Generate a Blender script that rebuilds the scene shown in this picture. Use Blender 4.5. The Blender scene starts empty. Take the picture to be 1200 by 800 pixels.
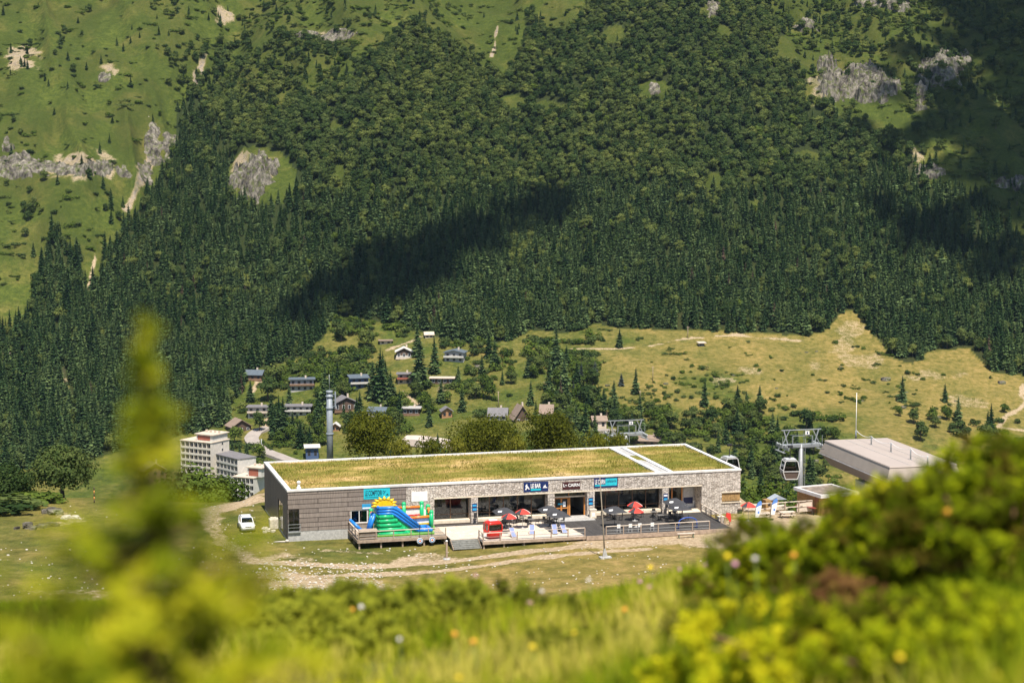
import bpy, bmesh, math, random
import numpy as np
from mathutils import Vector, Matrix, noise
rng = np.random.default_rng(11)
random.seed(5)
D = bpy.data
SC = bpy.context.scene
COL = SC.collection
R = math.radians

# ------------------------------------------------------------------ camera numbers
FPX, ZC = 2300.0, 48.2                      # focal length in 1200-pixel-wide units, eye height above the terrace
TH = math.atan(250 / 2300)                  # the camera looks slightly down
CT, ST = math.cos(TH), math.sin(TH)

def ray(px, py):
    a, b = (px - 600) / FPX, (400 - py) / FPX
    return Vector((a, CT + b * ST, -ST + b * CT))

def G(px, py, z=0.0):
    r = ray(px, py)
    t = (z - ZC) / r.z
    return Vector((r.x * t, r.y * t, z))

def PY(px, py, y):
    r = ray(px, py)
    t = y / r.y
    return Vector((r.x * t, y, ZC + r.z * t))

def proj(x, y, z):
    dz = z - ZC
    f = y * CT - dz * ST
    u = y * ST + dz * CT
    f = np.maximum(f, 1e-3)
    return 600 + FPX * x / f, 400 - FPX * u / f

# ------------------------------------------------------------------ noise
def _hash(ix, iy, s):
    h = (ix * 374761393 + iy * 668265263 + s * 974634721) & 0xffffffff
    h = ((h ^ (h >> 13)) * 1274126177) & 0xffffffff
    return ((h ^ (h >> 16)) & 0xffffff) / float(0xffffff)

def vnoise(x, y, s=0):
    x = np.asarray(x, float); y = np.asarray(y, float)
    ix = np.floor(x).astype(np.int64); iy = np.floor(y).astype(np.int64)
    fx = x - ix; fy = y - iy
    fx = fx * fx * (3 - 2 * fx); fy = fy * fy * (3 - 2 * fy)
    a = _hash(ix, iy, s); b = _hash(ix + 1, iy, s); c = _hash(ix, iy + 1, s); d = _hash(ix + 1, iy + 1, s)
    return (a * (1 - fx) + b * fx) * (1 - fy) + (c * (1 - fx) + d * fx) * fy

def fbm(x, y, s=0, o=4):
    t = 0; a = 0.5; n = 0
    for i in range(o):
        t = t + a * vnoise(x, y, s + i * 17); n += a
        x = np.asarray(x) * 2.03 + 3.1; y = np.asarray(y) * 2.03 + 7.7; a *= 0.5
    return t / n * 2 - 1

def sstep(a, b, t):
    t = np.clip((np.asarray(t, float) - a) / (b - a), 0, 1)
    return t * t * (3 - 2 * t)

# ------------------------------------------------------------------ the terrain
_fy = [300, 500, 780, 850, 930, 1010, 1060, 1150, 1350, 1700, 2000]
_fz = [-121, -119, -115, -101, -84, -64, -46, 4, 124, 330, 460]
_ys = np.arange(200, 2700, 2.0)
_zs = np.convolve(np.pad(np.interp(_ys, _fy, _fz), 12, 'edge'), np.ones(25) / 25, 'valid')

def near_z(x, y):
    yy = np.maximum(y, 0)
    drop = 1.25 + 0.047 * yy + 0.00828 * yy * yy + 0.05 * np.minimum(y, 0)
    up = 0.145 * np.log1p(np.exp((x - 0.45) / 0.3))
    up = np.minimum(up, 1.5)
    up = up * np.where(y > 6, np.exp(-((y - 6) / 6.5) ** 2), 1.0)
    bump = 0.07 * fbm(x * 0.9, y * 0.9, 3, 3)
    return ZC - drop + up + bump * sstep(1.5, 5, y)

def plateau_z(x, y):
    base = -1.12 + 0.55 * sstep(-12, 10, x) + 0.12 * sstep(10, 30, x)
    return base + 0.10 * fbm(x / 9.0, y / 9.0, 5, 3) - 0.5 * sstep(214, 190, y) * sstep(-30, -5, x) * 0

def zt(x, y):
    x = np.asarray(x, float); y = np.asarray(y, float)
    x, y = np.broadcast_arrays(x, y)
    n = near_z(x, np.minimum(y, 26))
    t = np.clip((y - 26) / (178 - 26), 0, 1)
    zp = plateau_z(x, y)
    z = n * (1 - t) + zp * t
    # rim of the shelf the restaurant stands on
    rim = 261 + 24 * sstep(-37, -31, x) - 33 * sstep(27, 32, x) + 5 * fbm(x / 14, 0 * x, 9, 2)
    d = y - rim
    fall = 0.42 * np.where(d > 20, d, 3 * np.log1p(np.exp(np.clip(d, -60, 20) / 3)))
    edge = zp - fall
    zf = np.interp(y, _ys, _zs)
    w = sstep(760, 900, y)
    m = sstep(1000, 1220, y)
    zf = zf + w * (5.0 * fbm(x / 120, y / 120, 21, 4) + 1.3 * fbm(x / 22, y / 22, 25, 3))
    zf = zf + w * (1 - m) * 5 * np.sin(x / 95 + 0.8)
    gx = x + 6 + 0.12 * (y - 1270)
    zf = zf - m * 24 * np.exp(-(gx / 38) ** 2) + m * 14 * np.exp(-((x + 110) / 60) ** 2) + m * 16 * np.exp(-((x - 120) / 70) ** 2)
    gl = x + 214 - 0.18 * (y - 1200)
    zf = zf - m * 20 * np.exp(-(gl / 22) ** 2) + m * 12 * fbm(x / 75, y / 130, 33, 4)
    zf = zf + m * 10 * np.exp(-((x - 255) / 40) ** 2)
    rib = np.abs(fbm((x + 0.35 * y) / 34, y / 150, 37, 3)) ** 0.8
    zf = zf - m * 15 * (rib - 0.25) * (1 - .5 * sstep(-90, 0, x) * sstep(230, 150, x))
    zf = zf + m * 2.0 * fbm(x / 9, y / 14, 39, 3)
    far = np.maximum(edge, zf)
    return np.where(y > 240, far, z)

def T(px, py, y0=700.0, lift=0.0, y1=2400.0, step=2.0):
    """the point of the ground that is seen at a place in the photograph"""
    r = ray(px, py)
    ys = np.arange(y0, y1, step)
    t = ys / r.y
    h = ZC + r.z * t - zt(r.x * t, ys) - lift
    k = np.argmax(h < 0)
    if k == 0:
        k = len(ys) - 1 if h[0] > 0 else 0
        return Vector((r.x * t[k], ys[k], ZC + r.z * t[k]))
    a = h[k - 1] / (h[k - 1] - h[k])
    yy = ys[k - 1] + a * step
    tt = yy / r.y
    return Vector((r.x * tt, yy, ZC + r.z * tt))

def TN(px, py, y0=180.0, lift=0.0):
    return T(px, py, y0, lift, 275.0, 0.25)

def inpoly(px, py, poly):
    px = np.asarray(px); py = np.asarray(py)
    ins = np.zeros(px.shape, bool)
    n = len(poly); j = n - 1
    for i in range(n):
        xi, yi = poly[i]; xj, yj = poly[j]
        c = ((yi > py) != (yj > py)) & (px < (xj - xi) * (py - yi) / (yj - yi + 1e-12) + xi)
        ins ^= c; j = i
    return ins

def seg_dist(x, y, pts):
    d = np.full(np.shape(x), 1e9)
    for (ax, ay), (bx, by) in zip(pts[:-1], pts[1:]):
        vx, vy = bx - ax, by - ay
        t = np.clip(((x - ax) * vx + (y - ay) * vy) / (vx * vx + vy * vy + 1e-9), 0, 1)
        d = np.minimum(d, np.hypot(x - ax - t * vx, y - ay - t * vy))
    return d

# ------------------------------------------------------------------ materials
class NT:
    def __init__(s, name):
        s.m = D.materials.new(name); s.m.use_nodes = True
        s.t = s.m.node_tree; s.t.nodes.clear()
        s.out = s.n('ShaderNodeOutputMaterial')
    def n(s, t, **k):
        nd = s.t.nodes.new(t)
        for a, v in k.items():
            if a.startswith('i_'):
                nd.inputs[a[2:].replace('_', ' ')].default_value = v
            else:
                setattr(nd, a, v)
        return nd
    def l(s, a, b):
        s.t.links.new(a, b)
    def mix(s, f, a, b, blend='MIX'):
        nd = s.n('ShaderNodeMix', data_type='RGBA', blend_type=blend)
        for i, v in ((0, f), (6, a), (7, b)):
            if isinstance(v, (int, float)):
                nd.inputs[i].default_value = v
            elif isinstance(v, tuple):
                nd.inputs[i].default_value = (*v, 1) if len(v) == 3 else v
            else:
                s.l(v, nd.inputs[i])
        return nd.outputs[2]
    def math(s, op, a, b=0.5, c=0.5, clamp=False):
        nd = s.n('ShaderNodeMath', operation=op, use_clamp=clamp)
        for i, v in enumerate((a, b, c)):
            if isinstance(v, (int, float)):
                nd.inputs[i].default_value = v
            else:
                s.l(v, nd.inputs[i])
        return nd.outputs[0]
    def ramp(s, f, *st):
        nd = s.n('ShaderNodeValToRGB')
        e = nd.color_ramp.elements
        while len(e) < len(st):
            e.new(0.5)
        for i, (p, c) in enumerate(st):
            e[i].position = p
            e[i].color = (*c, 1) if isinstance(c, tuple) else (c, c, c, 1)
        s.l(f, nd.inputs[0])
        return nd.outputs[0]
    def noise(s, scale, vec=None, detail=4, rough=0.6):
        nd = s.n('ShaderNodeTexNoise')
        nd.inputs['Scale'].default_value = scale; nd.inputs['Detail'].default_value = detail
        nd.inputs['Roughness'].default_value = rough
        if vec is not None:
            s.l(vec, nd.inputs['Vector'])
        return nd.outputs['Fac']
    def coord(s, k='Object', scale=None):
        o = s.n('ShaderNodeTexCoord').outputs[k]
        if scale:
            mp = s.n('ShaderNodeMapping'); mp.inputs['Scale'].default_value = scale
            s.l(o, mp.inputs[0]); o = mp.outputs[0]
        return o
    def bsdf(s, col, rough=0.7, metal=0.0, bump=None, bstr=0.4, bdist=0.05, spec=None):
        b = s.n('ShaderNodeBsdfPrincipled')
        if isinstance(col, tuple):
            b.inputs['Base Color'].default_value = (*col, 1)
        else:
            s.l(col, b.inputs['Base Color'])
        if isinstance(rough, (int, float)):
            b.inputs['Roughness'].default_value = rough
        else:
            s.l(rough, b.inputs['Roughness'])
        b.inputs['Metallic'].default_value = metal
        if spec is not None:
            b.inputs['Specular IOR Level'].default_value = spec
        if bump is not None:
            bp = s.n('ShaderNodeBump'); bp.inputs['Strength'].default_value = bstr; bp.inputs['Distance'].default_value = bdist
            s.l(bump, bp.inputs['Height']); s.l(bp.outputs[0], b.inputs['Normal'])
        s.l(b.outputs[0], s.out.inputs[0])
        return b

_MC = {}
def paint(name, col, rough=0.6, metal=0.0, var=0.12, scale=3.0):
    """plain paint, cloth, plastic or metal with a little wear in it"""
    if name in _MC:
        return _MC[name]
    t = NT(name)
    f = t.noise(scale, t.coord('Object'), 5, 0.65)
    lo = tuple(c * (1 - var * 1.6) for c in col); hi = tuple(min(1, c * (1 + var)) for c in col)
    c = t.ramp(f, (0.3, lo), (0.7, hi))
    t.bsdf(c, rough, metal)
    _MC[name] = t.m
    return t.m

def foliage(name, cols, trans=0.25, gain=1.0):
    """leaves: colours run over the per-leaf tint and differ from plant to plant"""
    t = NT(name)
    a = t.n('ShaderNodeAttribute', attribute_name='tint')
    oi = t.n('ShaderNodeObjectInfo')
    k = t.math('MULTIPLY_ADD', oi.outputs['Random'], 0.8, -0.4)
    f = t.math('ADD', a.outputs['Fac'], k, clamp=True)
    c = t.ramp(f, *[(i / (len(cols) - 1), tuple(x * gain for x in cc)) for i, cc in enumerate(cols)])
    d = t.n('ShaderNodeBsdfDiffuse'); t.l(c, d.inputs[0])
    tr = t.n('ShaderNodeBsdfTranslucent')
    c2 = t.mix(0.5, c, (0.20, 0.24, 0.03)) if trans > 0.3 else c
    t.l(c2, tr.inputs[0])
    mx = t.n('ShaderNodeMixShader'); mx.inputs[0].default_value = trans
    t.l(d.outputs[0], mx.inputs[1]); t.l(tr.outputs[0], mx.inputs[2])
    t.l(mx.outputs[0], t.out.inputs[0])
    return t.m

# ------------------------------------------------------------------ objects
def tag(o, label=None, cat=None, group=None, kind=None):
    if label: o['label'] = label
    if cat: o['category'] = cat
    if group: o['group'] = group
    if kind: o['kind'] = kind
    return o

def thing(name, label, cat, loc=(0, 0, 0), rz=0.0, group=None):
    o = D.objects.new(name, None); COL.objects.link(o)
    o.empty_display_size = 0.3
    o.location = loc; o.rotation_euler = (0, 0, rz)
    return tag(o, label, cat, group)

_KIDS = {}
def link(name, me, parent=None, loc=None):
    o = D.objects.new(name, me); COL.objects.link(o)
    if parent is not None:
        o.parent = parent
        _KIDS.setdefault(parent.name, []).append(o)
    if loc is not None:
        o.location = loc
    return o

def copy_tree(o, label=None, loc=None, rz=None, group=None, scale=None):
    def cp(s, par):
        c = s.copy(); COL.objects.link(c)
        if par is not None:
            c.parent = par
            _KIDS.setdefault(par.name, []).append(c)
        for k in _KIDS.get(s.name, []):
            cp(k, c)
        return c
    r = cp(o, None)
    if loc is not None: r.location = loc
    if rz is not None: r.rotation_euler = (0, 0, rz)
    if scale is not None: r.scale = scale if hasattr(scale, '__len__') else (scale,) * 3
    return tag(r, label, None, group)

def np_mesh(name, V, Fq, mats, tint=None, smooth=False, mi=None):
    """mesh from numpy arrays, all faces with the same number of corners"""
    me = D.meshes.new(name)
    V = np.asarray(V, np.float32); Fq = np.asarray(Fq, np.int32)
    nf, k = Fq.shape
    me.vertices.add(len(V)); me.vertices.foreach_set('co', V.ravel())
    me.loops.add(nf * k); me.loops.foreach_set('vertex_index', Fq.ravel())
    me.polygons.add(nf)
    me.polygons.foreach_set('loop_start', np.arange(0, nf * k, k, dtype=np.int32))
    me.polygons.foreach_set('use_smooth', np.full(nf, smooth, bool))
    if mi is not None:
        me.polygons.foreach_set('material_index', np.asarray(mi, np.int32))
    for m in (mats if isinstance(mats, (list, tuple)) else [mats]):
        me.materials.append(m)
    if tint is not None:
        at = me.attributes.new('tint', 'FLOAT', 'POINT')
        at.data.foreach_set('value', np.asarray(tint, np.float32))
    me.update(calc_edges=True)
    me.validate()
    return me

class MB:
    """collects simple shaped pieces into ONE mesh"""
    def __init__(s):
        s.v = []; s.f = []; s.m = []; s.sm = []
    def add(s, vs, fs, m=0, sm=False):
        b = len(s.v)
        s.v += [tuple(v) for v in vs]
        for f in fs:
            s.f.append([b + i for i in f]); s.m.append(m); s.sm.append(sm)
        return s
    def hexa(s, p, m=0):
        return s.add(p, [(0, 3, 2, 1), (4, 5, 6, 7), (0, 1, 5, 4), (1, 2, 6, 5), (2, 3, 7, 6), (3, 0, 4, 7)], m)
    def box(s, x0, x1, y0, y1, z0, z1, m=0):
        return s.hexa([(x0, y0, z0), (x1, y0, z0), (x1, y1, z0), (x0, y1, z0), (x0, y0, z1), (x1, y0, z1), (x1, y1, z1), (x0, y1, z1)], m)
    def bevbox(s, x0, x1, y0, y1, z0, z1, b=0.03, m=0):
        c = Vector(((x0 + x1) / 2, (y0 + y1) / 2, (z0 + z1) / 2)); h = Vector(((x1 - x0) / 2, (y1 - y0) / 2, (z1 - z0) / 2))
        bm = bmesh.new(); bmesh.ops.create_cube(bm, size=2)
        for v in bm.verts:
            v.co = Vector((v.co.x * h.x, v.co.y * h.y, v.co.z * h.z)) + c
        bmesh.ops.bevel(bm, geom=bm.edges[:], offset=min(b, min(h) * 0.9), segments=2, affect='EDGES', profile=0.6)
        return s.bm(bm, m)
    def bm(s, bm, m=0, sm=False):
        bm.verts.index_update()
        s.add([v.co for v in bm.verts], [[v.index for v in f.verts] for f in bm.faces], m, sm)
        bm.free(); return s
    def bar(s, a, b, w, h=None, m=0):
        """square bar from a to b"""
        a = Vector(a); b = Vector(b); h = h or w
        d = (b - a).normalized()
        up = Vector((0, 0, 1)) if abs(d.z) < 0.95 else Vector((1, 0, 0))
        x = d.cross(up).normalized() * (w / 2); y = x.cross(d).normalized() * (h / 2)
        return s.hexa([a - x - y, a + x - y, a + x + y, a - x + y, b - x - y, b + x - y, b + x + y, b - x + y], m)
    def tube(s, pts, rad, n=8, m=0, cap=True, sm=True):
        pts = [Vector(p) for p in pts]
        rad = rad if hasattr(rad, '__len__') else [rad] * len(pts)
        vs = []; fs = []
        ref = None
        for i, p in enumerate(pts):
            d = (pts[min(i + 1, len(pts) - 1)] - pts[max(i - 1, 0)]).normalized()
            if ref is None:
                ref = Vector((0, 0, 1)) if abs(d.z) < 0.9 else Vector((1, 0, 0))
            x = d.cross(ref).normalized(); y = x.cross(d).normalized(); ref = y
            for k in range(n):
                a = 2 * math.pi * k / n
                vs.append(p + (x * math.cos(a) + y * math.sin(a)) * rad[i])
        for i in range(len(pts) - 1):
            for k in range(n):
                fs.append((i * n + k, i * n + (k + 1) % n, (i + 1) * n + (k + 1) % n, (i + 1) * n + k))
        if cap:
            fs.append(tuple(range(n))[::-1]); fs.append(tuple((len(pts) - 1) * n + k for k in range(n)))
        return s.add(vs, fs, m, sm)
    def lathe(s, prof, n=12, m=0, c=(0, 0, 0), sm=True):
        vs = []; fs = []
        for r, z in prof:
            for k in range(n):
                a = 2 * math.pi * k / n
                vs.append((c[0] + r * math.cos(a), c[1] + r * math.sin(a), c[2] + z))
        for i in range(len(prof) - 1):
            for k in range(n):
                fs.append((i * n + k, i * n + (k + 1) % n, (i + 1) * n + (k + 1) % n, (i + 1) * n + k))
        fs.append(tuple(range(n))[::-1]); fs.append(tuple((len(prof) - 1) * n + k for k in range(n)))
        return s.add(vs, fs, m, sm)
    def prism(s, poly, axis, a, b, m=0):
        """outline swept along an axis: 'x' (poly in y,z), 'y' (poly in x,z), 'z' (poly in x,y)"""
        f = {'x': lambda p, t: (t, p[0], p[1]), 'y': lambda p, t: (p[0], t, p[1]), 'z': lambda p, t: (p[0], p[1], t)}[axis]
        n = len(poly)
        vs = [f(p, a) for p in poly] + [f(p, b) for p in poly]
        fs = [tuple(range(n))[::-1], tuple(range(n, 2 * n))] + [(i, (i + 1) % n, n + (i + 1) % n, n + i) for i in range(n)]
        return s.add(vs, fs, m)
    def ball(s, c, r, m=0, sub=2, sq=(1, 1, 1)):
        bm = bmesh.new(); bmesh.ops.create_icosphere(bm, subdivisions=sub, radius=1)
        for v in bm.verts:
            v.co = Vector((c[0] + v.co.x * r * sq[0], c[1] + v.co.y * r * sq[1], c[2] + v.co.z * r * sq[2]))
        return s.bm(bm, m, True)
    def rock(s, c, sx, sy, sz, seed=0, m=0, sub=2, rough=0.35, rz=0):
        bm = bmesh.new(); bmesh.ops.create_icosphere(bm, subdivisions=sub, radius=1)
        cs, sn = math.cos(rz), math.sin(rz)
        for v in bm.verts:
            q = v.co * 1.1 + Vector((seed * 7.3, seed * 3.1, seed * 1.7))
            k = 1 + rough * noise.noise(q) + rough * 0.5 * noise.noise(q * 2.7)
            p = v.co * k
            p = Vector((max(-.8, min(.8, p.x)) * sx, max(-.8, min(.8, p.y)) * sy, max(-.75, min(.75, p.z)) * sz))
            v.co = Vector((c[0] + p.x * cs - p.y * sn, c[1] + p.x * sn + p.y * cs, c[2] + p.z))
        return s.bm(bm, m, False)
    def mesh(s, name, mats):
        me = D.meshes.new(name)
        me.from_pydata(s.v, [], s.f)
        for m in (mats if isinstance(mats, (list, tuple)) else [mats]):
            me.materials.append(m)
        me.polygons.foreach_set('material_index', s.m)
        me.polygons.foreach_set('use_smooth', s.sm)
        bm = bmesh.new(); bm.from_mesh(me)
        bmesh.ops.recalc_face_normals(bm, faces=bm.faces[:])
        bm.to_mesh(me); bm.free()
        me.update()
        return me
    def build(s, name, mats, parent=None, loc=None):
        return link(name, s.mesh(name, mats), parent, loc)

# ------------------------------------------------------------------ light and camera
SUN_AZ, SUN_EL = math.atan2(0.26, -0.966), R(62)          # azimuth measured from +Y towards +X
SUN = Vector((math.sin(SUN_AZ) * math.cos(SUN_EL), math.cos(SUN_AZ) * math.cos(SUN_EL), math.sin(SUN_EL)))
w = D.worlds.new('World'); SC.world = w; w.use_nodes = True
nt = w.node_tree; nt.nodes.clear()
sky = nt.nodes.new('ShaderNodeTexSky'); sky.sky_type = 'NISHITA'; sky.sun_disc = False
sky.sun_elevation = SUN_EL; sky.sun_rotation = SUN_AZ; sky.altitude = 1400
bg = nt.nodes.new('ShaderNodeBackground'); bg.inputs[1].default_value = 0.085
wo = nt.nodes.new('ShaderNodeOutputWorld')
nt.links.new(sky.outputs[0], bg.inputs[0]); nt.links.new(bg.outputs[0], wo.inputs[0])
sl = D.lights.new('sun', 'SUN'); sl.energy = 4.6; sl.angle = R(0.53); sl.color = (1.0, 0.93, 0.82)
so = D.objects.new('sun', sl); COL.objects.link(so)
so.rotation_euler = (-SUN).to_track_quat('-Z', 'Y').to_euler(); so.location = (60, -60, 160)
cam = D.cameras.new('camera'); cam.sensor_width = 36; cam.lens = 36 * FPX / 1200
cam.clip_start = 0.1; cam.clip_end = 6000
cam.dof.use_dof = True; cam.dof.focus_distance = 245; cam.dof.aperture_fstop = 2.4; cam.dof.aperture_blades = 0
co = D.objects.new('camera', cam); COL.objects.link(co); co.location = (0, 0, ZC); co.rotation_euler = (math.pi / 2 - TH, 0, 0)
SC.camera = co
SC.view_settings.view_transform = 'Standard'; SC.view_settings.look = 'None'
SC.view_settings.exposure = 0.75; SC.view_settings.gamma = 1.0; SC.view_settings.use_curve_mapping = False
SC.render.engine = 'CYCLES'
SC.cycles.max_bounces = 5; SC.cycles.diffuse_bounces = 3; SC.cycles.transparent_max_bounces = 8
SC.cycles.use_denoising = True
SC.cycles.sample_clamp_indirect = 6
# ================================================================== the ground
# outlines traced over the photograph, each carried to its own place on the mountain
FOREST = [(690,0),(687,10),(670,34),(643,37),(632,30),(619,24),(614,44),(603,70),(596,82),(592,95),(580,88),(569,80),(545,61),(528,52),(511,42),(500,34),(484,30),(468,36),(450,52),(436,68),
 (412,84),(400,98),(388,104),(360,112),(338,122),(330,130),(318,116),(300,110),(280,112),(270,96),(258,94),(244,108),(219,111),(208,132),(205,160),(198,185),(190,205),(165,240),(135,280),(120,300),(112,330),(98,300),(60,262),(44,335),(30,385),(-40,405),
 (-40,560),(100,540),(210,512),(262,500),(272,470),(286,455),(290,436),(312,430),(332,426),(352,420),(378,396),(386,376),(410,372),(440,376),(470,384),(492,388),(512,396),(540,402),(560,405),(600,400),(622,386),(660,390),(700,380),(730,386),(800,386),(840,388),(905,390),(945,392),(965,388),(985,370),(1010,375),(1030,400),(1040,415),(1070,428),(1085,412),(1140,408),(1142,415),(1165,437),(1240,446),
 (1240,300),(1200,285),(1154,238),(1120,222),(1080,216),(1076,205),(1070,180),(1040,152),(1010,150),(990,140),(975,128),(940,118),(945,95),(930,70),(925,40),(905,20),(900,0)]
CLEAR = [  # gaps in the forest: x, y, half-width, half-height
 (305,208,42,34),(848,40,10,9),(768,108,22,12),(838,214,14,10),(286,326,7,5),(398,215,7,22),(392,152,8,10),(240,85,12,22),(945,185,14,9),(835,14,14,10),(640,125,16,6),(108,310,10,26),(1000,115,22,18),(720,40,12,10),(885,240,6,6),(76,455,5,14),(835,232,8,5),(995,375,14,10),(605,120,20,8),(930,58,20,22),(655,128,10,5),(300,180,18,9)]
LUSH = [(350,420),(395,372),(480,380),(520,400),(600,405),(640,395),(690,400),(690,460),(720,540),(280,560),(285,460)]
PATHS = {  # worn strips on the hillsides, half-width in metres
 'upper path': ([(650,410),(690,408),(720,409),(760,406),(810,396),(860,392),(905,396),(940,400)], 1.4),
 'right path': ([(1215,505),(1170,500),(1178,488),(1196,478),(1205,470),(1196,462),(1200,450)], 2.2),
 'house path': ([(296,458),(302,448),(310,438)], 1.2), 'garden steps': ([(473,459),(481,466),(491,474)], 1.1), 'gully': ([(240,62),(232,90),(225,104)], 2.6),
 'gully low': ([(182,150),(172,200),(160,222),(146,246)], 2.8), 'gully lower': ([(112,300),(106,330),(100,350)], 1.3), 'left road': ([(74,432),(78,458),(84,474)], 2.0),
 'gorge': ([(583,30),(580,55),(576,66)], 1.4), 'scar': ([(340,130),(352,118)], 2.0), 'house drive': ([(308,505),(314,492),(320,486),(330,480)], 2.4), 'terrace path': ([(455,410),(470,404),(500,392),(520,396)], 1.2)}
SCARS = [(880,435,22,5),(1000,385,18,9),(1010,425,38,10),(640,448,9,5),(780,455,7,6),(1090,440,40,9),(1130,470,40,14),(355,405,14,10),(385,440,10,9),(990,405,26,9),(960,430,24,8),(1050,455,40,8),(845,445,14,6),(520,455,10,5),(200,175,14,12),(390,42,32,9),(265,20,12,12),(970,95,34,26),(290,195,30,20),(1070,200,14,24),(90,195,70,16),(130,80,14,12),(30,70,25,14)]

def terrain_masks(X, Y, Z):
    px, py = proj(X, Y, Z)
    far = Y > 700
    n1 = fbm(X / 30, Y / 30, 41, 4); n2 = fbm(X / 9, Y / 9, 47, 3)
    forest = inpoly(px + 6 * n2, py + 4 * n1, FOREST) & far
    for cx, cy, rx, ry in CLEAR: forest &= ((px - cx) / rx) ** 2 + ((py - cy) / ry) ** 2 + .5 * n2 > 1
    dry = np.zeros_like(X); dirt = np.zeros_like(X); rock = np.zeros_like(X)
    # hillside right of the village is dry hay meadow, greener towards the stream
    d = .14 + .64 * sstep(640, 760, px) * sstep(0.0, 0.8, (560 - py) / 160 + 0.75 * n1 + .35 * n2 + (px - 900) / 600)
    dry = np.where(far & (py > 360), d, 0)
    dry = np.where(far & (py <= 360), 0.06 + 0.5 * np.clip(n1, -0.3, 0.6), dry)
    dry = np.where(far & inpoly(px, py, LUSH), 0.18 + 0.5 * np.clip(n1, 0, 1), dry)
    for pts, hw in PATHS.values():
        wpts = [tuple(T(*p)[:2]) for p in pts]
        sel = far & (px > min(p[0] for p in pts) - 40) & (px < max(p[0] for p in pts) + 40)
        dd = seg_dist(X[sel], Y[sel], wpts)
        dirt[sel] = np.maximum(dirt[sel], sstep(hw * 1.5, hw * 0.3, dd + 1.6 * n2[sel] + .8 * n1[sel]) * .72)
    for cx, cy, rx, ry in SCARS:
        q = ((px - cx) / rx) ** 2 + ((py - cy) / ry) ** 2
        dirt = np.where(far, np.maximum(dirt, sstep(1.25, 0.0, q + 1.6 * n2 + 1.3 * n1) * np.where(py > 370, 0.42, 0.6)), dirt)
    rb = np.abs(fbm((X + 0.35 * Y) / 34, Y / 150, 37, 3)) ** 0.8
    n3 = fbm(X / 14, Y / 22, 51, 4)
    heath = np.where(far & (py < 300), sstep(.20, .0, rb + .35 * n3) * .9 * sstep(-.5, .4, n1 + .3), 0)
    rock = np.where(far & (py < 260), np.maximum(dirt, .55 * heath * sstep(.1, .5, n2)), 0)
    # ---- the shelf: wheel tracks, trodden ground, sand
    flat = (Y > 170) & (Y < 320)
    k1 = fbm(X / 5, Y / 5, 61, 4); k2 = fbm(X / 1.6, Y / 1.6, 67, 3)
    for pts, hw, st in TRACKS:
        wpts = [tuple(G(a, b, -0.8)[:2]) for a, b in pts]
        dd = seg_dist(X[flat], Y[flat], wpts)
        dirt[flat] = np.maximum(dirt[flat], st * sstep(hw * 1.5, hw * 0.45, dd + 0.55 * k2[flat] + 0.6 * k1[flat]))
    dry = np.where(flat, np.clip(0.30 + 0.5 * k1 + 0.6 * sstep(-26, 10, X) + 0.25 * sstep(232, 205, Y), 0, 1), dry)
    dirt = np.where(flat & (X > 26), np.maximum(dirt, sstep(26, 31, X + 2 * k1) * 0.95), dirt)
    dry = np.where(Y < 170, np.clip(0.35 + 0.5 * fbm(X / 1.2, Y / 1.2, 71, 3), 0, 1), dry)
    alp_shade = np.where(far & (py < 340), np.clip(.60 + .75 * np.clip(n3 + .8 * n1, -.7, .6), 0, .84), 0) * sstep(340, 270, py) * (1 - np.clip(1.6 * dirt, 0, 1))  # mottled alpine turf, with cloud dimness of the upper slope painted in
    return px, py, np.clip(np.maximum(np.maximum(forest.astype(float), .70 * np.where(far, heath, 0)), alp_shade), 0, 1), dry, dirt, rock

TRACKS = [  # on the shelf: pixel polyline, half-width in metres, strength
 ([(300,655),(350,657),(420,660),(500,657),(560,652),(640,645),(720,640),(800,634),(860,628)], 1.0, 1.0),
 ([(310,672),(380,671),(450,669),(540,664),(620,655),(700,649),(760,646)], 0.9, 0.95),
 ([(330,680),(400,682),(440,684)], 2.2, 0.8), ([(320,668),(380,676),(430,680)], 2.0, 0.65),
 ([(700,640),(760,636),(820,634),(860,630)], 3.2, 0.75), ([(830,636),(870,622),(920,612),(1000,604)], 4.5, 0.95),
 ([(480,655),(500,648),(520,652)], 2.2, 0.6), ([(312,575),(285,580),(255,590),(246,600),(250,615),(262,632),(300,655)], 1.4, 0.62),
 ([(300,582),(280,586),(248,594)], 2.1, 1.0), ([(356,652),(330,646),(310,652)], 1.4, 0.5), ([(70,598),(90,606),(60,612)], 1.6, 0.5), ([(380,641),(440,645)], 0.8, 0.5), ([(90,700),(150,690),(40,690)], 1.5, 0.4)]

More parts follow.
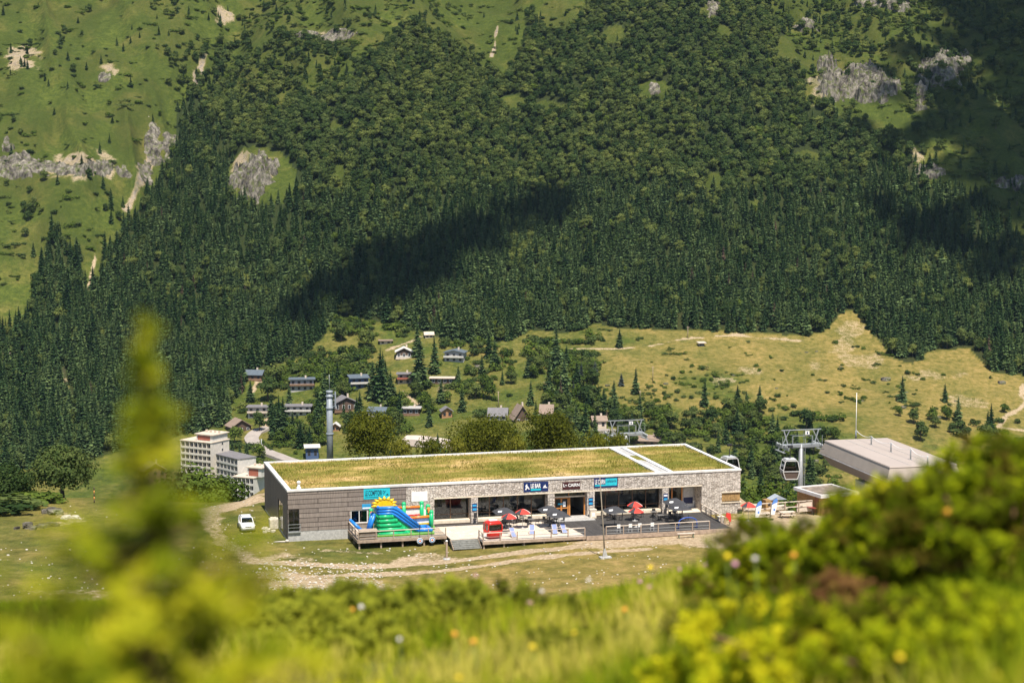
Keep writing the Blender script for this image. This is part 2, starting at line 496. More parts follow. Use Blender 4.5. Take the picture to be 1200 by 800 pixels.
def build_terrain():
    aa = np.concatenate([np.linspace(-0.62, -0.30, 60)[:-1], np.linspace(-0.30, 0.30, 560), np.linspace(0.30, 0.62, 60)[1:]])
    ys = np.concatenate([np.arange(-60, -1, 3.0), np.arange(-1, 18, 0.16), np.arange(18, 30, 0.6), np.arange(30, 184, 4.0), np.arange(184, 272, 0.42),
                         np.arange(272, 330, 2.5), np.arange(330, 760, 12.0), np.arange(760, 1420, 2.6), np.arange(1420, 1850, 12)])
    A, Yg = np.meshgrid(aa, ys)
    X = A * (Yg + 90)
    Z = zt(X, Yg)
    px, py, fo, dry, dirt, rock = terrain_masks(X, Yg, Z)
    Z = Z - np.where((Yg > 180) & (Yg < 275), 0.05 * dirt, 0)
    h, w_ = X.shape
    V = np.stack([X, Yg, Z], -1).reshape(-1, 3)
    i = np.arange(h * w_).reshape(h, w_)
    F = np.stack([i[:-1, :-1], i[:-1, 1:], i[1:, 1:], i[1:, :-1]], -1).reshape(-1, 4)
    t = NT('meadow ground')
    pos = t.n('ShaderNodeNewGeometry').outputs['Position']
    at = t.n('ShaderNodeAttribute', attribute_name='cover')
    sp = t.n('ShaderNodeSeparateColor'); t.l(at.outputs['Color'], sp.inputs[0])
    s_dry, s_dirt, s_rock = sp.outputs
    nb = t.noise(0.045, pos, 6, 0.65); nm = t.noise(0.35, pos, 5, 0.7); nf = t.noise(2.2, pos, 4, 0.7)
    lush = t.ramp(nm, (0.3, (0.036, 0.054, 0.010)), (0.5, (0.070, 0.094, 0.016)), (0.7, (0.118, 0.136, 0.024)))
    hay = t.ramp(nm, (0.28, (0.095, 0.092, 0.020)), (0.47, (0.215, 0.170, 0.046)), (0.7, (0.350, 0.245, 0.090)))
    fd = t.math('ADD', s_dry, t.math('MULTIPLY_ADD', nb, 2.1, -1.05), clamp=True)
    c = t.mix(fd, lush, hay)
    fl = t.ramp(nf, (0.3, 0.62), (0.7, 1.2))
    c = t.mix(0.75, c, fl, 'MULTIPLY')
    soil = t.ramp(nf, (0.3, (0.25, 0.180, 0.105)), (0.55, (0.42, 0.32, 0.205)), (0.75, (0.60, 0.50, 0.37)))
    fdirt = t.ramp(t.math('ADD', s_dirt, t.math('ADD', t.math('MULTIPLY_ADD', nf, 0.9, -0.45), t.math('MULTIPLY_ADD', nm, 0.9, -0.45))), (0.34, 0.0), (0.66, 1.0))
    c = t.mix(fdirt, c, soil)
    vo = t.n('ShaderNodeTexVoronoi'); vo.inputs['Scale'].default_value = 0.35; t.l(pos, vo.inputs['Vector'])
    stone = t.ramp(t.noise(0.25, pos, 6, 0.75), (0.35, (0.10, 0.085, 0.075)), (0.6, (0.27, 0.24, 0.21)), (0.75, (0.40, 0.35, 0.30)))
    frk = t.ramp(t.math('ADD', s_rock, t.math('MULTIPLY_ADD', nm, 1.0, -0.5)), (0.55, 0.0), (0.8, 1.0))
    c = t.mix(frk, c, stone)
    af = t.n('ShaderNodeAttribute', attribute_name='wood')  # forest floor, heath and the painted dimness of the upper slope
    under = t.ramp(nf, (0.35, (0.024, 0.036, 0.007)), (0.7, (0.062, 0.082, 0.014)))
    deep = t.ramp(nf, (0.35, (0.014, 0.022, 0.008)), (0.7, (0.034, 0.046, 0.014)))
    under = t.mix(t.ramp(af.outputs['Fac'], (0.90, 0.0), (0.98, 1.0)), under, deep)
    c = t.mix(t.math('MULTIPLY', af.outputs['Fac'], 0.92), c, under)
    hgt = t.math('ADD', t.math('MULTIPLY', nf, 0.5), t.math('MULTIPLY', nm, 1.2))
    t.bsdf(c, 0.95, 0, hgt, 0.9, 0.6, 0.1)
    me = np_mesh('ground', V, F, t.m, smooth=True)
    ca = me.attributes.new('cover', 'FLOAT_COLOR', 'POINT')
    ca.data.foreach_set('color', np.stack([dry, dirt, rock, np.ones_like(dry)], -1).astype(np.float32).ravel())
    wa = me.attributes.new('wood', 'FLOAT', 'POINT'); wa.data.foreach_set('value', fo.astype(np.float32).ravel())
    return tag(link('ground', me), kind='structure')
build_terrain()

# ------------------------------------------------------------------ clouds that throw the shade seen on the mountain
def cloud(label, blobs, veil=0.0):
    mb = MB(); c0 = None
    for px, py, r in blobs:
        p = T(px, py) + SUN * 950
        if c0 is None: c0 = p.copy()
        for k in range(4):
            q = p + Vector((random.uniform(-.6, .6) * r, random.uniform(-.6, .6) * r, random.uniform(-.15, .4) * r)) - c0
            rr = r * random.uniform(0.45, 0.85)
            bm = bmesh.new(); bmesh.ops.create_icosphere(bm, subdivisions=3, radius=1)
            for v in bm.verts:
                n = v.co * 2.2 + q * 0.05
                kk = rr * (1 + 0.35 * noise.noise(n) + 0.2 * noise.noise(n * 2.3))
                v.co = Vector((v.co.x * kk, v.co.y * kk, max(v.co.z, -0.35) * kk * 0.6)) + q
            mb.bm(bm, 0, True)
    t = NT('cloud white ' + label[:6]); t.bsdf((0.9, 0.9, 0.92), 1.0).inputs['Alpha'].default_value = 1 - veil
    o = mb.build('cloud', t.m, None, c0)
    tag(o, None, None, None, 'structure')
cloud('long', [(380,345,16),(420,332,18),(455,320,20),(490,305,22),(530,290,19),(570,274,17),(605,258,16),(640,246,12),(470,345,16),(510,330,14),(360,362,10),(560,300,14),(430,360,14)], .45)
cloud('east', [(1195,60,24),(1150,20,26),(1210,10,30),(1235,200,30),(1215,240,24),(1150,170,22),(1120,145,18),(1240,60,30),(1190,110,26),(1160,130,26),(1125,110,20),(1205,160,28),(1190,190,24),(1090,95,14),(1050,170,12),(1040,85,14),(1235,120,30),(1100,150,18),(1130,60,12)])
cloud('corner', [(x, y, 26) for x in (1130, 1175, 1220) for y in (0, 50, 100, 150, 200)] + [(1200, 250, 24), (1215, 300, 22), (1150, 240, 14)], .62)
cloud('low', [(1110,262,16),(1080,275,16),(1130,290,16),(1170,310,14),(1050,262,10),(1040,250,8)])
vr = random.Random(8)
cloud('soft edge', [(350,372,12),(400,345,14),(440,345,12),(480,330,14),(520,310,14),(560,285,14),(600,275,12),(640,262,12),(660,244,12),(620,240,12),(560,262,14),(500,290,14),(440,312,12),(1030,240,12),(1060,60,16),(1020,150,12),(1080,160,14),(1040,110,12),(1140,330,14),(1060,290,10)], .55)

# ------------------------------------------------------------------ the valley air
def haze():
    m = MB(); m.box(-1230, 1230, -75, 1860, -127, 470)
    t = NT('valley haze'); v = t.n('ShaderNodeVolumePrincipled'); v.inputs['Color'].default_value = (.55, .78, 1.0, 1); v.inputs['Density'].default_value = 0.000022; v.inputs['Anisotropy'].default_value = .1
    t.l(v.outputs[0], t.out.inputs['Volume'])
    tag(m.build('haze', t.m), 'thin bluish summer haze filling the valley', None, None, 'stuff')
haze()
# ================================================================== trees
M_SPRUCE = foliage('spruce needles', [(0.022,0.049,0.018),(0.056,0.098,0.035),(0.110,0.156,0.054)], 0.12)
M_BROAD = foliage('beech leaves', [(0.026,0.049,0.016),(0.061,0.093,0.027),(0.117,0.146,0.044)], 0.25)
M_FRESH = foliage('shrub leaves', [(0.045,0.072,0.014),(0.075,0.115,0.020),(0.120,0.160,0.030)], 0.25)
M_OLIVE = foliage('maple leaves', [(0.042,0.052,0.008),(0.095,0.105,0.014),(0.180,0.175,0.026)], 0.35)
M_BLUE = foliage('blue spruce needles', [(0.045,0.062,0.052),(0.085,0.105,0.095),(0.13,0.155,0.15)], 0.1)
M_RUST = foliage('dead needles', [(0.09,0.065,0.045),(0.15,0.105,0.075),(0.20,0.145,0.105)], 0.1)
M_SPRUCE2 = foliage('pale spruce needles', [(0.039,0.068,0.027),(0.083,0.129,0.049),(0.146,0.200,0.071)], 0.12)
M_BROAD2 = foliage('pale beech leaves', [(0.046,0.068,0.020),(0.098,0.129,0.034),(0.171,0.195,0.051)], 0.25)
def bark():
    t = NT('bark'); n = t.noise(6, t.coord('Object', (4, 4, 0.6)), 5, 0.7)
    t.bsdf(t.ramp(n, (0.3, (0.05, 0.035, 0.025)), (0.7, (0.16, 0.12, 0.09))), 0.95, 0, n, 0.7, 0.05)
    return t.m
M_BARK = bark()

def unit(n, g):
    v = g.normal(size=(n, 3)); return v / np.linalg.norm(v, axis=1, keepdims=True)

def leaves(P, Dv, L, W, g, flat=None):
    """diamond leaves at P along Dv"""
    n = len(P)
    q = unit(n, g) if flat is None else flat
    S = np.cross(Dv, q); S /= np.linalg.norm(S, axis=1, keepdims=True) + 1e-9
    L = np.broadcast_to(np.asarray(L, float), (n,))[:, None]; W = np.broadcast_to(np.asarray(W, float), (n,))[:, None]
    V = np.stack([P, P + Dv * L * 0.45 + S * W * 0.5, P + Dv * L, P + Dv * L * 0.45 - S * W * 0.5], 1).reshape(-1, 3)
    F = np.arange(n * 4).reshape(n, 4)
    return V, F

def spruce_mesh(name, H, Rm, seed, mat, whorls=22, per=8):
    g = np.random.default_rng(seed)
    P = []; Q = []; tint = []; Ls = []; Ws = []; UP = []
    for i in range(whorls):
        f = (i + g.uniform(-.3, .3)) / whorls
        z = H * (0.07 + 0.92 * f)
        r0 = Rm * (1 - f) ** 0.85 * (0.75 + 0.25 * min(1, f / 0.12)) + 0.12
        for k in range(per if f < 0.8 else 5):
            a = g.uniform(0, 2 * math.pi)
            r = r0 * g.uniform(0.6, 1.12)
            droop = g.uniform(0.25, 0.6) * (1 - 0.7 * f)
            d = np.array([math.cos(a), math.sin(a), -droop + 0.25 * f]); d /= np.linalg.norm(d)
            b = np.array([0, 0, z])
            tn = g.uniform(0.15, 0.85)
            for s_, ln, wd in ((0, 1.0, 0.50), (0.55, 0.72, 0.36), (-0.55, 0.72, 0.36)):
                dd = np.array([d[0] * math.cos(s_) - d[1] * math.sin(s_), d[0] * math.sin(s_) + d[1] * math.cos(s_), d[2] - 0.1 * abs(s_)])
                P.append(b + d * r * 0.1); Q.append(dd); Ls.append(r * ln); Ws.append(r * wd + 0.25); tint.append(tn + g.uniform(-.12, .12))
                UP.append((g.normal() * 0.5, g.normal() * 0.5, 1))
    P = np.array(P); Q = np.array(Q); UP = np.array(UP)
    V, F = leaves(P, Q, Ls, Ws, g, UP)
    tv = np.repeat(tint, 4)
    # a thin inner cone keeps the stem from showing sky
    n = 7; cv = [(0, 0, H * 0.97)]; 
    for k in range(n):
        a = 2 * math.pi * k / n; rr = Rm * 0.42 * g.uniform(.8, 1.1)
        cv.append((math.cos(a) * rr, math.sin(a) * rr, H * 0.09))
    b = len(V); V = np.concatenate([V, np.array(cv)])
    cf = [(b, b + 1 + k, b + 1 + (k + 1) % n, b + 1 + (k + 1) % n) for k in range(n)]
    # keep four corners: degenerate corner replaced by a mid point on the hem
    hem = [((np.array(cv[1 + k]) + np.array(cv[1 + (k + 1) % n])) / 2) for k in range(n)]
    hb = len(V); V = np.concatenate([V, np.array(hem)])
    cf = [(b, b + 1 + k, hb + k, b + 1 + (k + 1) % n) for k in range(n)]
    F = np.concatenate([F, np.array(cf)])
    tv = np.concatenate([tv, np.full(len(cv) + n, 0.1)])
    return np_mesh(name, V, F, mat, tv)

def blob_leaves(lobes, n, L, W, g, hang=0.0):
    """leaves over and inside a set of lobes (centre, radii)"""
    wts = np.array([l[1][0] * l[1][1] for l in lobes]); wts /= wts.sum()
    idx = g.choice(len(lobes), n, p=wts)
    C = np.array([l[0] for l in lobes])[idx]; Rr = np.array([l[1] for l in lobes])[idx]
    u = unit(n, g); u[:, 2] = np.where(u[:, 2] < -0.45, -u[:, 2] * 0.6, u[:, 2])
    rad = g.uniform(0.55, 1.08, n) ** 0.6
    P = C + u * Rr * rad[:, None]
    nrm = u * 0.9 + unit(n, g) * 0.55; nrm[:, 2] += .15
    Dv = np.cross(nrm, unit(n, g)); Dv /= np.linalg.norm(Dv, axis=1, keepdims=True)
    P = P - Dv * L * .5
    tl = g.uniform(-0.2, 0.2, len(lobes))[idx]
    tint = np.clip(0.5 + tl + g.uniform(-0.28, 0.28, n), 0, 1)
    ls = g.uniform(0.6, 1.3, n)
    V, F = leaves(P, Dv, L * ls, W * ls, g, nrm)
    return V, F, np.repeat(tint, 4)

def lobes_for(R0, H, n, g, z0=0.35, bush=False):
    lb = []
    for i in range(n):
        a = 2 * math.pi * i / n + g.uniform(-.5, .5)
        q = g.uniform(0.25, 0.62) * R0
        r = R0 * g.uniform(0.38, 0.6)
        z = H * (g.uniform(z0, 0.78))
        lb.append(((math.cos(a) * q, math.sin(a) * q, z), (r, r, r * g.uniform(0.7, 1.0))))
    lb.append(((0, 0, H * 0.72), (R0 * 0.55, R0 * 0.55, H * 0.28)))
    lb.append(((0, 0, H * 0.45), (R0 * 0.7, R0 * 0.7, H * 0.3)))
    return lb

def broad_mesh(name, H, R0, seed, mat, n, L, nl=7, z0=0.35):
    g = np.random.default_rng(seed)
    V, F, t = blob_leaves(lobes_for(R0, H, nl, g, z0), n, L, L * 0.72, g)
    return np_mesh(name, V, F, mat, t)

def trunk_mesh(name, H, r, seed, limbs=0, spread=1.0):
    g = random.Random(seed); mb = MB()
    mb.tube([(0, 0, -0.6), (0.02 * H * g.uniform(-1, 1), 0.02 * H * g.uniform(-1, 1), H * 0.5), (0, 0, H)], [r * 1.25, r * 0.75, r * 0.15], 7)
    for i in range(limbs):
        a = 2 * math.pi * i / limbs + g.uniform(-.4, .4); z = H * g.uniform(0.3, 0.6)
        e = Vector((math.cos(a) * spread, math.sin(a) * spread, z + H * g.uniform(0.15, 0.35)))
        mb.tube([(0, 0, z), e * 0.5 + Vector((0, 0, z * 0.55)), e], [r * 0.5, r * 0.35, r * 0.1], 5)
    return mb.mesh(name, M_BARK)

SPR = [(spruce_mesh('spruce crown', 17, 3.3 + 0.3 * i, 100 + i, M_SPRUCE if i < 2 else M_SPRUCE2), trunk_mesh('spruce trunk', 15.5, 0.26, i)) for i in range(4)]
BRO = [(broad_mesh('beech crown', 9.5, 3.7, 200 + i, M_BROAD if i < 2 else M_BROAD2, 760, .95, 7 + i), trunk_mesh('beech trunk', 7, 0.25, 40 + i, 4, 1.8)) for i in range(4)]
FRS = [(broad_mesh('leafy crown', 7.5, 3.4, 220 + i, M_FRESH, 620, 0.9, 6 + i, 0.25), trunk_mesh('leafy trunk', 5.5, 0.18, 60 + i, 4, 1.5)) for i in range(3)]
BSH = [broad_mesh('bush', 1.9, 1.7, 240 + i, [M_FRESH, M_BROAD][i % 2], 260, 0.55, 5, 0.15) for i in range(4)]
HDG = broad_mesh('hedge bush', 1.9, 1.5, 260, M_OLIVE, 1500, .2, 7, 0.15)
# ragged scrub: wide, uneven and made of several crowns
def scrub_mesh(name, seed, mat):
    g = np.random.default_rng(seed); lb = []
    for k in range(9):
        r = g.uniform(.5, 1.25); lb.append(((g.uniform(-2.2, 2.2), g.uniform(-1.4, 1.4), r * g.uniform(.35, .9)), (r, r * .9, r * g.uniform(.6, 1.1))))
    V, F, t = blob_leaves(lb, 420, .5, .38, g)
    return np_mesh(name, V, F, mat, t)
BSH += [scrub_mesh('scrub', 280 + i, [M_FRESH, M_BROAD2, M_BROAD, M_FRESH][i]) for i in range(4)]
BLU = (spruce_mesh('blue spruce crown', 15, 3.0, 150, M_BLUE), SPR[0][1])
RUS = (spruce_mesh('dead spruce crown', 13, 2.2, 151, M_RUST, 18, 6), SPR[0][1])

def tree(name, pair, p, h, label, group=None, native=17.0, wide=1.0):
    o = thing(name, label, 'tree' if 'bush' not in name else 'bush', p, random.uniform(0, 6.28), group)
    s = h / native; o.scale = (s * wide, s * wide, s)
    link('crown', pair[0], o); link('trunk', pair[1], o)
    return o

def scatter(nx, spacing, y0, y1, ax=0.30, seed=0):
    g = np.random.default_rng(seed)
    ys = np.arange(y0, y1, spacing)
    X = []; Y = []
    for y in ys:
        xs = np.arange(-ax * y, ax * y, spacing)
        X.append(xs); Y.append(np.full(len(xs), y))
    X = np.concatenate(X); Y = np.concatenate(Y)
    X = X + g.uniform(-.5, .5, len(X)) * spacing * 1.1; Y = Y + g.uniform(-.5, .5, len(Y)) * spacing * 1.1
    return X, Y, g

def gn_forest(name, label, P, S_, rot, idx, protos):
    """the mass of the wood: one object whose points each carry a tree"""
    me = D.meshes.new(name); me.vertices.add(len(P)); me.vertices.foreach_set('co', np.asarray(P, np.float32).ravel())
    for nm, arr, ty in (('sc', S_, 'FLOAT_VECTOR'), ('rz', rot, 'FLOAT'), ('pick', idx, 'INT')):
        a = me.attributes.new(nm, ty, 'POINT')
        if ty == 'FLOAT_VECTOR': a.data.foreach_set('vector', np.asarray(arr, np.float32).ravel())
        elif ty == 'INT': a.data.foreach_set('value', np.asarray(arr, np.int32))
        else: a.data.foreach_set('value', np.asarray(arr, np.float32))
    o = link(name, me)
    ng = D.node_groups.new(name, 'GeometryNodeTree')
    ng.interface.new_socket('Geometry', in_out='INPUT', socket_type='NodeSocketGeometry')
    ng.interface.new_socket('Geometry', in_out='OUTPUT', socket_type='NodeSocketGeometry')
    N = ng.nodes; gi = N.new('NodeGroupInput'); go = N.new('NodeGroupOutput')
    join = N.new('GeometryNodeJoinGeometry')
    def attr(nm, ty):
        a = N.new('GeometryNodeInputNamedAttribute'); a.data_type = ty; a.inputs[0].default_value = nm
        return [s for s in a.outputs if s.enabled][0]
    rzs = attr('rz', 'FLOAT'); cx = N.new('ShaderNodeCombineXYZ'); ng.links.new(rzs, cx.inputs[2])
    pick = attr('pick', 'INT'); scs = attr('sc', 'FLOAT_VECTOR')
    for k, src in enumerate(protos):
        oi = N.new('GeometryNodeObjectInfo'); oi.transform_space = 'ORIGINAL'
        oi.inputs[0].default_value = src; oi.inputs['As Instance'].default_value = False
        cmpn = N.new('FunctionNodeCompare'); cmpn.data_type = 'INT'; cmpn.operation = 'EQUAL'
        ins = [s for s in cmpn.inputs if s.enabled]
        ng.links.new(pick, ins[0]); ins[1].default_value = k
        ip = N.new('GeometryNodeInstanceOnPoints')
        ng.links.new(gi.outputs[0], ip.inputs['Points']); ng.links.new(cmpn.outputs[0], ip.inputs['Selection'])
        ng.links.new(oi.outputs['Geometry'], ip.inputs['Instance'])
        ng.links.new(cx.outputs[0], ip.inputs['Rotation']); ng.links.new(scs, ip.inputs['Scale'])
        ng.links.new(ip.outputs[0], join.inputs[0])
    ng.links.new(join.outputs[0], go.inputs[0])
    md = o.modifiers.new('trees', 'NODES'); md.node_group = ng
    return tag(o, label, None, None, 'stuff')

# ---- the wood on the mountain
X, Y, g = scatter(0, 3.75, 840, 1440, 0.31, 3)
Z = zt(X, Y); px, py = proj(X, Y, Z)
n1 = fbm(X / 40, Y / 40, 81, 3); n2 = fbm(X / 10, Y / 10, 83, 3)
keep = inpoly(px + 7 * n2, py + 5 * n1, FOREST) & (px > -80) & (px < 1290) & (py > -60)
for cx, cy, rx, ry in CLEAR:
    keep &= ((px - cx) / rx) ** 2 + ((py - cy) / ry) ** 2 + 0.5 * n2 > 1
for nm in ('gully', 'gully low', 'gully lower', 'left road'):
    keep &= seg_dist(px, py, PATHS[nm][0]) > 5
keep &= (g.uniform(0, 1, len(X)) > 0.05 + .10 * (n2 > .4))
half = inpoly(px, py, [(900, -40), (1240, -40), (1240, 75), (1150, 95), (1090, 215), (1060, 200), (1060, 120), (960, 70), (925, 40)]) | inpoly(px, py, [(190, 60), (330, 40), (420, 60), (412, 84), (330, 115), (215, 112)])
keep |= half & (g.uniform(0, 1, len(X)) < .30 + .5 * n1) & ~inpoly(px, py, [(955, 72), (1062, 72), (1062, 125), (955, 125)])
# lone trees on the open slopes above
lone = ~inpoly(px, py, FOREST) & (py < 330) & (px > -30) & (px < 1240) & (py > -30)
dl = 0.018 + 0.10 * sstep(0.1, 0.5, n1) + np.where((px > 900) & (py < 140), 0.10, 0) + np.where((px > 200) & (px < 400) & (py < 120), 0.05, 0) + np.where((px > 1070), 0.07, 0)
lone &= g.uniform(0, 1, len(X)) < dl
bound = np.interp(px, [-50, 200, 300, 420, 600, 760, 900, 1000, 1080, 1250], [60, 90, 190, 235, 225, 215, 235, 215, 190, 150]) + 26 * n1 + 16 * n2
conif = (py > bound) ^ (g.uniform(0, 1, len(X)) < 0.10 + .12 * (n1 > .15))
conif = np.where(lone, g.uniform(0, 1, len(X)) < 0.55, conif)
use = keep | lone
X, Y, Z, px, py, conif, lone, n1, n2 = [a[use] for a in (X, Y, Z, px, py, conif, lone, n1, n2)]
ht = np.where(conif, g.uniform(7.5, 13.5, len(X)) * (1 + .25 * (g.uniform(0, 1, len(X)) > .8)) + 1.5 * n1, g.uniform(5.5, 9.8, len(X)))
ht = np.where(conif, ht * np.interp(py, [0, 150, 260, 420], [0.6, 0.75, 0.92, 1.12]), ht * np.interp(py, [0, 120, 260], [0.8, 0.95, 1.0]))
ht = np.where(lone, ht * 0.85, ht)
wide = np.where(conif, g.uniform(0.95, 1.25, len(X)), g.uniform(0.85, 1.2, len(X)))
order = np.argsort(Y)
P_ALL = np.stack([X, Y, Z - 0.3], 1)
pale = (fbm(X / 26, Y / 30, 85, 3) + g.uniform(-.45, .45, len(X)) > .12).astype(int) * 2
vis = (px > -5) & (px < 1205) & (py > 5)
cs = [i for i in order if conif[i] and vis[i] and not lone[i]][:210]
bs = [i for i in order if (not conif[i]) and vis[i] and not lone[i]][:150]
ls = [i for i in order if lone[i] and vis[i]][:70]
solo = set(cs) | set(bs) | set(ls)
for i in list(cs) + list(bs) + list(ls):
    k = random.randrange(2) + int(pale[i])
    if conif[i]:
        if lone[i]:
            tree('spruce_tree', SPR[k], P_ALL[i], ht[i], 'lone dark spruce standing on the open upper slope', 'lone spruces on the open slopes', 17, wide[i])
        else:
            tree('spruce_tree', SPR[k], P_ALL[i], ht[i], 'tall dark spruce along the lower edge of the mountain wood', 'spruces along the foot of the wood', 17, wide[i])
    else:
        tree('beech_tree', BRO[k], P_ALL[i], ht[i], 'rounded broadleaf tree on the mountain slope' if lone[i] else 'rounded broadleaf tree mixed in among the spruces of the wood',
             'lone broadleaf trees on the open slopes' if lone[i] else 'broadleaf trees in the wood', 9.5, wide[i])
rest = np.array([i for i in range(len(X)) if i not in solo])
protos = []
for i in range(4):
    protos.append(D.objects.new('spruce_tree', SPR[i][0]))
for i in range(4):
    protos.append(D.objects.new('beech_tree', BRO[i][0]))
protos += [D.objects.new('dead_spruce', RUS[0]), D.objects.new('leafy_tree', FRS[0][0])]
sc = np.where(conif[rest], ht[rest] / 17, ht[rest] / 9.5)
SS = np.stack([sc * wide[rest], sc * wide[rest], sc], 1)
gn_forest('mountain_wood', 'dark mixed spruce and beech wood covering the mountainside', P_ALL[rest], SS, g.uniform(0, 6.28, len(rest)),
          np.where(conif[rest], np.where(g.uniform(0, 1, len(rest)) < .008, 8, pale[rest] + g.integers(0, 2, len(rest))), np.where(g.uniform(0, 1, len(rest)) < .03, 9, 4 + pale[rest] + g.integers(0, 2, len(rest)))), protos)
print('forest', len(X), 'stuff', len(rest))
# ================================================================== the restaurant on the shelf
OX, OY, BA = -26.83, 231.34, R(14.82)
U = Vector((math.cos(BA), math.sin(BA), 0)); VV = Vector((-math.sin(BA), math.cos(BA), 0))
O0 = Vector((OX, OY, 0))
def W(s, t, z=0.0):
    """s metres along the front, t metres out in front of it"""
    return O0 + U * s - VV * t + Vector((0, 0, z))
def LS(px, py, z=0.0):
    d = G(px, py, z) - O0
    return d.dot(U), -d.dot(VV)

def wallcoords(t):
    c = t.n('ShaderNodeSeparateXYZ'); t.l(t.coord('Object'), c.inputs[0])
    k = t.n('ShaderNodeCombineXYZ')
    t.l(t.math('ADD', c.outputs[0], c.outputs[1]), k.inputs[0]); t.l(c.outputs[2], k.inputs[1])
    return k.outputs[0]

def m_stone():
    t = NT('ledge stone'); v = wallcoords(t)
    nd = t.n('ShaderNodeTexNoise'); nd.inputs['Scale'].default_value = 1.3; nd.inputs['Detail'].default_value = 4; t.l(v, nd.inputs['Vector'])
    vm = t.n('ShaderNodeVectorMath', operation='MULTIPLY_ADD'); t.l(nd.outputs['Color'], vm.inputs[0]); vm.inputs[1].default_value = (0.35, 0.22, 0); t.l(v, vm.inputs[2])
    mp = t.n('ShaderNodeMapping'); mp.inputs['Scale'].default_value = (2.9, 7.0, 1); t.l(vm.outputs[0], mp.inputs[0])
    vo = t.n('ShaderNodeTexVoronoi', voronoi_dimensions='2D', distance='CHEBYCHEV'); vo.inputs['Scale'].default_value = 1.0; vo.inputs['Randomness'].default_value = .85; t.l(mp.outputs[0], vo.inputs['Vector'])
    ve = t.n('ShaderNodeTexVoronoi', voronoi_dimensions='2D', feature='DISTANCE_TO_EDGE'); ve.inputs['Scale'].default_value = 1.0; ve.inputs['Randomness'].default_value = .85; t.l(mp.outputs[0], ve.inputs['Vector'])
    sc_ = t.n('ShaderNodeSeparateColor'); t.l(vo.outputs['Color'], sc_.inputs[0])
    stone = t.ramp(sc_.outputs[0], (0.0, (0.36, 0.31, 0.265)), (0.4, (0.60, 0.53, 0.46)), (1.0, (0.80, 0.72, 0.64)))
    joint = t.ramp(ve.outputs['Distance'], (0.01, 0.0), (0.07, 1.0))
    cb = t.mix(joint, (0.12, 0.095, 0.08), stone)
    n2 = t.noise(5, v, 4, 0.7)
    c = t.mix(0.8, cb, t.ramp(n2, (0.25, 0.6), (0.75, 1.25)), 'MULTIPLY')
    h = t.math('ADD', joint, t.math('MULTIPLY', n2, 0.8))
    t.bsdf(c, 0.9, 0, h, 1.0, 0.12, 0.2)
    return t.m
def m_clad(name, vertical, c1, c2, gap):
    t = NT(name); v = wallcoords(t)
    b = t.n('ShaderNodeTexBrick'); t.l(v, b.inputs['Vector'])
    b.inputs['Color1'].default_value = (*c1, 1); b.inputs['Color2'].default_value = (*c2, 1); b.inputs['Mortar'].default_value = (*gap, 1)
    b.inputs['Scale'].default_value = 1
    if vertical:
        b.inputs['Mortar Size'].default_value = 0.012; b.inputs['Brick Width'].default_value = 0.19; b.inputs['Row Height'].default_value = 6.0
    else:
        b.inputs['Mortar Size'].default_value = 0.035; b.inputs['Brick Width'].default_value = 7.3; b.inputs['Row Height'].default_value = 0.57; b.inputs['Mortar Smooth'].default_value = 0.2
    f = t.n('ShaderNodeMapping'); f.inputs['Scale'].default_value = (6.0, 0.5, 1); t.l(v, f.inputs[0])
    n = t.noise(1.4, f.outputs[0], 5, 0.7)
    c = t.mix(0.9, b.outputs['Color'], t.ramp(n, (0.3, 0.62), (0.7, 1.25)), 'MULTIPLY')
    t.bsdf(c, 0.85, 0, t.math('MULTIPLY', b.outputs['Fac'], -1.0), 0.8, 0.06, 0.2)
    return t.m
def m_boards(name, c1, c2, width=0.15, along='x'):
    t = NT(name); o = t.coord('Object')
    if along == 'y':
        mp = t.n('ShaderNodeMapping'); mp.inputs['Rotation'].default_value = (0, 0, math.pi / 2); t.l(o, mp.inputs[0]); o = mp.outputs[0]
    b = t.n('ShaderNodeTexBrick'); t.l(o, b.inputs['Vector']); b.inputs['Scale'].default_value = 1
    b.inputs['Color1'].default_value = (*c1, 1); b.inputs['Color2'].default_value = (*c2, 1); b.inputs['Mortar'].default_value = tuple(x * .35 for x in c2) + (1,)
    b.inputs['Mortar Size'].default_value = 0.012; b.inputs['Brick Width'].default_value = 3.2; b.inputs['Row Height'].default_value = width
    n = t.noise(1.2, o, 5, 0.7)
    c = t.mix(0.8, b.outputs['Color'], t.ramp(n, (0.3, 0.7), (0.7, 1.15)), 'MULTIPLY')
    t.bsdf(c, 0.75, 0, None, spec=0.25)
    return t.m
def m_glass(name='window glass'):
    t = NT(name)
    tr = t.n('ShaderNodeBsdfTransparent'); tr.inputs[0].default_value = (0.62, 0.66, 0.66, 1)
    gl = t.n('ShaderNodeBsdfGlossy'); gl.inputs['Roughness'].default_value = 0.03; gl.inputs[0].default_value = (0.9, 0.95, 1, 1)
    fr = t.n('ShaderNodeFresnel'); fr.inputs[0].default_value = 1.5
    mx = t.n('ShaderNodeMixShader'); t.l(t.math('MULTIPLY', fr.outputs[0], 1.2, clamp=True), mx.inputs[0]); t.l(tr.outputs[0], mx.inputs[1]); t.l(gl.outputs[0], mx.inputs[2])
    t.l(mx.outputs[0], t.out.inputs[0])
    return t.m
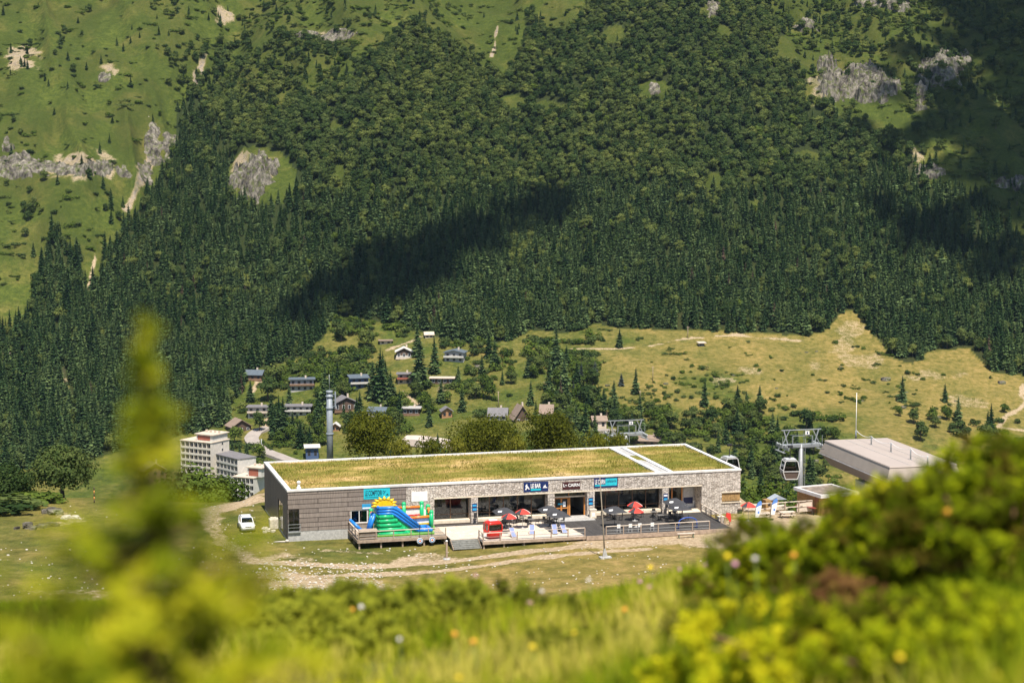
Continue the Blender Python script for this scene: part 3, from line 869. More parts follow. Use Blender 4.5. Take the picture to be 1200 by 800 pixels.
def m_roofgrass():
    t = NT('roof turf'); o = t.coord('Object')
    nb = t.noise(0.16, t.coord('Object', (0.6, 1.4, 1)), 5, 0.65); nf = t.noise(2.6, o, 5, 0.75)
    c = t.ramp(nb, (0.33, (0.120, 0.135, 0.022)), (0.47, (0.21, 0.190, 0.038)), (0.58, (0.40, 0.29, 0.095)), (0.70, (0.60, 0.41, 0.20)))
    c = t.mix(0.8, c, t.ramp(nf, (0.3, 0.55), (0.7, 1.25)), 'MULTIPLY')
    t.bsdf(c, 0.95, 0, nf, 1.0, 0.15, 0.05)
    return t.m
M_STONE = m_stone(); M_GLASS = m_glass()
M_CLAD = m_clad('weathered cladding', False, (0.270, 0.225, 0.195), (0.215, 0.178, 0.155), (0.040, 0.031, 0.028))
M_CLADV = m_clad('weathered upright boards', True, (0.25, 0.20, 0.165), (0.20, 0.16, 0.135), (0.07, 0.055, 0.045))
M_ZINC = paint('pale roof edging', (0.70, 0.675, 0.645), 0.55, 0, 0.16, .7)
M_LINTEL = paint('cream lintel', (0.72, 0.62, 0.48), 0.7)
M_WOODF = paint('orange stained wood', (0.50, 0.20, 0.045), 0.55)
M_BROWN = paint('brown window frame', (0.16, 0.085, 0.045), 0.6)
M_CONC = paint('grey concrete', (0.42, 0.41, 0.39), 0.85, 0, 0.2)
M_DARK = paint('black metal', (0.022, 0.022, 0.025), 0.5)
M_WHITE = paint('white paint', (0.80, 0.79, 0.77), 0.5, 0, 0.05)
M_INT = paint('interior plaster', (0.42, 0.40, 0.38), 0.9)
M_INTD = paint('interior dark wood', (0.10, 0.065, 0.045), 0.7)
M_STEEL = paint('galvanised steel', (0.40, 0.42, 0.43), 0.45, 0.5)
M_TURF = m_roofgrass()

LN, DP, RZ = 57.8, 20.7, 5.2
bay = [(17.95, 22.55, 'win'), (23.42, 32.35, 'win'), (33.22, 37.44, 'door'), (38.42, 47.32, 'win'), (48.2, 52.57, 'recess')]
HB = 3.22
b0 = thing('mountain_restaurant', 'long low restaurant with grass roof, stone front and brown boarded end', 'restaurant', O0, BA)
m = MB()
m.box(14.46, LN, 0, 0.45, HB + 0.14, 4.98)
edges = [14.46] + [x for a in bay for x in a[:2]] + [55.3]
for i in range(0, len(edges), 2):
    m.box(edges[i], edges[i + 1], 0, 0.45, -1.3, HB)
m.box(55.3, LN, 0, 0.45, -1.3, 1.02); m.box(55.3, LN, 0, 0.45, 2.19, HB)
m.box(55.3, LN, 0.35, 0.45, 1.02, 2.19)
m.box(52.6, 55.3, 0, 0.45, HB, HB + 0.14); m.box(55.3, LN, 0, 0.45, HB, HB + 0.14); m.box(14.46, 17.9, 0, 0.45, HB, HB + 0.14)
m.box(LN - 0.45, LN, 0.45, DP, -1.5, 4.98)
m.box(14.46, LN - 0.45, DP - 0.45, DP, -2.5, 4.98)
m.box(48.2 - 0.4, 48.2, 0.45, 2.6, 0, HB); m.box(52.57, 52.57 + 0.4, 0.45, 2.6, 0, HB)
m.build('stone_wall', M_STONE, b0)
m = MB(); m.box(17.9, 52.6, -0.03, 0.42, HB, HB + 0.137); m.build('lintel', M_LINTEL, b0)
m = MB()
m.box(0, 0.07, 0.0, 0.3, 0.15, 4.98); m.box(1.38, 7.62, 0, 0.3, 0.15, 4.98); m.box(0.07, 1.38, 0, 0.3, 2.81, 4.98)
m.box(7.62, 9.70, 0, 0.3, 2.33, 4.98); m.box(7.62, 9.70, 0, 0.3, 0.15, 0.76); m.box(9.70, 14.44, 0, 0.3, 0.15, 4.98)
m.build('boarded_front', M_CLAD, b0)
m = MB(); m.box(-0.02, 0.28, 0.3, 4.3, -0.9, 4.98); m.box(-0.02, 0.28, 8.2, DP, -0.9, 4.98); m.box(-0.02, 0.28, 4.3, 8.2, 2.7, 4.98); m.box(0.28, 14.46, DP - 0.3, DP, -2.5, 4.98)
m.build('boarded_end', M_CLADV, b0)
m = MB(); m.box(0.02, 17.5, 0.03, 0.33, -1.6, 0.147); m.box(0.0, 0.26, 0.33, DP, -1.6, -0.903); m.build('foundation', M_CONC, b0)
# end glazing
e = MB(); 
for y in (4.3, 6.2, 8.12): e.box(0.02, 0.10, y, y + 0.08, -0.9, 2.7)
e = e.build('window', M_DARK, b0); g_ = MB(); g_.box(0.05, 0.07, 4.38, 8.12, -0.9, 2.7); g_.build('pane', M_GLASS, e)
for (x0, x1, z0, z1, mt) in ((0.07, 1.38, 0.15, 2.81, M_DARK), (7.62, 9.70, 0.76, 2.33, M_WHITE)):
    e = MB(); 
    e.box(x0, x0 + .09, 0.05, 0.15, z0, z1); e.box(x1 - .09, x1, 0.05, 0.15, z0, z1); e.box(x0 + .09, x1 - .09, 0.05, 0.15, z1 - .09, z1); e.box(x0 + .09, x1 - .09, 0.05, 0.15, z0, z0 + .09)
    e.box((x0 + x1) / 2 - .04, (x0 + x1) / 2 + .04, 0.06, 0.14, z0 + .09, z1 - .09)
    e = e.build('window', mt, b0)
    q = MB(); q.box(x0 + .09, x1 - .09, 0.09, 0.10, z0 + .09, z1 - .09); q.build('pane', M_GLASS, e)
m = MB(); m.bar((-0.0, -0.08, 1.0), (1.5, -0.08, 1.0), 0.05); m.bar((0, -0.08, 0.6), (1.5, -0.08, 0.6), 0.04); m.bar((1.5, -0.08, 0.1), (1.5, -0.08, 1.0), 0.05); m.bar((0.02, -0.08, 0.1), (0.02, -0.08, 1.0), 0.05)
m.box(0, 1.5, -0.2, -0.002, 0.0, 0.14); m.build('window_guard', M_STEEL, b0)
# inside of the rooms seen through the glass
m = MB(); m.box(0.4, LN - 0.5, 7.0, 7.2, 0.0, HB, 0); m.box(0.4, LN - 0.5, 0.5, 7.0, -0.1, -0.01, 1); m.box(0.4, LN - 0.5, 0.5, 7.0, HB + 0.15, HB + 0.3, 0)
for x in (23.0, 32.8, 37.9, 47.7): m.box(x - .1, x + .1, 2.4, 7.0, 0, HB + 0.15, 0)
for i in range(14):
    x = 18.5 + i * 2.1
    if not 33 < x < 38:
        m.box(x, x + 1.1, 3.4 + (i % 3), 4.2 + (i % 3), 0, 0.8, 1); m.box(x + .2, x + .7, 6.8, 6.99, 1.3, 2.2 + .3 * (i % 2), 2 if i % 2 else 1)
m.build('interior', [M_INT, M_INTD, M_WHITE], b0)
# bays
for k, (x0, x1, kind) in enumerate(bay):
    yb = {'win': 1.25, 'door': 0.9, 'recess': 2.6}[kind]
    if kind != 'recess':
        m = MB(); m.box(x0 - .35, x0, 0.45, yb + .1, -0.05, HB); m.box(x1, x1 + .35, 0.45, yb + .1, -0.05, HB); m.build('reveal', M_STONE, b0)
    m = MB()
    n = max(2, round((x1 - x0) / 1.9))
    fr = M_BROWN if kind == 'win' else M_WOODF
    if kind == 'win':
        for i in range(n + 1):
            x = x0 + (x1 - x0) * i / n
            m.box(max(x0, x - .05), min(x1, x + .05), yb, yb + .1, 0.42, HB - .1)
        m.box(x0, x1, yb - .01, yb + .11, HB - .1, HB - 0.003); m.box(x0 + .05, x1 - .05, yb, yb + .1, 1.0, 1.06)
        f = m.build('window', fr, b0)
        q = MB(); q.box(x0, x1, yb + .04, yb + .06, 0.42, HB - .1); q.build('pane', M_GLASS, f)
        q = MB(); q.bevbox(x0, x1, yb - .75, yb + .1, 0.02, 0.42, .02); q.build('plinth', M_LINTEL, b0)
    elif kind == 'door':
        for x in (x0, (x0 + x1) / 2 + .02, x1 - .16): m.box(x, x + .16, yb, yb + .14, 0.02, 2.45)
        m.box(x0, x1, yb - .01, yb + .15, 2.45, 2.62, 1); m.box(x0, x1, yb + .02, yb + .12, HB - .1, HB - .004); m.box(x0 + 2.05, x0 + 2.15, yb + .02, yb + .12, 2.62, HB - .1)
        f = m.build('door_frame', [fr, M_LINTEL], b0)
        q = MB(); q.box(x0 + .1, x1 - .1, yb + .05, yb + .07, 2.62, HB - .1); q.build('pane', M_GLASS, f)
        d = MB(); a, c = x0 + .18, (x0 + x1) / 2 - .02
        for u0, u1 in ((a, a + .16), ((a + c) / 2 - .1, (a + c) / 2 + .1), (c - .16, c)): d.box(u0, u1, yb + .02, yb + .1, 0.04, 2.43)
        for z0 in (0.04, 1.05, 2.3): d.box(a + .16, (a + c) / 2 - .1, yb + .025, yb + .095, z0, z0 + .14); d.box((a + c) / 2 + .1, c - .16, yb + .025, yb + .095, z0, z0 + .14)
        d = d.build('door', M_WOODF, b0)
        q = MB(); q.box(a + .1, c - .1, yb + .05, yb + .06, 0.1, 2.4); q.build('pane', M_GLASS, d)
        q = MB(); q.box(a + .5, a + 1.15, yb - .0, yb + .015, 1.55, 1.75, 0); q.box(c - .75, c - .4, yb - .0, yb + .015, 1.3, 1.95, 1); q.build('notice', [paint('turquoise card', (0.05, .42, .62)), M_WHITE], d)
        q = MB(); q.box(x0 - .4, x1 + .3, -1.2, 0.9, -0.02, 0.12); q.box(x0 - .8, x1 + .5, -2.0, -1.2, -0.02, 0.06); q.build('doorstep', M_CONC, b0)
    else:
        m.box(x0, x0 + .12, yb, yb + .12, 0, HB); m.box(x0 + 1.25, x0 + 1.4, yb, yb + .12, 0, HB); m.box(x0 + 2.6, x0 + 2.75, yb, yb + .12, 0, HB); m.box(x0 + .12, x1, yb, yb + .12, HB - .16, HB - .004)
        m.box(x0 + 2.75, x1, yb + .02, yb + .1, 0, 0.9, 1); m.box(x0 + 2.75, x1, yb + .02, yb + .1, 0.9, HB - .16, 2)
        f = m.build('door_frame', [fr, M_WHITE, M_INT], b0)
        q = MB(); q.box(x0 + .12, x0 + 1.25, yb + .05, yb + .07, 0.05, HB - .16); q.box(x0 + 1.4, x0 + 2.6, yb + .05, yb + .07, 0.05, HB - .16); q.build('pane', M_GLASS, f)
        q = MB(); q.box(x0 + 2.9, x1 - .25, yb - .05, yb + .015, 0.55, 1.35, 0); q.box(x0 + 2.9, x1 - .25, yb - .05, yb + .015, 1.38, 2.6, 1); q.build('counter_board', [paint('deep navy', (.012, .02, .09)), paint('pale grey', (.5, .5, .52))], f)
        q = MB(); q.box(x0 - .35, x1 + .3, -0.5, yb, -0.02, 0.05); q.build('doorstep', M_LINTEL, b0)
m = MB()
for i in range(10):
    m.box(55.3 + i * .25 + .01, 55.3 + i * .25 + .24, 0.12, 0.18, 1.1, 2.12)
sh = m.build('shutter', paint('larch boards', (0.36, 0.22, 0.085), .7, 0, .3, 4), b0)
m = MB(); m.box(55.2, 57.9, -0.12, 0.34, 0.9, 1.02); m.box(55.2, 57.85, -0.05, 0.3, 2.2, 2.33); m.build('sill', M_LINTEL, b0)
# roof
m = MB(); m.box(0.3, LN - .45, 0.46, DP - .46, 4.72, 4.86); m.build('roof', M_CONC, b0)
m = MB(); pw = 0.55
m.box(-0.08, LN + .08, -0.10, pw - .1, 4.98, RZ); m.box(-0.08, LN + .08, DP - pw + .1, DP + .1, 4.98, RZ)
m.box(-0.08, pw - .08, pw - .1, DP - pw + .1, 4.981, RZ); m.box(LN - pw + .08, LN + .08, pw - .1, DP - pw + .1, 4.981, RZ)
m.build('parapet', M_ZINC, b0)
m = MB()
for x in (46.9, 48.6): m.box(x - .3, x + .3, pw - .1, DP - pw + .1, 4.95, RZ + .02, 0)
m.box(47.2, 48.3, pw - .1, DP - pw + .1, 4.9, 5.08, 1); m.build('roof_joint', [M_ZINC, M_CONC], b0)
xs = np.linspace(0.45, LN - .45, 260); ys_ = np.linspace(0.44, DP - .44, 90)
Xg, Yg = np.meshgrid(xs, ys_); Zg = 5.03 + 0.10 * fbm(Xg / 1.1, Yg / 1.1, 91, 4) + 0.12 * fbm(Xg / 6, Yg / 6, 95, 2)
i_ = np.arange(Xg.size).reshape(Xg.shape)
link('roof_turf', np_mesh('roof_turf', np.stack([Xg, Yg, Zg], -1).reshape(-1, 3), np.stack([i_[:-1, :-1], i_[:-1, 1:], i_[1:, 1:], i_[1:, :-1]], -1).reshape(-1, 4), M_TURF, smooth=True), b0)
# dry grass standing on the roof
g = np.random.default_rng(77); n = 26000
gx = g.uniform(.5, LN - .5, n); gy = g.uniform(.5, DP - .5, n); ok = (np.abs(gx - 47.75) > 0.95) & (fbm(gx / 2, gy / 2, 99, 3) + g.uniform(-.5, .5, n) > -0.1)
gx, gy = gx[ok], gy[ok]; n = len(gx)
Pg = np.stack([gx, gy, np.full(n, 4.98)], 1); Dg = unit(n, g) * .5; Dg[:, 2] = 1; Dg /= np.linalg.norm(Dg, axis=1, keepdims=True)
V, F = leaves(Pg, Dg, g.uniform(.15, .42, n), .07, g)
tn = np.clip(0.5 + 0.9 * fbm(gx / 5, gy / 3.5, 98, 3) + g.uniform(-.3, .3, n), 0, 1)
M_HAY = foliage('dry roof grass', [(0.115, 0.135, 0.018), (0.25, 0.22, 0.045), (0.55, 0.38, 0.15)], 0.25)
rg = link('roof_grass', np_mesh('roof_grass', V, F, M_HAY, np.repeat(tn, 4)), b0); rg['kind'] = 'stuff'
m = MB(); m.lathe([(0.28, 0), (0.28, 0.25), (0.16, 0.3), (0.16, 0.75), (0.27, 0.8), (0.22, 0.95), (0.05, 1.05)], 12, 0, (1.5, 1.0, 5.05)); m.build('roof_vent', M_WHITE, b0)

# ------------------------------------------------------------------ signs on the front
def lettering(text, width, height, mat, parent, x, z, y=-0.012, sx=None, bold=0.0, shear=0.0):
    c = D.curves.new('lettering', 'FONT'); c.body = text; c.extrude = 0.006; c.offset = bold; c.shear = shear
    c.align_x = 'LEFT'
    tmp = D.objects.new('lettering', c); COL.objects.link(tmp)
    dg = bpy.context.evaluated_depsgraph_get(); me = D.meshes.new_from_object(tmp.evaluated_get(dg))
    D.objects.remove(tmp)
    a = np.array([v.co for v in me.vertices]); lo, hi = a.min(0), a.max(0)
    for v in me.vertices:
        v.co = (x + (v.co.x - lo[0]) / (hi[0] - lo[0]) * width, y - v.co.z, z + (v.co.y - lo[1]) / (hi[1] - lo[1]) * height)
    me.materials.clear(); me.materials.append(mat)
    return link('lettering', me, parent)
def sign(name, label, s0, s1, z0, z1, mat, thick=0.08, y=-0.04):
    o = thing(name, label, 'sign', W(s0, -y, z0), BA)
    m = MB(); m.bevbox(0, s1 - s0, 0, thick - .005 if y < -.06 else 0.035, 0, z1 - z0, .012); m.build('board', mat, o)
    return o, s1 - s0, z1 - z0
NAVY = paint('sign navy', (0.006, 0.022, 0.11), .4); TURQ = paint('sign turquoise', (0.02, 0.50, 0.60), .45); MAROON = paint('sign dark brown', (0.055, 0.012, 0.012), .5)
INK = paint('dark ink', (0.005, 0.05, 0.085), .5); SKY = paint('light blue', (0.03, .33, .62), .5)
o, w_, h_ = sign('shop_sign', 'turquoise sign LE COMPTOIR on the brown boarded front', 9.21, 12.45, 3.62, 4.92, TURQ)
lettering('LE COMPTOIR', w_ * .64, h_ * .5, INK, o, .18, h_ * .32, bold=.02); m = MB(); m.box(.18, w_ * .7, -.012, -.002, h_ * .16, h_ * .2); m.build('underline', INK, o)
lettering("ty", w_ * .12, h_ * .38, INK, o, w_ * .72, h_ * .4, shear=.3); m = MB(); m.prism([(w_ * .84, h_ * .3), (w_ * .95, h_ * .3), (w_ * .92, h_ * .45), (w_ * .87, h_ * .42)], 'y', -.012, -.002); m.build('emblem', INK, o)
o, w_, h_ = sign('notice_board', 'blank white board on the stone wall right of the turquoise sign', 15.09, 17.1, 3.05, 4.25, M_WHITE)
m = MB()
for i in range(4): m.box(.25, w_ - .25 - .2 * (i % 2), -.006, -.001, .3 + i * .2, .33 + i * .2)
m.build('faint_text', paint('faded grey', (.62, .61, .6)), o)
o, w_, h_ = sign('shop_sign', 'navy sign LE BAR with white emblems over the wide window', 29.22, 32.4, 3.55, 4.77, NAVY)
lettering('LE BAR', w_ * .40, h_ * .46, M_WHITE, o, w_ * .29, h_ * .38, bold=.03); m = MB(); m.box(w_ * .29, w_ * .69, -.012, -.002, h_ * .13, h_ * .3); m.build('underline', TURQ, o)
m = MB(); m.prism([(.17, .3), (.3, .55), (.22, .75), (.35, .98), (.48, .98), (.45, .82), (.62, .62), (.78, .36), (.66, .30), (.6, .46), (.42, .46), (.34, .26)], 'y', -.012, -.002); m.build('emblem', M_WHITE, o)
m = MB(); m.prism([(w_ * .77, .42), (w_ * .97, .42), (w_ * .93, .55), (w_ * .9, .55), (w_ * .88, .92), (w_ * .855, .66), (w_ * .83, .8), (w_ * .80, .55)], 'y', -.012, -.002); m.build('emblem', M_WHITE, o)
o, w_, h_ = sign('shop_sign', 'dark brown sign Le CAIRN above the restaurant door', 34.21, 36.54, 3.62, 4.58, MAROON)
lettering('Le CAIRN', w_ * .9, h_ * .42, M_WHITE, o, w_ * .05, h_ * .36, bold=.03)
o, w_, h_ = sign('shop_sign', 'navy and turquoise sign LE CAIRN right of the door', 38.31, 41.43, 3.66, 4.89, NAVY)
lettering('LE CAIRN', w_ * .42, h_ * .48, M_WHITE, o, w_ * .04, h_ * .36, bold=.02)
m = MB(); m.box(w_ * .48, w_ * .96, -.012, -.002, h_ * .16, h_ * .9); m.box(w_ * .04, w_ * .48, -.013, -.002, h_ * .16, h_ * .3); m.build('panel', TURQ, o)
lettering('cafeteria', w_ * .40, h_ * .3, NAVY, o, w_ * .52, h_ * .5, y=-.02, shear=.2)
for (s0, s1, z0, z1, lab) in ((22.68, 23.3, 1.5, 2.45, 'small blue poster on the stone pier between the two left windows'), (37.6, 38.2, 1.5, 2.45, 'small blue poster on the stone pier right of the door'), (47.45, 48.05, 1.55, 2.5, 'small blue and white poster on the pier beside the open porch'), (9.0, 10.1, 2.4, 3.05, 'light blue banner on the boards behind the inflatable slide')):
    o, w_, h_ = sign('poster', lab, s0, s1, z0, z1, NAVY if s0 > 20 else SKY)
    m = MB(); m.box(.06, w_ - .06, -.01, -.002, h_ * .62, h_ * .85, 0); m.box(.06, w_ - .06, -.01, -.002, h_ * .1, h_ * .38, 1); m.build('print', [M_WHITE if s0 > 40 else SKY, SKY if s0 > 20 else M_WHITE], o)
o, w_, h_ = sign('cloud_shaped_sign', 'white rounded board on the stone wall behind the inflatable', 15.9, 16.0, 1.0, 1.1, M_WHITE)
m = MB(); m.prism([(.5 + .62 * math.cos(a) * (1 + .08 * math.cos(5 * a)), .55 + .62 * math.sin(a) * (1 + .08 * math.cos(5 * a))) for a in np.linspace(0, 2 * math.pi, 24, endpoint=False)], 'y', -.07, -.006); m.build('face', M_WHITE, o)
for s_, lab in ((23.0, 'dark narrow menu stand below the poster on the left pier'), (47.75, 'dark narrow menu stand below the poster beside the porch')):
    o = thing('menu_stand', lab, 'menu stand', W(s_, .45, 0.0), BA)
    m = MB(); m.bar((-.22, -.15, 0.03), (-.1, 0, 1.35), .06); m.bar((.22, -.15, .03), (.1, 0, 1.35), .06); m.bar((0, .22, .03), (0, .02, 1.2), .05); m.build('legs', M_DARK, o)
    m = MB(); m.bevbox(-.2, .2, -.05, .03, .75, 1.4, .02); m.build('board', M_DARK, o)

# ------------------------------------------------------------------ terrace floors
M_DECKL = m_boards('weathered deck boards', (0.50, 0.40, 0.31), (0.42, 0.33, 0.25), .15, 'x')
M_PALE = m_boards('pale boards', (0.72, 0.62, 0.51), (0.64, 0.54, 0.44), .16, 'x')
M_DARKD = m_boards('dark terrace boards', (0.080, 0.074, 0.070), (0.056, 0.052, 0.050), .16, 'y')
M_TIMB = paint('weathered timber', (0.36, 0.27, 0.20), .85, 0, .25, 2)
def floor_obj(name, label, poly, z, th, mat, skirt=M_TIMB):
    """a raised floor of boards on short posts, in the restaurant's own directions"""
    o = thing(name, label, 'terrace', O0 + Vector((0, 0, z)), BA)
    m = MB(); m.prism([(s, -t) for s, t in poly], 'z', -th, 0); m.build('boards', mat, o)
    return o
def posts_under(o, pts, depth=1.2):
    m = MB()
    for s, t in pts: m.box(s - .09, s + .09, -t - .09, -t + .09, -depth, -.123)
    m.build('footings', M_TIMB, o)
LD = floor_obj('wooden_terrace', 'weathered wooden terrace carrying the inflatable slide', [(7.3, 0.02), (18.0, .02), (18.0, 6.45), (7.3, 6.45)], 0, .12, M_DECKL)
m = MB(); m.box(7.3, 18, -6.52, -6.455, -.34, -.01); m.box(7.23, 7.295, -6.45, -.02, -.34, -.01); m.build('edge_beam', M_TIMB, LD)
posts_under(LD, [(7.5, 6.2), (10.1, 6.2), (12.7, 6.2), (15.3, 6.2), (17.8, 6.2), (7.5, 3), (7.5, .4), (18.4, 6.6)])
MD = floor_obj('pale_terrace', 'pale boarded terrace with the red gondola cabin on it', [(18.02, 1.15), (31.05, 1.15), (32.2, 4.0), (33.6, 6.0), (33.95, 10.9), (21.3, 10.9), (21.3, 8.7), (18.02, 8.7)], 0.006, .12, M_PALE)
m = MB(); m.box(21.3, 33.95, -10.97, -10.905, -.36, -.01); m.build('edge_beam', M_TIMB, MD)
posts_under(MD, [(21.5 + i * 2.45, 10.7) for i in range(6)])
DD = floor_obj('dark_terrace', 'dark boarded terrace in front of the right windows', [(17.5, 0.02), (52.6, .02), (52.3, 10.9), (33.97, 10.9), (33.62, 6.0), (32.22, 4.0), (31.07, 1.13), (17.5, 1.13)], 0.002, .12, M_DARKD)
m = MB(); m.box(34.0, 52.3, -11.05, -10.905, -.5, .0); m.bar((52.4, -.3, -.1), (52.4, -10.95, -.1), .14, .3); m.build('edge_beam', M_TIMB, DD)
st = thing('terrace_steps', 'grey timber steps up to the pale terrace', 'steps', W(17.95, 8.72, 0), BA)
m = MB()
for i in range(5):
    m.box(0, 3.3, -.34 * (i + 1) + .003, -.34 * i - .003, -.16 * (i + 1) - .06, -.16 * (i + 1)); m.box(.1, 3.2, -.34 * i - .06, -.34 * i - .01, -.16 * (i + 1) - .0, -.16 * i - .07)
m.build('treads', paint('grey step boards', (.22, .22, .2), .8, 0, .25), st)
m = MB(); m.bar((-.04, 0, -.1), (-.04, -1.75, -.95), .07, .3); m.bar((3.34, 0, -.1), (3.34, -1.75, -.95), .07, .3); m.build('stringers', M_TIMB, st)

def railing(label, pts, h=1.0, nposts=6, mat=M_TIMB, ends=False, lower=True):
    p0 = W(*pts[0]); o = thing('terrace_railing', label, 'railing', p0, BA)
    L = [((s - pts[0][0]), -(t - pts[0][1])) for s, t in pts]
    for a, b in zip(L[:-1], L[1:]):
        d = math.hypot(b[0] - a[0], b[1] - a[1]); n = max(1, round(d / 2.2))
        for i in range(n + 1):
            f = i / n; q = (a[0] + (b[0] - a[0]) * f, a[1] + (b[1] - a[1]) * f)
            if i == 0 and a is not L[0]: continue
            wd = .11
            m = MB(); m.box(q[0] - wd / 2, q[0] + wd / 2, q[1] - wd / 2, q[1] + wd / 2, -.25, h - .04); m.build('post', mat, o)
        m = MB(); m.bar((a[0], a[1], h), (b[0], b[1], h), .16, .07); m.build('handrail', M_PALE, o)
        if lower:
            m = MB(); m.bar((a[0], a[1], .5), (b[0], b[1], .5), .04, .05); m.bar((a[0], a[1], .15), (b[0], b[1], .15), .04, .05); m.build('wire_rails', M_STEEL, o)
    return o
railing('timber railing round the left wooden terrace with the slide', [(7.38, .1), (7.38, 6.38), (17.9, 6.38)])
railing('timber railing in front of the red gondola cabin', [(21.38, 8.8), (21.38, 10.82), (33.85, 10.82)])
railing('pale timber railing along the front of the dark terrace', [(36.5, 10.8), (49.6, 10.8)])
railing('timber railing running back from the right corner of the dark terrace', [(52.45, .2), (52.2, 7.9)])
o = thing('planter_box', 'slatted timber planter at the front corner of the left terrace', 'planter', W(7.45, 6.3, 0), BA)
m = MB()
for i in range(4): m.box(.1, 2.2, 0.0, .05, .08 + i * .26, .28 + i * .26)
m.box(.1, 2.2, .9, .95, .08, 1.06); m.box(.08, .13, .05, .9, .08, 1.06); m.box(2.17, 2.22, .05, .9, .08, 1.06); m.build('sides', M_TIMB, o)
m = MB(); m.box(.05, 2.25, -.05, 1.0, 1.064, 1.12); m.build('top_board', M_DECKL, o)

# ------------------------------------------------------------------ inflatable slide
BLUE = paint('blue vinyl', (0.014, 0.19, 0.62), .35); GREEN = paint('green vinyl', (0.012, 0.44, 0.16), .35); LIME = paint('lime vinyl', (0.16, .48, .06), .35)
YEL = paint('yellow vinyl', (0.85, 0.52, 0.01), .35); ORG = paint('orange vinyl', (0.85, 0.20, 0.02), .35); REDV = paint('red vinyl', (.65, .03, .02), .35)
sl_ = thing('inflatable_slide', 'blue and green inflatable slide with a yellow sun crest on the left terrace', 'inflatable slide', W(9.9, 5.3, 0), BA)
def puff(m, pts, r, mat=0, n=10):
    m.tube(pts, r, n, mat)
    for p in (pts[0], pts[-1]): m.ball(p, r if not hasattr(r, '__len__') else r[0], mat, 2)
m = MB()
for i in range(5):
    z = .3 + i * .52; xr = 3.6 - i * .46
    for y in (0.28, 2.5): puff(m, [(.28, y, z), (xr, y, z)], .29)
    puff(m, [(.28, .28, z), (.28, 2.5, z)], .29)
m.build('side_walls', GREEN, sl_)
m = MB(); m.box(.2, 1.6, .3, 2.5, .1, 2.7)
m.prism([(1.6, .1), (1.6, 2.7), (4.9, .35), (4.9, .1)], 'y', .3, 2.5); m.build('core', GREEN, sl_)
m = MB()
for j in range(3):
    for y in ((.28, 2.5) if j else (.28, 2.5)):
        zz = 2.75 + j * .33 - .0
        puff(m, [(.25, y, zz), (1.75 + j * .08, y, zz), (2.2 + j * .15, y, zz - .25), (5.0 + j * .1, y, .38 + j * .28)], .2)
    puff(m, [(.25, .28, 2.75 + j * .33), (.25, 2.5, 2.75 + j * .33)], .2)
m.build('slide_rails', BLUE, sl_)
m = MB(); m.prism([(1.7, 2.75), (1.7, 2.95), (5.2, .62), (6.4, .5), (6.4, .3), (5.0, .38)], 'y', .5, 2.3); puff(m, [(5.1, .25, .52), (6.5, .25, .52)], .22); puff(m, [(5.1, 2.5, .52), (6.5, 2.5, .52)], .22); puff(m, [(6.5, .25, .5), (6.5, 2.5, .5)], .24); m.build('slide_lane', BLUE, sl_)
m = MB(); puff(m, [(.1, .1, .17), (6.6, .1, .17)], .17); puff(m, [(6.75, .1, .17), (6.75, 3.8, .17)], .17); puff(m, [(.1, 3.8, .17), (6.7, 3.8, .17)], .17); puff(m, [(6.4, 2.9, .5), (7.3, 2.9, .2)], [.3, .2]); m.build('base_tube', LIME, sl_)
m = MB(); puff(m, [(-.25, 1.0, 2.5), (-.9, 1.0, .3)], .22); puff(m, [(-.25, 2.0, 2.5), (-.9, 2.0, .3)], .22); puff(m, [(-1.0, 1.0, .3), (-1.0, 2.2, .3)], .26); m.build('climbing_side', BLUE, sl_)
m = MB(); puff(m, [(-1.5, .6, .45), (-3.0, 1.4, 1.95)], .19); m.build('side_arm', BLUE, sl_)
# the sun: a half disc of bulging rays
m = MB(); cx_, cz_ = 1.05, 3.62
m.lathe([(0.02, 0), (1.05, .0), (1.05, .3), (.02, .3)], 24); 
vs = m.v; m = MB()
n = 24; prof = [(math.cos(a) * 1.0, math.sin(a) * .58) for a in np.linspace(-.25, math.pi + .25, n)]
m.prism([(cx_ + x, cz_ + z) for x, z in prof], 'y', 1.05, 1.45)
for k in range(9):
    a = -.12 + (math.pi + .24) * k / 8
    b_ = Vector((cx_ + math.cos(a) * 1.0, 1.25, cz_ + math.sin(a) * .62)); e_ = Vector((cx_ + math.cos(a) * 1.58, 1.25, cz_ + math.sin(a) * 1.08))
    m.tube([b_, b_.lerp(e_, .5), e_], [.24, .16, .03], 8)
m.build('sun_crest', YEL, sl_)
for x, y, h in ((-.15, 3.4, 2.6), (3.9, 3.6, 3.15), (6.1, 3.6, 3.15), (7.0, 2.3, 2.25), (6.9, 3.7, 2.7)):
    bo = MB(); bo.tube([(x, y, .2), (x, y, h)], .26, 12); bo.ball((x, y, h), .29); bo.build('corner_post', GREEN, sl_)
m = MB(); puff(m, [(3.2, 3.6, 2.72), (6.2, 3.6, 2.72)], .16); puff(m, [(4.2, 2.4, 1.62), (6.9, 2.4, 1.72)], .17); puff(m, [(-.15, 3.1, 2.35), (-.15, 2.95, 2.0)], [.2, .05]); puff(m, [(6.9, 3.4, 2.45), (6.95, 3.2, 2.05)], [.2, .05]); m.build('orange_bars', ORG, sl_)
m = MB(); puff(m, [(4.3, 3.55, 1.72), (6.2, 3.55, 1.78)], .1, 0); puff(m, [(4.9, 2.6, .85), (6.8, 2.6, .8)], .12, 1); m.build('lower_bars', [REDV, YEL], sl_)
m = MB(); m.box(4.0, 6.1, 3.62, 3.68, 1.8, 2.6); m.box(5.0, 6.8, 2.5, 2.56, .95, 1.55); m.build('net_panel', paint('white mesh', (.75, .72, .68), .8), sl_)

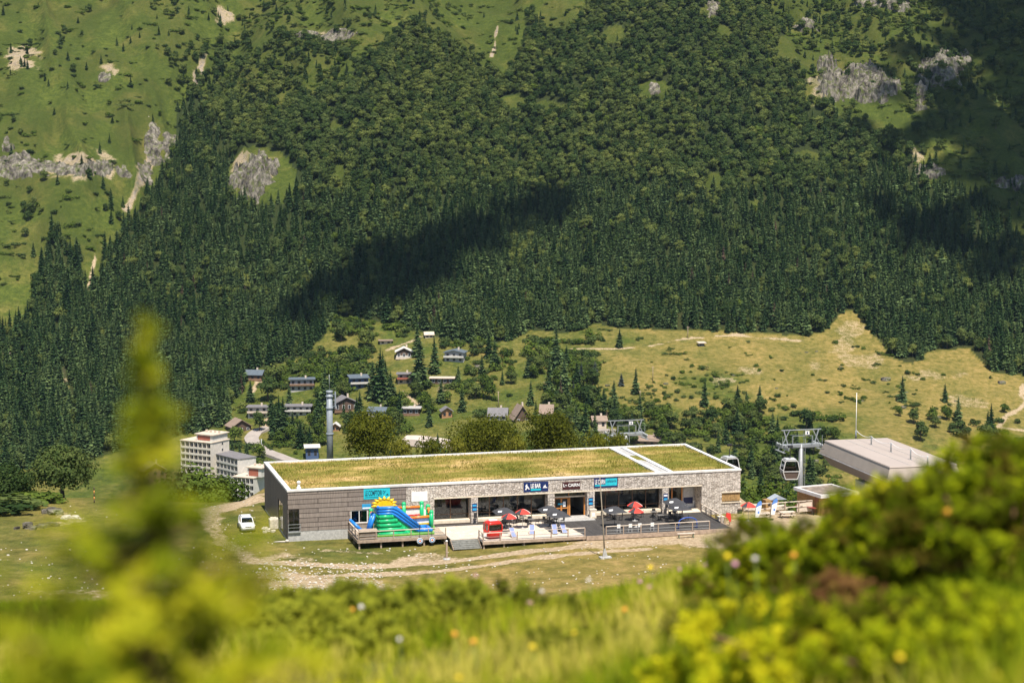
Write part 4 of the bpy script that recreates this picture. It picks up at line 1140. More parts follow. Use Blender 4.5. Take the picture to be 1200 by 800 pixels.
# ------------------------------------------------------------------ archery targets on their stands in front of the left terrace
def target(label, s, t, z):
    o = thing('archery_target', label, 'target', W(s, t, z), BA, 'round targets on the left terrace front')
    for r_, mt, y in ((.36, M_WHITE, 0), (.3, paint('target blue', (.06, .2, .45)), -.03), (.2, M_WHITE, -.04), (.11, paint('target red', (.6, .1, .04)), -.05)):
        m = MB(); m.prism([(math.cos(a) * r_, math.sin(a) * r_) for a in np.linspace(0, 2 * math.pi, 20, endpoint=False)], 'y', y - .02, y + (.06 if r_ > .35 else .0)); m.build('ring' if r_ < .35 else 'disc', mt, o)
    m = MB(); m.bar((0, .12, 0.1), (0, .12, 1.9 if s < 15 else 1.0), .05); m.bar((0, .12, -.7), (0, .12, .1), .05); m.build('stand', M_DARK, o)
s_, t_ = LS(492.5, 633.5, -.35); target('round blue and white target, left one of the pair', s_, 6.75, -.38)
s_, t_ = LS(506, 632, -.35); target('round blue and white target, right one nearer the steps', s_ + .0, 6.75, -.33)

# ------------------------------------------------------------------ parasols
BLK = paint('charcoal canvas', (0.045, 0.045, 0.05), .9, 0, .15); REDC = paint('red canvas', (0.62, 0.045, 0.03), .8)
def parasol(label, px, py, zc, kind):
    s, t = LS(px, py, zc)
    o = thing('parasol', label, 'parasol', W(s, t, 0.01), BA, 'charcoal square parasols' if kind == 'sq' else 'red and black round parasols')
    m = MB(); m.tube([(0, 0, .08), (0, 0, zc + .3)], .03, 8); m.build('pole', M_STEEL if kind != 'sq' else M_DARK, o)
    m = MB(); m.lathe([(.36, 0), (.36, .06), (.08, .09), (.05, .35)], 14); m.build('base', M_CONC if kind != 'sq' else M_DARK, o)
    m = MB()
    n = 4 if kind == 'sq' else 8; r = 1.75 if kind == 'sq' else 1.0; rise = .62 if kind == 'sq' else .52
    a0 = math.pi / 4 if kind == 'sq' else R(11)
    K = 6
    vs = [(0, 0, zc + .33)]
    for j in range(1, K + 1):
        f = j / K
        for k in range(n * 2):
            a = a0 + math.pi * k / n
            sag = 1.0 if k % 2 == 0 else (math.cos(math.pi / n) if n == 4 else .955)
            vs.append((math.cos(a) * r * f * sag, math.sin(a) * r * f * sag, zc + .33 - rise * f ** 1.5 - (.03 * f if k % 2 else 0)))
    fs = []; ms = []
    for k in range(n * 2):
        fs.append((0, 1 + k, 1 + (k + 1) % (n * 2)))
        for j in range(K - 1):
            b_ = 1 + j * n * 2
            fs.append((b_ + k, b_ + n * 2 + k, b_ + n * 2 + (k + 1) % (n * 2), b_ + (k + 1) % (n * 2)))
    m.add(vs, fs, 0, kind == 'sq')
    if kind == 'rd':
        per = K
        m.m = [(0 if (i // per) // 2 % 3 != 1 else (1 if (i // per) % 4 < 2 else 2)) for i in range(len(fs))]
    c = m.build('canopy', [BLK] if kind == 'sq' else [REDC, BLK, paint('off white canvas', (.7, .64, .58), .8)], o)
    if kind == 'sq':
        q = MB(); a = -math.pi * .62
        q.add([(-1.05, -.95, zc - .05), (-.6, -.95, zc - .05 + .0), (-.45, -.7, zc + .09), (-.95, -.7, zc + .09)], [(0, 1, 2, 3)]); q.build('print', M_WHITE, c)
    return o
parasol('charcoal parasol behind the red gondola cabin', 591, 597.5, 2.3, 'sq')
parasol('charcoal parasol in front of the door, rear one of two', 644, 595.5, 2.3, 'sq')
parasol('charcoal parasol in front of the door, front one of two', 655, 601, 2.2, 'sq')
parasol('charcoal parasol under the LE CAIRN window beside the litter bin', 720.5, 596, 2.3, 'sq')
parasol('charcoal parasol by the open porch, rear one of two', 791, 586.5, 2.3, 'sq')
parasol('charcoal parasol by the open porch, front one of two', 797, 593, 2.2, 'sq')
parasol('red and black parasol nearest the red gondola cabin', 596.5, 604.5, 2.1, 'rd')
parasol('red and black parasol in front of the LE BAR window', 612.5, 599, 2.1, 'rd')
parasol('red and black parasol, rear one of the stacked pair', 744, 590.5, 2.1, 'rd')
parasol('red and black parasol, front one of the stacked pair', 745.5, 597.5, 2.1, 'rd')

# ------------------------------------------------------------------ tables and chairs
M_TOP = paint('grey table top', (.16, .15, .14), .5)
def table(label, s, t):
    o = thing('cafe_table', label, 'table', W(s, t, .01), BA + random.uniform(-.1, .1), 'cafe tables on the terrace')
    m = MB(); m.bevbox(-.4, .4, -.4, .4, .71, .75, .02); m.build('tabletop', M_TOP, o)
    m = MB(); m.tube([(0, 0, .03), (0, 0, .71)], .04, 8); m.lathe([(.28, 0), (.28, .03), (.05, .05)], 12); m.build('pedestal', M_DARK, o); return o
CH0 = None
def chair(label, s, t, rz, white=False):
    o = thing('cafe_chair', label, 'chair', W(s, t, .01), BA + rz, 'white chairs along the railing' if white else 'dark terrace chairs')
    mt = M_WHITE if white else M_DARK
    m = MB(); m.bevbox(-.22, .22, -.22, .22, .42, .46, .015); m.build('seat', M_DARK if white else mt, o)
    m = MB(); m.bevbox(-.22, .22, .19, .23, .52, .92 if not white else .98, .015); m.build('backrest', mt, o)
    for x in (-.2, .2):
        for y in (-.2, .2):
            m = MB(); m.bar((x, y, 0), (x * .95, y * .95, .42 if y < 0 else .6), .03); m.build('leg', mt, o)
    return o
tabs = [(594, 611, 'table under the charcoal parasol behind the gondola cabin'), (597, 616, 'table under the red parasol nearest the gondola cabin'), (613, 611, 'table under the red parasol in front of the LE BAR window'), (622, 615, 'bare table left of the paired charcoal parasols'),
        (644, 612, 'table under the rear charcoal parasol by the door'), (652, 613, 'table under the front charcoal parasol by the door'), (705, 602, 'table beside the litter bin with a person at it'), (720, 609, 'table under the charcoal parasol beside the litter bin'),
        (745, 605, 'table under the rear red parasol of the stacked pair'), (766, 606, 'tall dark table right of the stacked red parasols'), (774, 610, 'low table left of the porch parasols'), (790, 606, 'table under the rear porch parasol'), (797, 611, 'table under the front porch parasol')]
for px, py, lab in tabs:
    s, t = LS(px, py, 0); t = max(t, .9)
    table('dark cafe ' + lab, s, t)
    for k in range(3 if px not in (766,) else 2):
        a = 2 * math.pi * k / 3 + random.uniform(-.4, .4)
        q = max(.6, t - .8 * math.cos(a))
        chair('dark metal chair drawn up to a terrace table', s + .8 * math.sin(a), q, -a + math.pi * 0 + random.uniform(-.2, .2))
for px, lab in ((725.5, 'white backed chair at the left end of the right railing'), (740.5, 'white backed chair second along the right railing'), (752.5, 'white backed chair third along the right railing'), (768.5, 'white backed chair below the porch end of the right railing')):
    s, t = LS(px, 624, .0); chair(lab, s, 9.7, math.pi, True)
CLB = paint('pale blue canvas', (.22, .27, .52), .85)
for px, py, lab in ((601, 629, 'blue canvas deck chair beside the red gondola cabin'), (623.5, 625.5, 'blue canvas deck chair in the middle of the pale terrace'), (650, 625, 'blue canvas deck chair, left one by the railing end'), (660.5, 624, 'blue canvas deck chair, right one by the railing end')):
    s, t = LS(px, py, 0)
    o = thing('deck_chair', lab, 'deck chair', W(s, min(t, 10.0), .01), BA + random.uniform(-.3, .3), 'blue deck chairs')
    m = MB()
    for x in (-.3, .3): m.bar((x, -.55, .05), (x, .5, 1.05), .045); m.bar((x * .92, .45, .03), (x * .92, -.35, .55), .045)
    m.bar((-.3, .5, 1.05), (.3, .5, 1.05), .045); m.bar((-.3, -.5, .1), (.3, -.5, .1), .045); m.build('frame', M_PALE, o)
    m = MB(); m.prism([(-.5, .14), (-.2, .26), (.1, .48), (.48, 1.03), (.5, 1.0), (.12, .45), (-.2, .22), (-.5, .11)], 'x', -.27, .27); m.build('canvas', CLB, o)

# ------------------------------------------------------------------ old red gondola cabin on show
RED = paint('red cabin paint', (0.62, 0.022, 0.012), .3, 0, .1); CABG = m_glass('cabin glass')
s, t = LS(577.5, 630, 0)
o = thing('red_gondola_cabin', 'small old red gondola cabin standing on the pale terrace', 'gondola cabin', W(s, min(t, 9.6), .01), BA + R(8))
def ring(z, hx, hy, r=.35, n=5):
    p = []
    for cx, cy, a0 in ((hx - r, hy - r, 0), (-hx + r, hy - r, 90), (-hx + r, -hy + r, 180), (hx - r, -hy + r, 270)):
        for i in range(n): a = R(a0 + 90 * i / (n - 1)); p.append((cx + r * math.cos(a), cy + r * math.sin(a), z))
    return p
m = MB()
lv = [(.12, .72, .62), (.3, .92, .82), (.75, .98, .88), (1.0, .98, .88)]
rs = [ring(*l) for l in lv]; n = len(rs[0])
vs = sum(rs, []); fs = [(i * n + k, i * n + (k + 1) % n, (i + 1) * n + (k + 1) % n, (i + 1) * n + k) for i in range(3) for k in range(n)] + [tuple(range(n))[::-1], tuple(range(3 * n, 4 * n))]
m.add(vs, fs, 0, True); m.build('lower_body', RED, o)
m = MB(); lv = [(1.72, .94, .84), (1.95, .86, .76), (2.1, .6, .5)]; rs = [ring(*l) for l in lv]; vs = sum(rs, [])
m.add(vs, [(i * n + k, i * n + (k + 1) % n, (i + 1) * n + (k + 1) % n, (i + 1) * n + k) for i in range(2) for k in range(n)] + [tuple(range(n))[::-1], tuple(range(2 * n, 3 * n))], 0, True); m.build('roof', RED, o)
m = MB()
for x, y in ((-.88, -.78), (.88, -.78), (.88, .78), (-.88, .78), (0.93, 0), (-.93, 0)): m.bar((x, y, .98), (x * .97, y * .97, 1.76), .12)
m.build('pillars', RED, o)
m = MB(); m.box(-.76, .76, -.84, -.82, 1.0, 1.72); m.box(-.76, .76, .82, .84, 1.0, 1.72); m.box(.9, .92, -.72, .72, 1.0, 1.72); m.box(-.92, -.9, -.72, .72, 1.0, 1.72); m.build('window', CABG, o)
m = MB(); m.bevbox(-.5, .5, -.3, .3, 2.08, 2.2, .04); m.build('roof_plate', M_WHITE, o)
m = MB(); m.box(-.7, .7, -.5, .5, 0, .14); m.build('skid', M_DARK, o)
m = MB(); m.box(-.6, .6, .35, .7, .95, 1.25); m.box(-.6, .6, -.1, .0, .9, 1.5); m.build('bench_seat', M_DARK, o)
o = thing('information_panel', 'small white panel on a post before the gondola cabin', 'panel', W(*LS(567, 640, -.7), -.8), BA)
m = MB(); m.bar((0, 0, 0), (0, 0, 1.6), .07); m.build('post', M_STEEL, o); m = MB(); m.bevbox(-.32, .32, -.08, -.04, 1.3, 1.75, .01); m.build('board', M_WHITE, o)

# ------------------------------------------------------------------ other things standing around the restaurant
o = thing('litter_bin', 'pale stone litter bin beside the restaurant door', 'litter bin', W(37.95, .75, .01), BA)
m = MB(); m.bevbox(-.4, .4, -.3, .3, .0, 1.0, .05); m.build('body', M_LINTEL, o); m = MB(); m.bevbox(-.44, .44, -.34, .34, 1.0, 1.14, .05); m.build('lid', paint('beige lid', (.6, .52, .42)), o); m = MB(); m.box(-.2, .2, -.315, -.303, .25, .75); m.build('notice', M_WHITE, o)
def lamp_mast():
    p = W(33.3, 20.4, 0); z = float(zt(p.x, p.y)); p.z = z
    o = thing('leaning_mast', 'thin leaning timber mast on a concrete foot by the track', 'mast', p, BA)
    m = MB(); m.tube([(0, 0, .2), (-.15, 0, 3), (-.62, 0, 9.4)], [.09, .08, .05], 8); m.build('pole', paint('grey timber pole', (.24, .20, .15), .8), o)
    m = MB(); m.prism([(-.6, -.4), (.75, -.4), (.75, .4), (-.6, .4)], 'z', -.2, .14); m.prism([(-.25, .14), (.35, .14), (.05, 1.1), (-.1, 1.1)], 'y', -.1, .1); m.build('foot', M_CONC, o)
lamp_mast()
p = G(523.5, 652, -.8); p.z = float(zt(p.x, p.y))
o = thing('timber_post', 'stout timber post with a white cap at the foot of the steps', 'post', p, BA)
m = MB(); m.box(-.1, .1, -.1, .1, 0, 2.05); m.build('shaft', M_TIMB, o); m = MB(); m.lathe([(.14, 0), (.14, .12), (.03, .2)], 10, 0, (0, 0, 2.053)); m.build('cap', M_WHITE, o); m = MB(); m.lathe([(.45, -.1), (.42, .1), (.12, .14)], 10); m.build('foot', M_CONC, o)
o = thing('hoop_frame', 'blue tubular hoop frame behind the right railing', 'hoop frame', W(*LS(806, 619, 0), .01), BA)
m = MB(); m.tube([(-1.2, 0, 0), (-1.15, 0, .8)] + [(-math.cos(a) * 1.15, 0, .8 + math.sin(a) * .55) for a in np.linspace(.2, math.pi - .2, 12)] + [(1.15, 0, .8), (1.2, 0, 0)], .06, 8); m.build('hoop', paint('blue tube', (.03, .10, .45), .4), o)
m = MB(); m.bar((-1.2, 0, .06), (-1.2, .8, .06), .06); m.bar((1.2, 0, .06), (1.2, .8, .06), .06); m.build('feet', paint('blue tube', (.03, .10, .45), .4), o)
p = W(*LS(804, 629, -.45), -.5); p.z = float(zt(p.x, p.y))
o = thing('trestle_bench', 'low trestle bench with green legs before the right railing', 'bench', p, BA)
m = MB(); m.bevbox(-1.1, 1.1, -.2, .2, .5, .56, .02); m.build('seat', M_PALE, o)
for x in (-.9, .9):
    m = MB(); m.bar((x, -.25, 0), (x, .0, .5), .06); m.bar((x, .25, 0), (x, 0, .5), .06); m.build('leg', paint('green legs', (.05, .12, .06)), o)
def seated(label, p, rz, top):
    """one skinned body sitting on a chair"""
    o = thing('person', label, 'person', p, rz)
    J = [(0, 0, .50), (0, .02, .72), (0, .03, .95), (0, .0, 1.06), (0, -.01, 1.2), (.09, -.02, .5), (.12, -.42, .5), (.12, -.45, .06), (-.09, -.02, .5), (-.12, -.42, .5), (-.12, -.45, .06), (.2, .02, .92), (.26, -.1, .70), (.15, -.35, .76), (-.2, .02, .92), (-.26, -.1, .70), (-.15, -.35, .76), (.12, -.56, .05), (-.12, -.56, .05)]
    E_ = [(0, 1), (1, 2), (2, 3), (3, 4), (0, 5), (5, 6), (6, 7), (0, 8), (8, 9), (9, 10), (2, 11), (11, 12), (12, 13), (2, 14), (14, 15), (15, 16), (7, 17), (10, 18)]
    Rr = [.14, .13, .15, .055, .1, .1, .07, .045, .1, .07, .045, .06, .045, .03, .06, .045, .03, .04, .04]
    me = D.meshes.new('body'); me.from_pydata(J, E_, [])
    t_ = D.objects.new('body', me); COL.objects.link(t_)
    t_.modifiers.new('s', 'SKIN'); 
    for v, r_ in zip(me.skin_vertices[0].data, Rr): v.radius = (r_, r_ * .8)
    me.skin_vertices[0].data[0].use_root = True
    t_.modifiers.new('d', 'SUBSURF').levels = 2
    dg = bpy.context.evaluated_depsgraph_get(); me2 = D.meshes.new_from_object(t_.evaluated_get(dg)); D.objects.remove(t_)
    mats = [paint('skin', (.55, .32, .22), .6), top, paint('dark trousers', (.03, .035, .06), .9)]
    for x in mats: me2.materials.append(x)
    for f in me2.polygons:
        c = f.center; f.material_index = 0 if c.z > 1.0 or (c.y < -.18 and c.z > .62) else (2 if c.z < .6 else 1); f.use_smooth = True
    me2.name = 'body'; link('body', me2, o)
    m = MB(); m.ball((0, .02, 1.26), .112, 0, 2, (1, 1.05, .9)); m.build('hair', paint('brown hair', (.06, .035, .02), .9), o)
s, t = LS(707.5, 597, 0.6)
o = thing('cafe_chair', 'dark metal chair with a person sitting on it', 'chair', W(s, max(t, 1.2), .01), BA + math.pi * .5, 'dark terrace chairs')
m = MB(); m.bevbox(-.22, .22, -.22, .22, .40, .43, .01); m.build('seat', M_DARK, o)
m = MB(); m.bevbox(-.22, .22, .2, .23, .5, .85, .01); m.build('backrest', M_DARK, o)
for x in (-.2, .2):
    for y in (-.2, .2):
        m = MB(); m.bar((x, y, 0), (x, y, .4), .03); m.build('leg', M_DARK, o)
seated('person in a blue top sitting at a terrace table beside the litter bin', W(s, max(t, 1.2), .01), BA + math.pi * .5, paint('blue top', (.05, .12, .42), .9))

# ------------------------------------------------------------------ right-hand yard: picnic tables, feather flags, fence, kiosk
def zg(p): p.z = float(zt(p.x, p.y)); return p
def picnic(label, px, py, rz):
    p = zg(W(*LS(px, py, -.45), 0))
    o = thing('picnic_table', label, 'picnic table', p, BA + rz, 'picnic tables in the sandy yard')
    m = MB()
    for i in range(5): m.box(-.95, .95, -.4 + i * .16, -.4 + i * .16 + .145, .72, .77)
    m.build('tabletop', M_PALE, o)
    for y in (-.7, .7):
        m = MB(); m.bevbox(-.95, .95, y - .14, y + .14, .42, .47, .01); m.build('seat', M_PALE, o)
    for x in (-.7, .7):
        m = MB(); m.bar((x, -.65, 0), (x, -.2, .72), .09); m.bar((x, .65, 0), (x, .2, .72), .09); m.bar((x, -.75, .38), (x, .75, .38), .08); m.build('leg', M_TIMB, o)
picnic('wooden picnic table between the two feather flags', 893.5, 607, 0); picnic('wooden picnic table beside the stone corner of the restaurant', 878, 598, .1)
picnic('wooden picnic table in front of the red topped bench', 922, 605, -.1); picnic('wooden picnic table by the grey tent roof', 912, 597, .1)
def feather(label, px, py):
    p = zg(W(*LS(px, py, -.45), 0)); o = thing('feather_flag', label, 'flag', p, BA, 'feather flags in the yard')
    cv = [(0, 0, 0), (.02, 0, 1.0), (.12, 0, 2.0), (.35, 0, 2.6), (.75, 0, 2.85)]
    m = MB(); m.tube(cv, .025, 6); m.build('pole', M_DARK, o)
    out = [(.03, .75), (.12, 1.95), (.34, 2.55), (.75, 2.83), (.9, 2.6), (.86, 2.0), (.72, 1.3), (.5, .7)]
    m = MB(); m.prism(out, 'y', -.012, .012); f = m.build('flag', M_WHITE, o)
    m = MB(); m.prism([(.12, 1.95), (.34, 2.55), (.75, 2.83), (.9, 2.6), (.88, 2.25), (.5, 2.15)], 'y', -.016, .016); m.box(.35, .6, -.017, .017, 1.2, 1.5); m.build('print', paint('flag blue', (.10, .24, .62), .8), f)
feather('blue and white feather flag nearer the restaurant', 884.5, 612.5); feather('blue and white feather flag nearer the flat roofed kiosk', 903, 609)
s, t = LS(877, 590, 1.7)
o = thing('parasol', 'red and black parasol over the picnic tables in the sandy yard', 'parasol', zg(W(s, t, 0)), BA, 'red and black round parasols')
_src = [x for x in D.objects if x.name.startswith('parasol') and x.get('group', '') == 'red and black round parasols' and x is not o][0]
for k in _KIDS[_src.name]:
    link(k.name.split('.')[0], k.data, o)
p = zg(W(57.4, 2.2, 0)); fe = thing('timber_fence', 'pale timber fence along the back of the sandy yard', 'fence', p, BA)
q0 = p; q1 = zg(W(67.0, 1.6, 0))
for i in range(6):
    q = q0.lerp(q1, i / 5) - q0; d = (q.dot(U), q.dot(VV))
    m = MB(); m.box(d[0] - .07, d[0] + .07, d[1] - .07, d[1] + .07, -.3, 1.45); m.build('post', M_TIMB, fe)
d = (q1 - q0); d = (d.dot(U), d.dot(VV))
m = MB(); m.bar((0, 0, 1.48), (d[0], d[1], 1.48), .14, .08); m.bar((0, .0, .8), (d[0], d[1], .8), .05, .12); m.build('rail', M_PALE, fe)
m = MB(); m.box(d[0] * .78, d[0], d[1] - .03, d[1] + .01, .1, 1.3); m.build('panel', M_PALE, fe)
p = zg(W(*LS(905, 594, -.4), 0)); o = thing('play_house', 'small timber play house with a grey roof behind the picnic tables', 'play house', p, BA)
m = MB(); m.box(-.9, .9, 0, 1.2, 0, 1.3, 0); m.box(-.6, -.3, -.02, .0, .55, 1.0, 1); m.box(-.05, .25, -.02, 0, .55, 1.0, 1); m.box(.45, .7, -.02, 0, .1, 1.0, 1); m.build('wall', [paint('larch boards', (0.36, 0.22, 0.085), .7, 0, .3, 4), M_DARK], o)
m = MB(); m.prism([(-.2, 1.303), (2.0, 1.303), (.9, 1.85)], 'y', -.1, 1.4); m.build('roof', paint('grey tarpaulin', (.33, .37, .42), .7), o)
p = zg(W(*LS(945, 598, -.4), 0)); o = thing('red_topped_table', 'long table with a dark red top beside the kiosk', 'table', p, BA + R(-62))
m = MB(); m.bevbox(-1.6, 1.6, -.35, .35, .85, .93, .02); m.build('tabletop', paint('dark red boards', (.22, .035, .03), .6), o)
for x in (-1.4, 0, 1.4):
    m = MB(); m.bar((x, -.25, 0), (x, -.25, .85), .06); m.bar((x, .25, 0), (x, .25, .85), .06); m.build('leg', M_DARK, o)
# kiosk with flat roof
KZ = 2.0
fl, fr_, bl = G(962, 580, KZ), G(1007, 576, KZ), G(942.5, 569, KZ)
ka = math.atan2((fr_ - fl).y, (fr_ - fl).x); kl = (fr_ - fl).length; kd = abs((bl - fl).dot(Vector((-math.sin(ka), math.cos(ka), 0))))
o = thing('flat_roofed_kiosk', 'small timber kiosk with a flat grey roof in the sandy yard', 'kiosk', (fl.x, fl.y, 0), ka)
m = MB(); m.box(.35, kl - .35, .35, kd - .35, -1.5, KZ - .45); m.build('wall', paint('golden larch', (.40, .23, .075), .7, 0, .3, 3), o)
m = MB(); m.box(0, kl, 0, .35, KZ - .42, KZ); m.box(0, kl, kd - .35, kd, KZ - .42, KZ); m.box(0, .35, .35, kd - .35, KZ - .421, KZ - .002); m.box(kl - .35, kl, .35, kd - .35, KZ - .421, KZ - .002); m.build('roof_edge', M_ZINC, o)
m = MB(); m.box(.35, kl - .35, .35, kd - .35, KZ - .3, KZ - .12); m.build('roof', paint('stained grey roof', (.24, .19, .15), .8, 0, .4, 1.0), o)
m = MB(); m.box(.8, kl * .5, .3, .345, .2, 1.25); m.box(.3, .345, 1.0, 1.9, -.5, 1.4); m.build('door', paint('brown door', (.22, .08, .03)), o)
# red cloth and bin by the railing end, black tub, boulders
p = zg(W(*LS(852.5, 613, -.2), 0)); o = thing('barrier_stand', 'low timber stand with a red and white cloth at the terrace corner', 'stand', p, BA)
m = MB(); m.bar((-.3, 0, 0), (-.3, 0, 1.0), .1); m.bar((.3, 0, 0), (.3, 0, 1.0), .1); m.bevbox(-.42, .42, -.12, .12, 1.0, 1.08, .02); m.build('frame', M_TIMB, o)
m = MB(); m.prism([(-.2, 1.09), (.42, 1.1), (.4, .55), (.25, .4), (.1, .7)], 'y', -.16, -.13); m.prism([(-.25, 1.083), (.42, 1.083), (.35, 1.5), (-.15, 1.62)], 'y', -.1, .08); m.build('cloth', REDC, o)
p = zg(W(*LS(844.5, 612, -.2), 0)); o = thing('litter_bin', 'grey boarded litter bin at the end of the right hand railing', 'litter bin', p, BA)
m = MB(); m.bevbox(-.35, .35, -.3, .3, 0, 1.0, .03); m.build('body', paint('grey boards', (.42, .37, .32), .8), o); m = MB(); m.bevbox(-.4, .4, -.35, .35, 1.0, 1.08, .02); m.build('lid', M_LINTEL, o)
p = zg(W(*LS(866.5, 600, -.4), 0)); o = thing('flower_tub', 'black square tub beside the stone corner of the restaurant', 'tub', p, BA)
m = MB(); m.bevbox(-.28, .28, -.28, .28, 0, .5, .03); m.build('tub', M_DARK, o); m = MB(); m.rock((0, 0, .5), .25, .25, .08, 3); m.build('soil', M_BROWN, o)
# ================================================================== cable car, masts, car
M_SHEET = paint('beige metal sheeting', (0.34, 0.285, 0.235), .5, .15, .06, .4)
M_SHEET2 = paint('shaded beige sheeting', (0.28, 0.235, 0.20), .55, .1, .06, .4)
st = thing('cable_car_station', 'large grey beige box of the cable car station on the right', 'station', (49.4, 254.6, 0), R(12.9))
def loft(m, secs, mat=0):
    n = len(secs[0]); vs = sum(secs, []); 
    fs = [(i * n + k, i * n + (k + 1) % n, (i + 1) * n + (k + 1) % n, (i + 1) * n + k) for i in range(len(secs) - 1) for k in range(n)]
    m.add(vs, fs + [tuple(range(n))[::-1], tuple(range((len(secs) - 1) * n, len(secs) * n))], mat)
rect = lambda hx, y0, y1, z: [(-hx, y0, z), (hx, y0, z), (hx, y1, z), (-hx, y1, z)]
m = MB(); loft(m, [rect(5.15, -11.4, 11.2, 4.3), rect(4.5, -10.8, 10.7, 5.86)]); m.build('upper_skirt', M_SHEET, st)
m = MB(); loft(m, [rect(4.6, -10.9, 10.8, 5.863), rect(4.55, -10.85, 10.75, 6.0)]); m.build('roof', paint('pale metal roof', (.42, .355, .31), .6, .05, .05, .3), st)
m = MB(); loft(m, [rect(5.2, -11.45, 11.25, 4.13), rect(5.2, -11.45, 11.25, 4.23)]); m.build('edge_strip', M_ZINC, st)
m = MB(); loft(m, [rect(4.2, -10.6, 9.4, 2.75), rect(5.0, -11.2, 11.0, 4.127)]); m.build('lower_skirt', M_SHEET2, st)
m = MB()
for y in (-7, 3): m.bevbox(-1.4, 1.4, y - 1, y + 1, -6, 2.747, .1)
m.box(-3.9, 3.9, -9.5, 1.5, -3, 2.2); m.build('pillar', M_CONC, st)
m = MB()
for y in (-4.5, 3.5): m.box(-4.555, -4.5, y - .02, y + .02, 4.3, 5.8)
for x in (-1.6, 1.6): m.box(x - .03, x + .03, -10.7, 10.6, 6.0, 6.03)
m.build('seam', M_CONC, st)
for i, (px, py, h) in enumerate([(1021, 521, 1.15), (1044, 529.5, 1.25), (1067, 538.5, 1.45), (1087, 545, 1.2)]):
    p = G(px, py, 6.0)
    o = thing('roof_post', 'thin steel post on the station roof, ' + ['first from the tall antenna', 'second from the tall antenna', 'third and tallest of the row', 'last before the shrubs'][i], 'post', p, 0, 'posts along the station roof')
    m = MB(); m.lathe([(.11, 0), (.09, h * .7), (.06, h)], 8); m.build('shaft', M_STEEL, o); m = MB(); m.lathe([(.2, 0), (.2, .05)], 8); m.build('foot', M_CONC, o)
p = G(1003, 513.5, 6.0); o = thing('antenna_mast', 'tall thin white antenna standing at the far end of the station roof', 'antenna', p)
m = MB(); m.tube([(0, 0, 0), (0, 0, 1.1)], [.12, .1], 8); m.build('foot', M_STEEL, o); m = MB(); m.tube([(0, 0, 1.1), (0, 0, 6.3)], [.06, .035], 8); m.build('rod', M_WHITE, o)
pts = []
hs = [Vector((*p[:2], 7.15))] + [Vector((*G(a, b, 6.0)[:2], 6.0 + h)) for a, b, h in ((1021, 521, 1.15), (1044, 529.5, 1.25), (1067, 538.5, 1.45), (1087, 545, 1.2))]
for a, b in zip(hs[:-1], hs[1:]):
    for k in range(8):
        f = k / 8; pts.append(a.lerp(b, f) - Vector((0, 0, 1.6 * f * (1 - f))))
m = MB(); m.tube(pts + [hs[-1]], .035, 6); tag(m.build('roof_cable', M_WHITE), 'white cable sagging from post to post over the station roof', 'cable')

def pylon(label, base, top_z, yaw, sc=1.0):
    o = thing('cable_car_pylon', label, 'pylon', base, yaw, 'cable car pylons')
    H = top_z - base[2] - 2.0
    m = MB(); m.tube([(0, 0, -1), (0, 0, H)], [.38, .30], 16); m.build('shaft', paint('grey pylon steel', (.24, .25, .26), .5, .3), o)
    m = MB()
    for i in range(int(H / .4)): m.bar((.5, -.25, .4 * i), (.5, .25, .4 * i), .05)
    m.bar((.5, -.27, 0), (.5, -.27, H + 2), .06); m.bar((.5, .27, 0), (.5, .27, H + 2), .06); m.build('ladder', M_STEEL, o)
    m = MB(); m.bevbox(-2.9, 2.9, -.28, .28, H - .5, H + .05, .08); m.build('crossarm', M_STEEL, o)
    m = MB()
    for x in (-2.2, 2.2):
        s_ = 1 if x > 0 else -1
        m.bar((x - .25 * s_, 0, H), (x + .35 * s_, 0, H + 1.95), .14); m.bar((x + .5 * s_, 0, H), (x - .5 * s_, 0, H + 1.95), .1)
        m.bar((x - .7, -.5, H + .1), (x - .7, -.5, H + 1.2), .05); m.bar((x + .7, -.5, H + .1), (x + .7, -.5, H + 1.2), .05)
    m.bar((-2.9, 0, H + 1.97), (2.9, 0, H + 1.97), .16, .12); m.bar((-1.4, -.5, H + 1.2), (1.4, -.5, H + 1.2), .06); m.bar((-1.4, .5, H + 1.2), (1.4, .5, H + 1.2), .06)
    m.bar((-1.4, -.5, H + .2), (-1.4, -.5, H + 1.2), .06); m.bar((1.4, -.5, H + .2), (1.4, -.5, H + 1.2), .06); m.build('gantry', M_STEEL, o)
    for x in (-2.7, 2.7):
        m = MB(); s_ = 1 if x > 0 else -1
        m.bar((x, -2.3, H - .45), (x, 2.3, H - .45), .12, .2)
        for k in range(8): 
            y = -2.1 + k * .6
            m.prism([(y + math.cos(a) * .25, H - .2 + math.sin(a) * .25) for a in np.linspace(0, 2 * math.pi, 12, endpoint=False)], 'x', x - .06, x + .06)
        m.bar((x + .35 * s_, -1.6, H - .9), (x + .35 * s_, 1.6, H - .9), .35, .06); m.bar((x, -1, H - .5), (x + .3 * s_, -1, H - .9), .07); m.bar((x, 1, H - .5), (x + .3 * s_, 1, H - .9), .07)
        m.build('sheave_train', M_STEEL, o)
    m = MB(); m.box(.35, .95, -.62, -.58, H + 1.35, H + 1.85, 0); m.box(.56, .74, -.64, -.622, H + 1.45, H + 1.75, 1); m.build('number_plate', [M_WHITE, NAVY], o)
    return o
p1 = PY(939, 503, 266); b1 = Vector((p1.x, p1.y, -7.5)); pylon('grey cable car pylon beside the kiosk and the station', b1, p1.z, R(14))
p2 = PY(733.5, 492, 300); b2 = Vector((p2.x, p2.y, float(zt(p2.x, p2.y)) - .5)); pylon('grey cable car pylon rising behind the grass roof', b2, p2.z, R(14))
for side, nm in ((-1, 'cable on the far side'), (1, 'cable on the near side')):
    pass
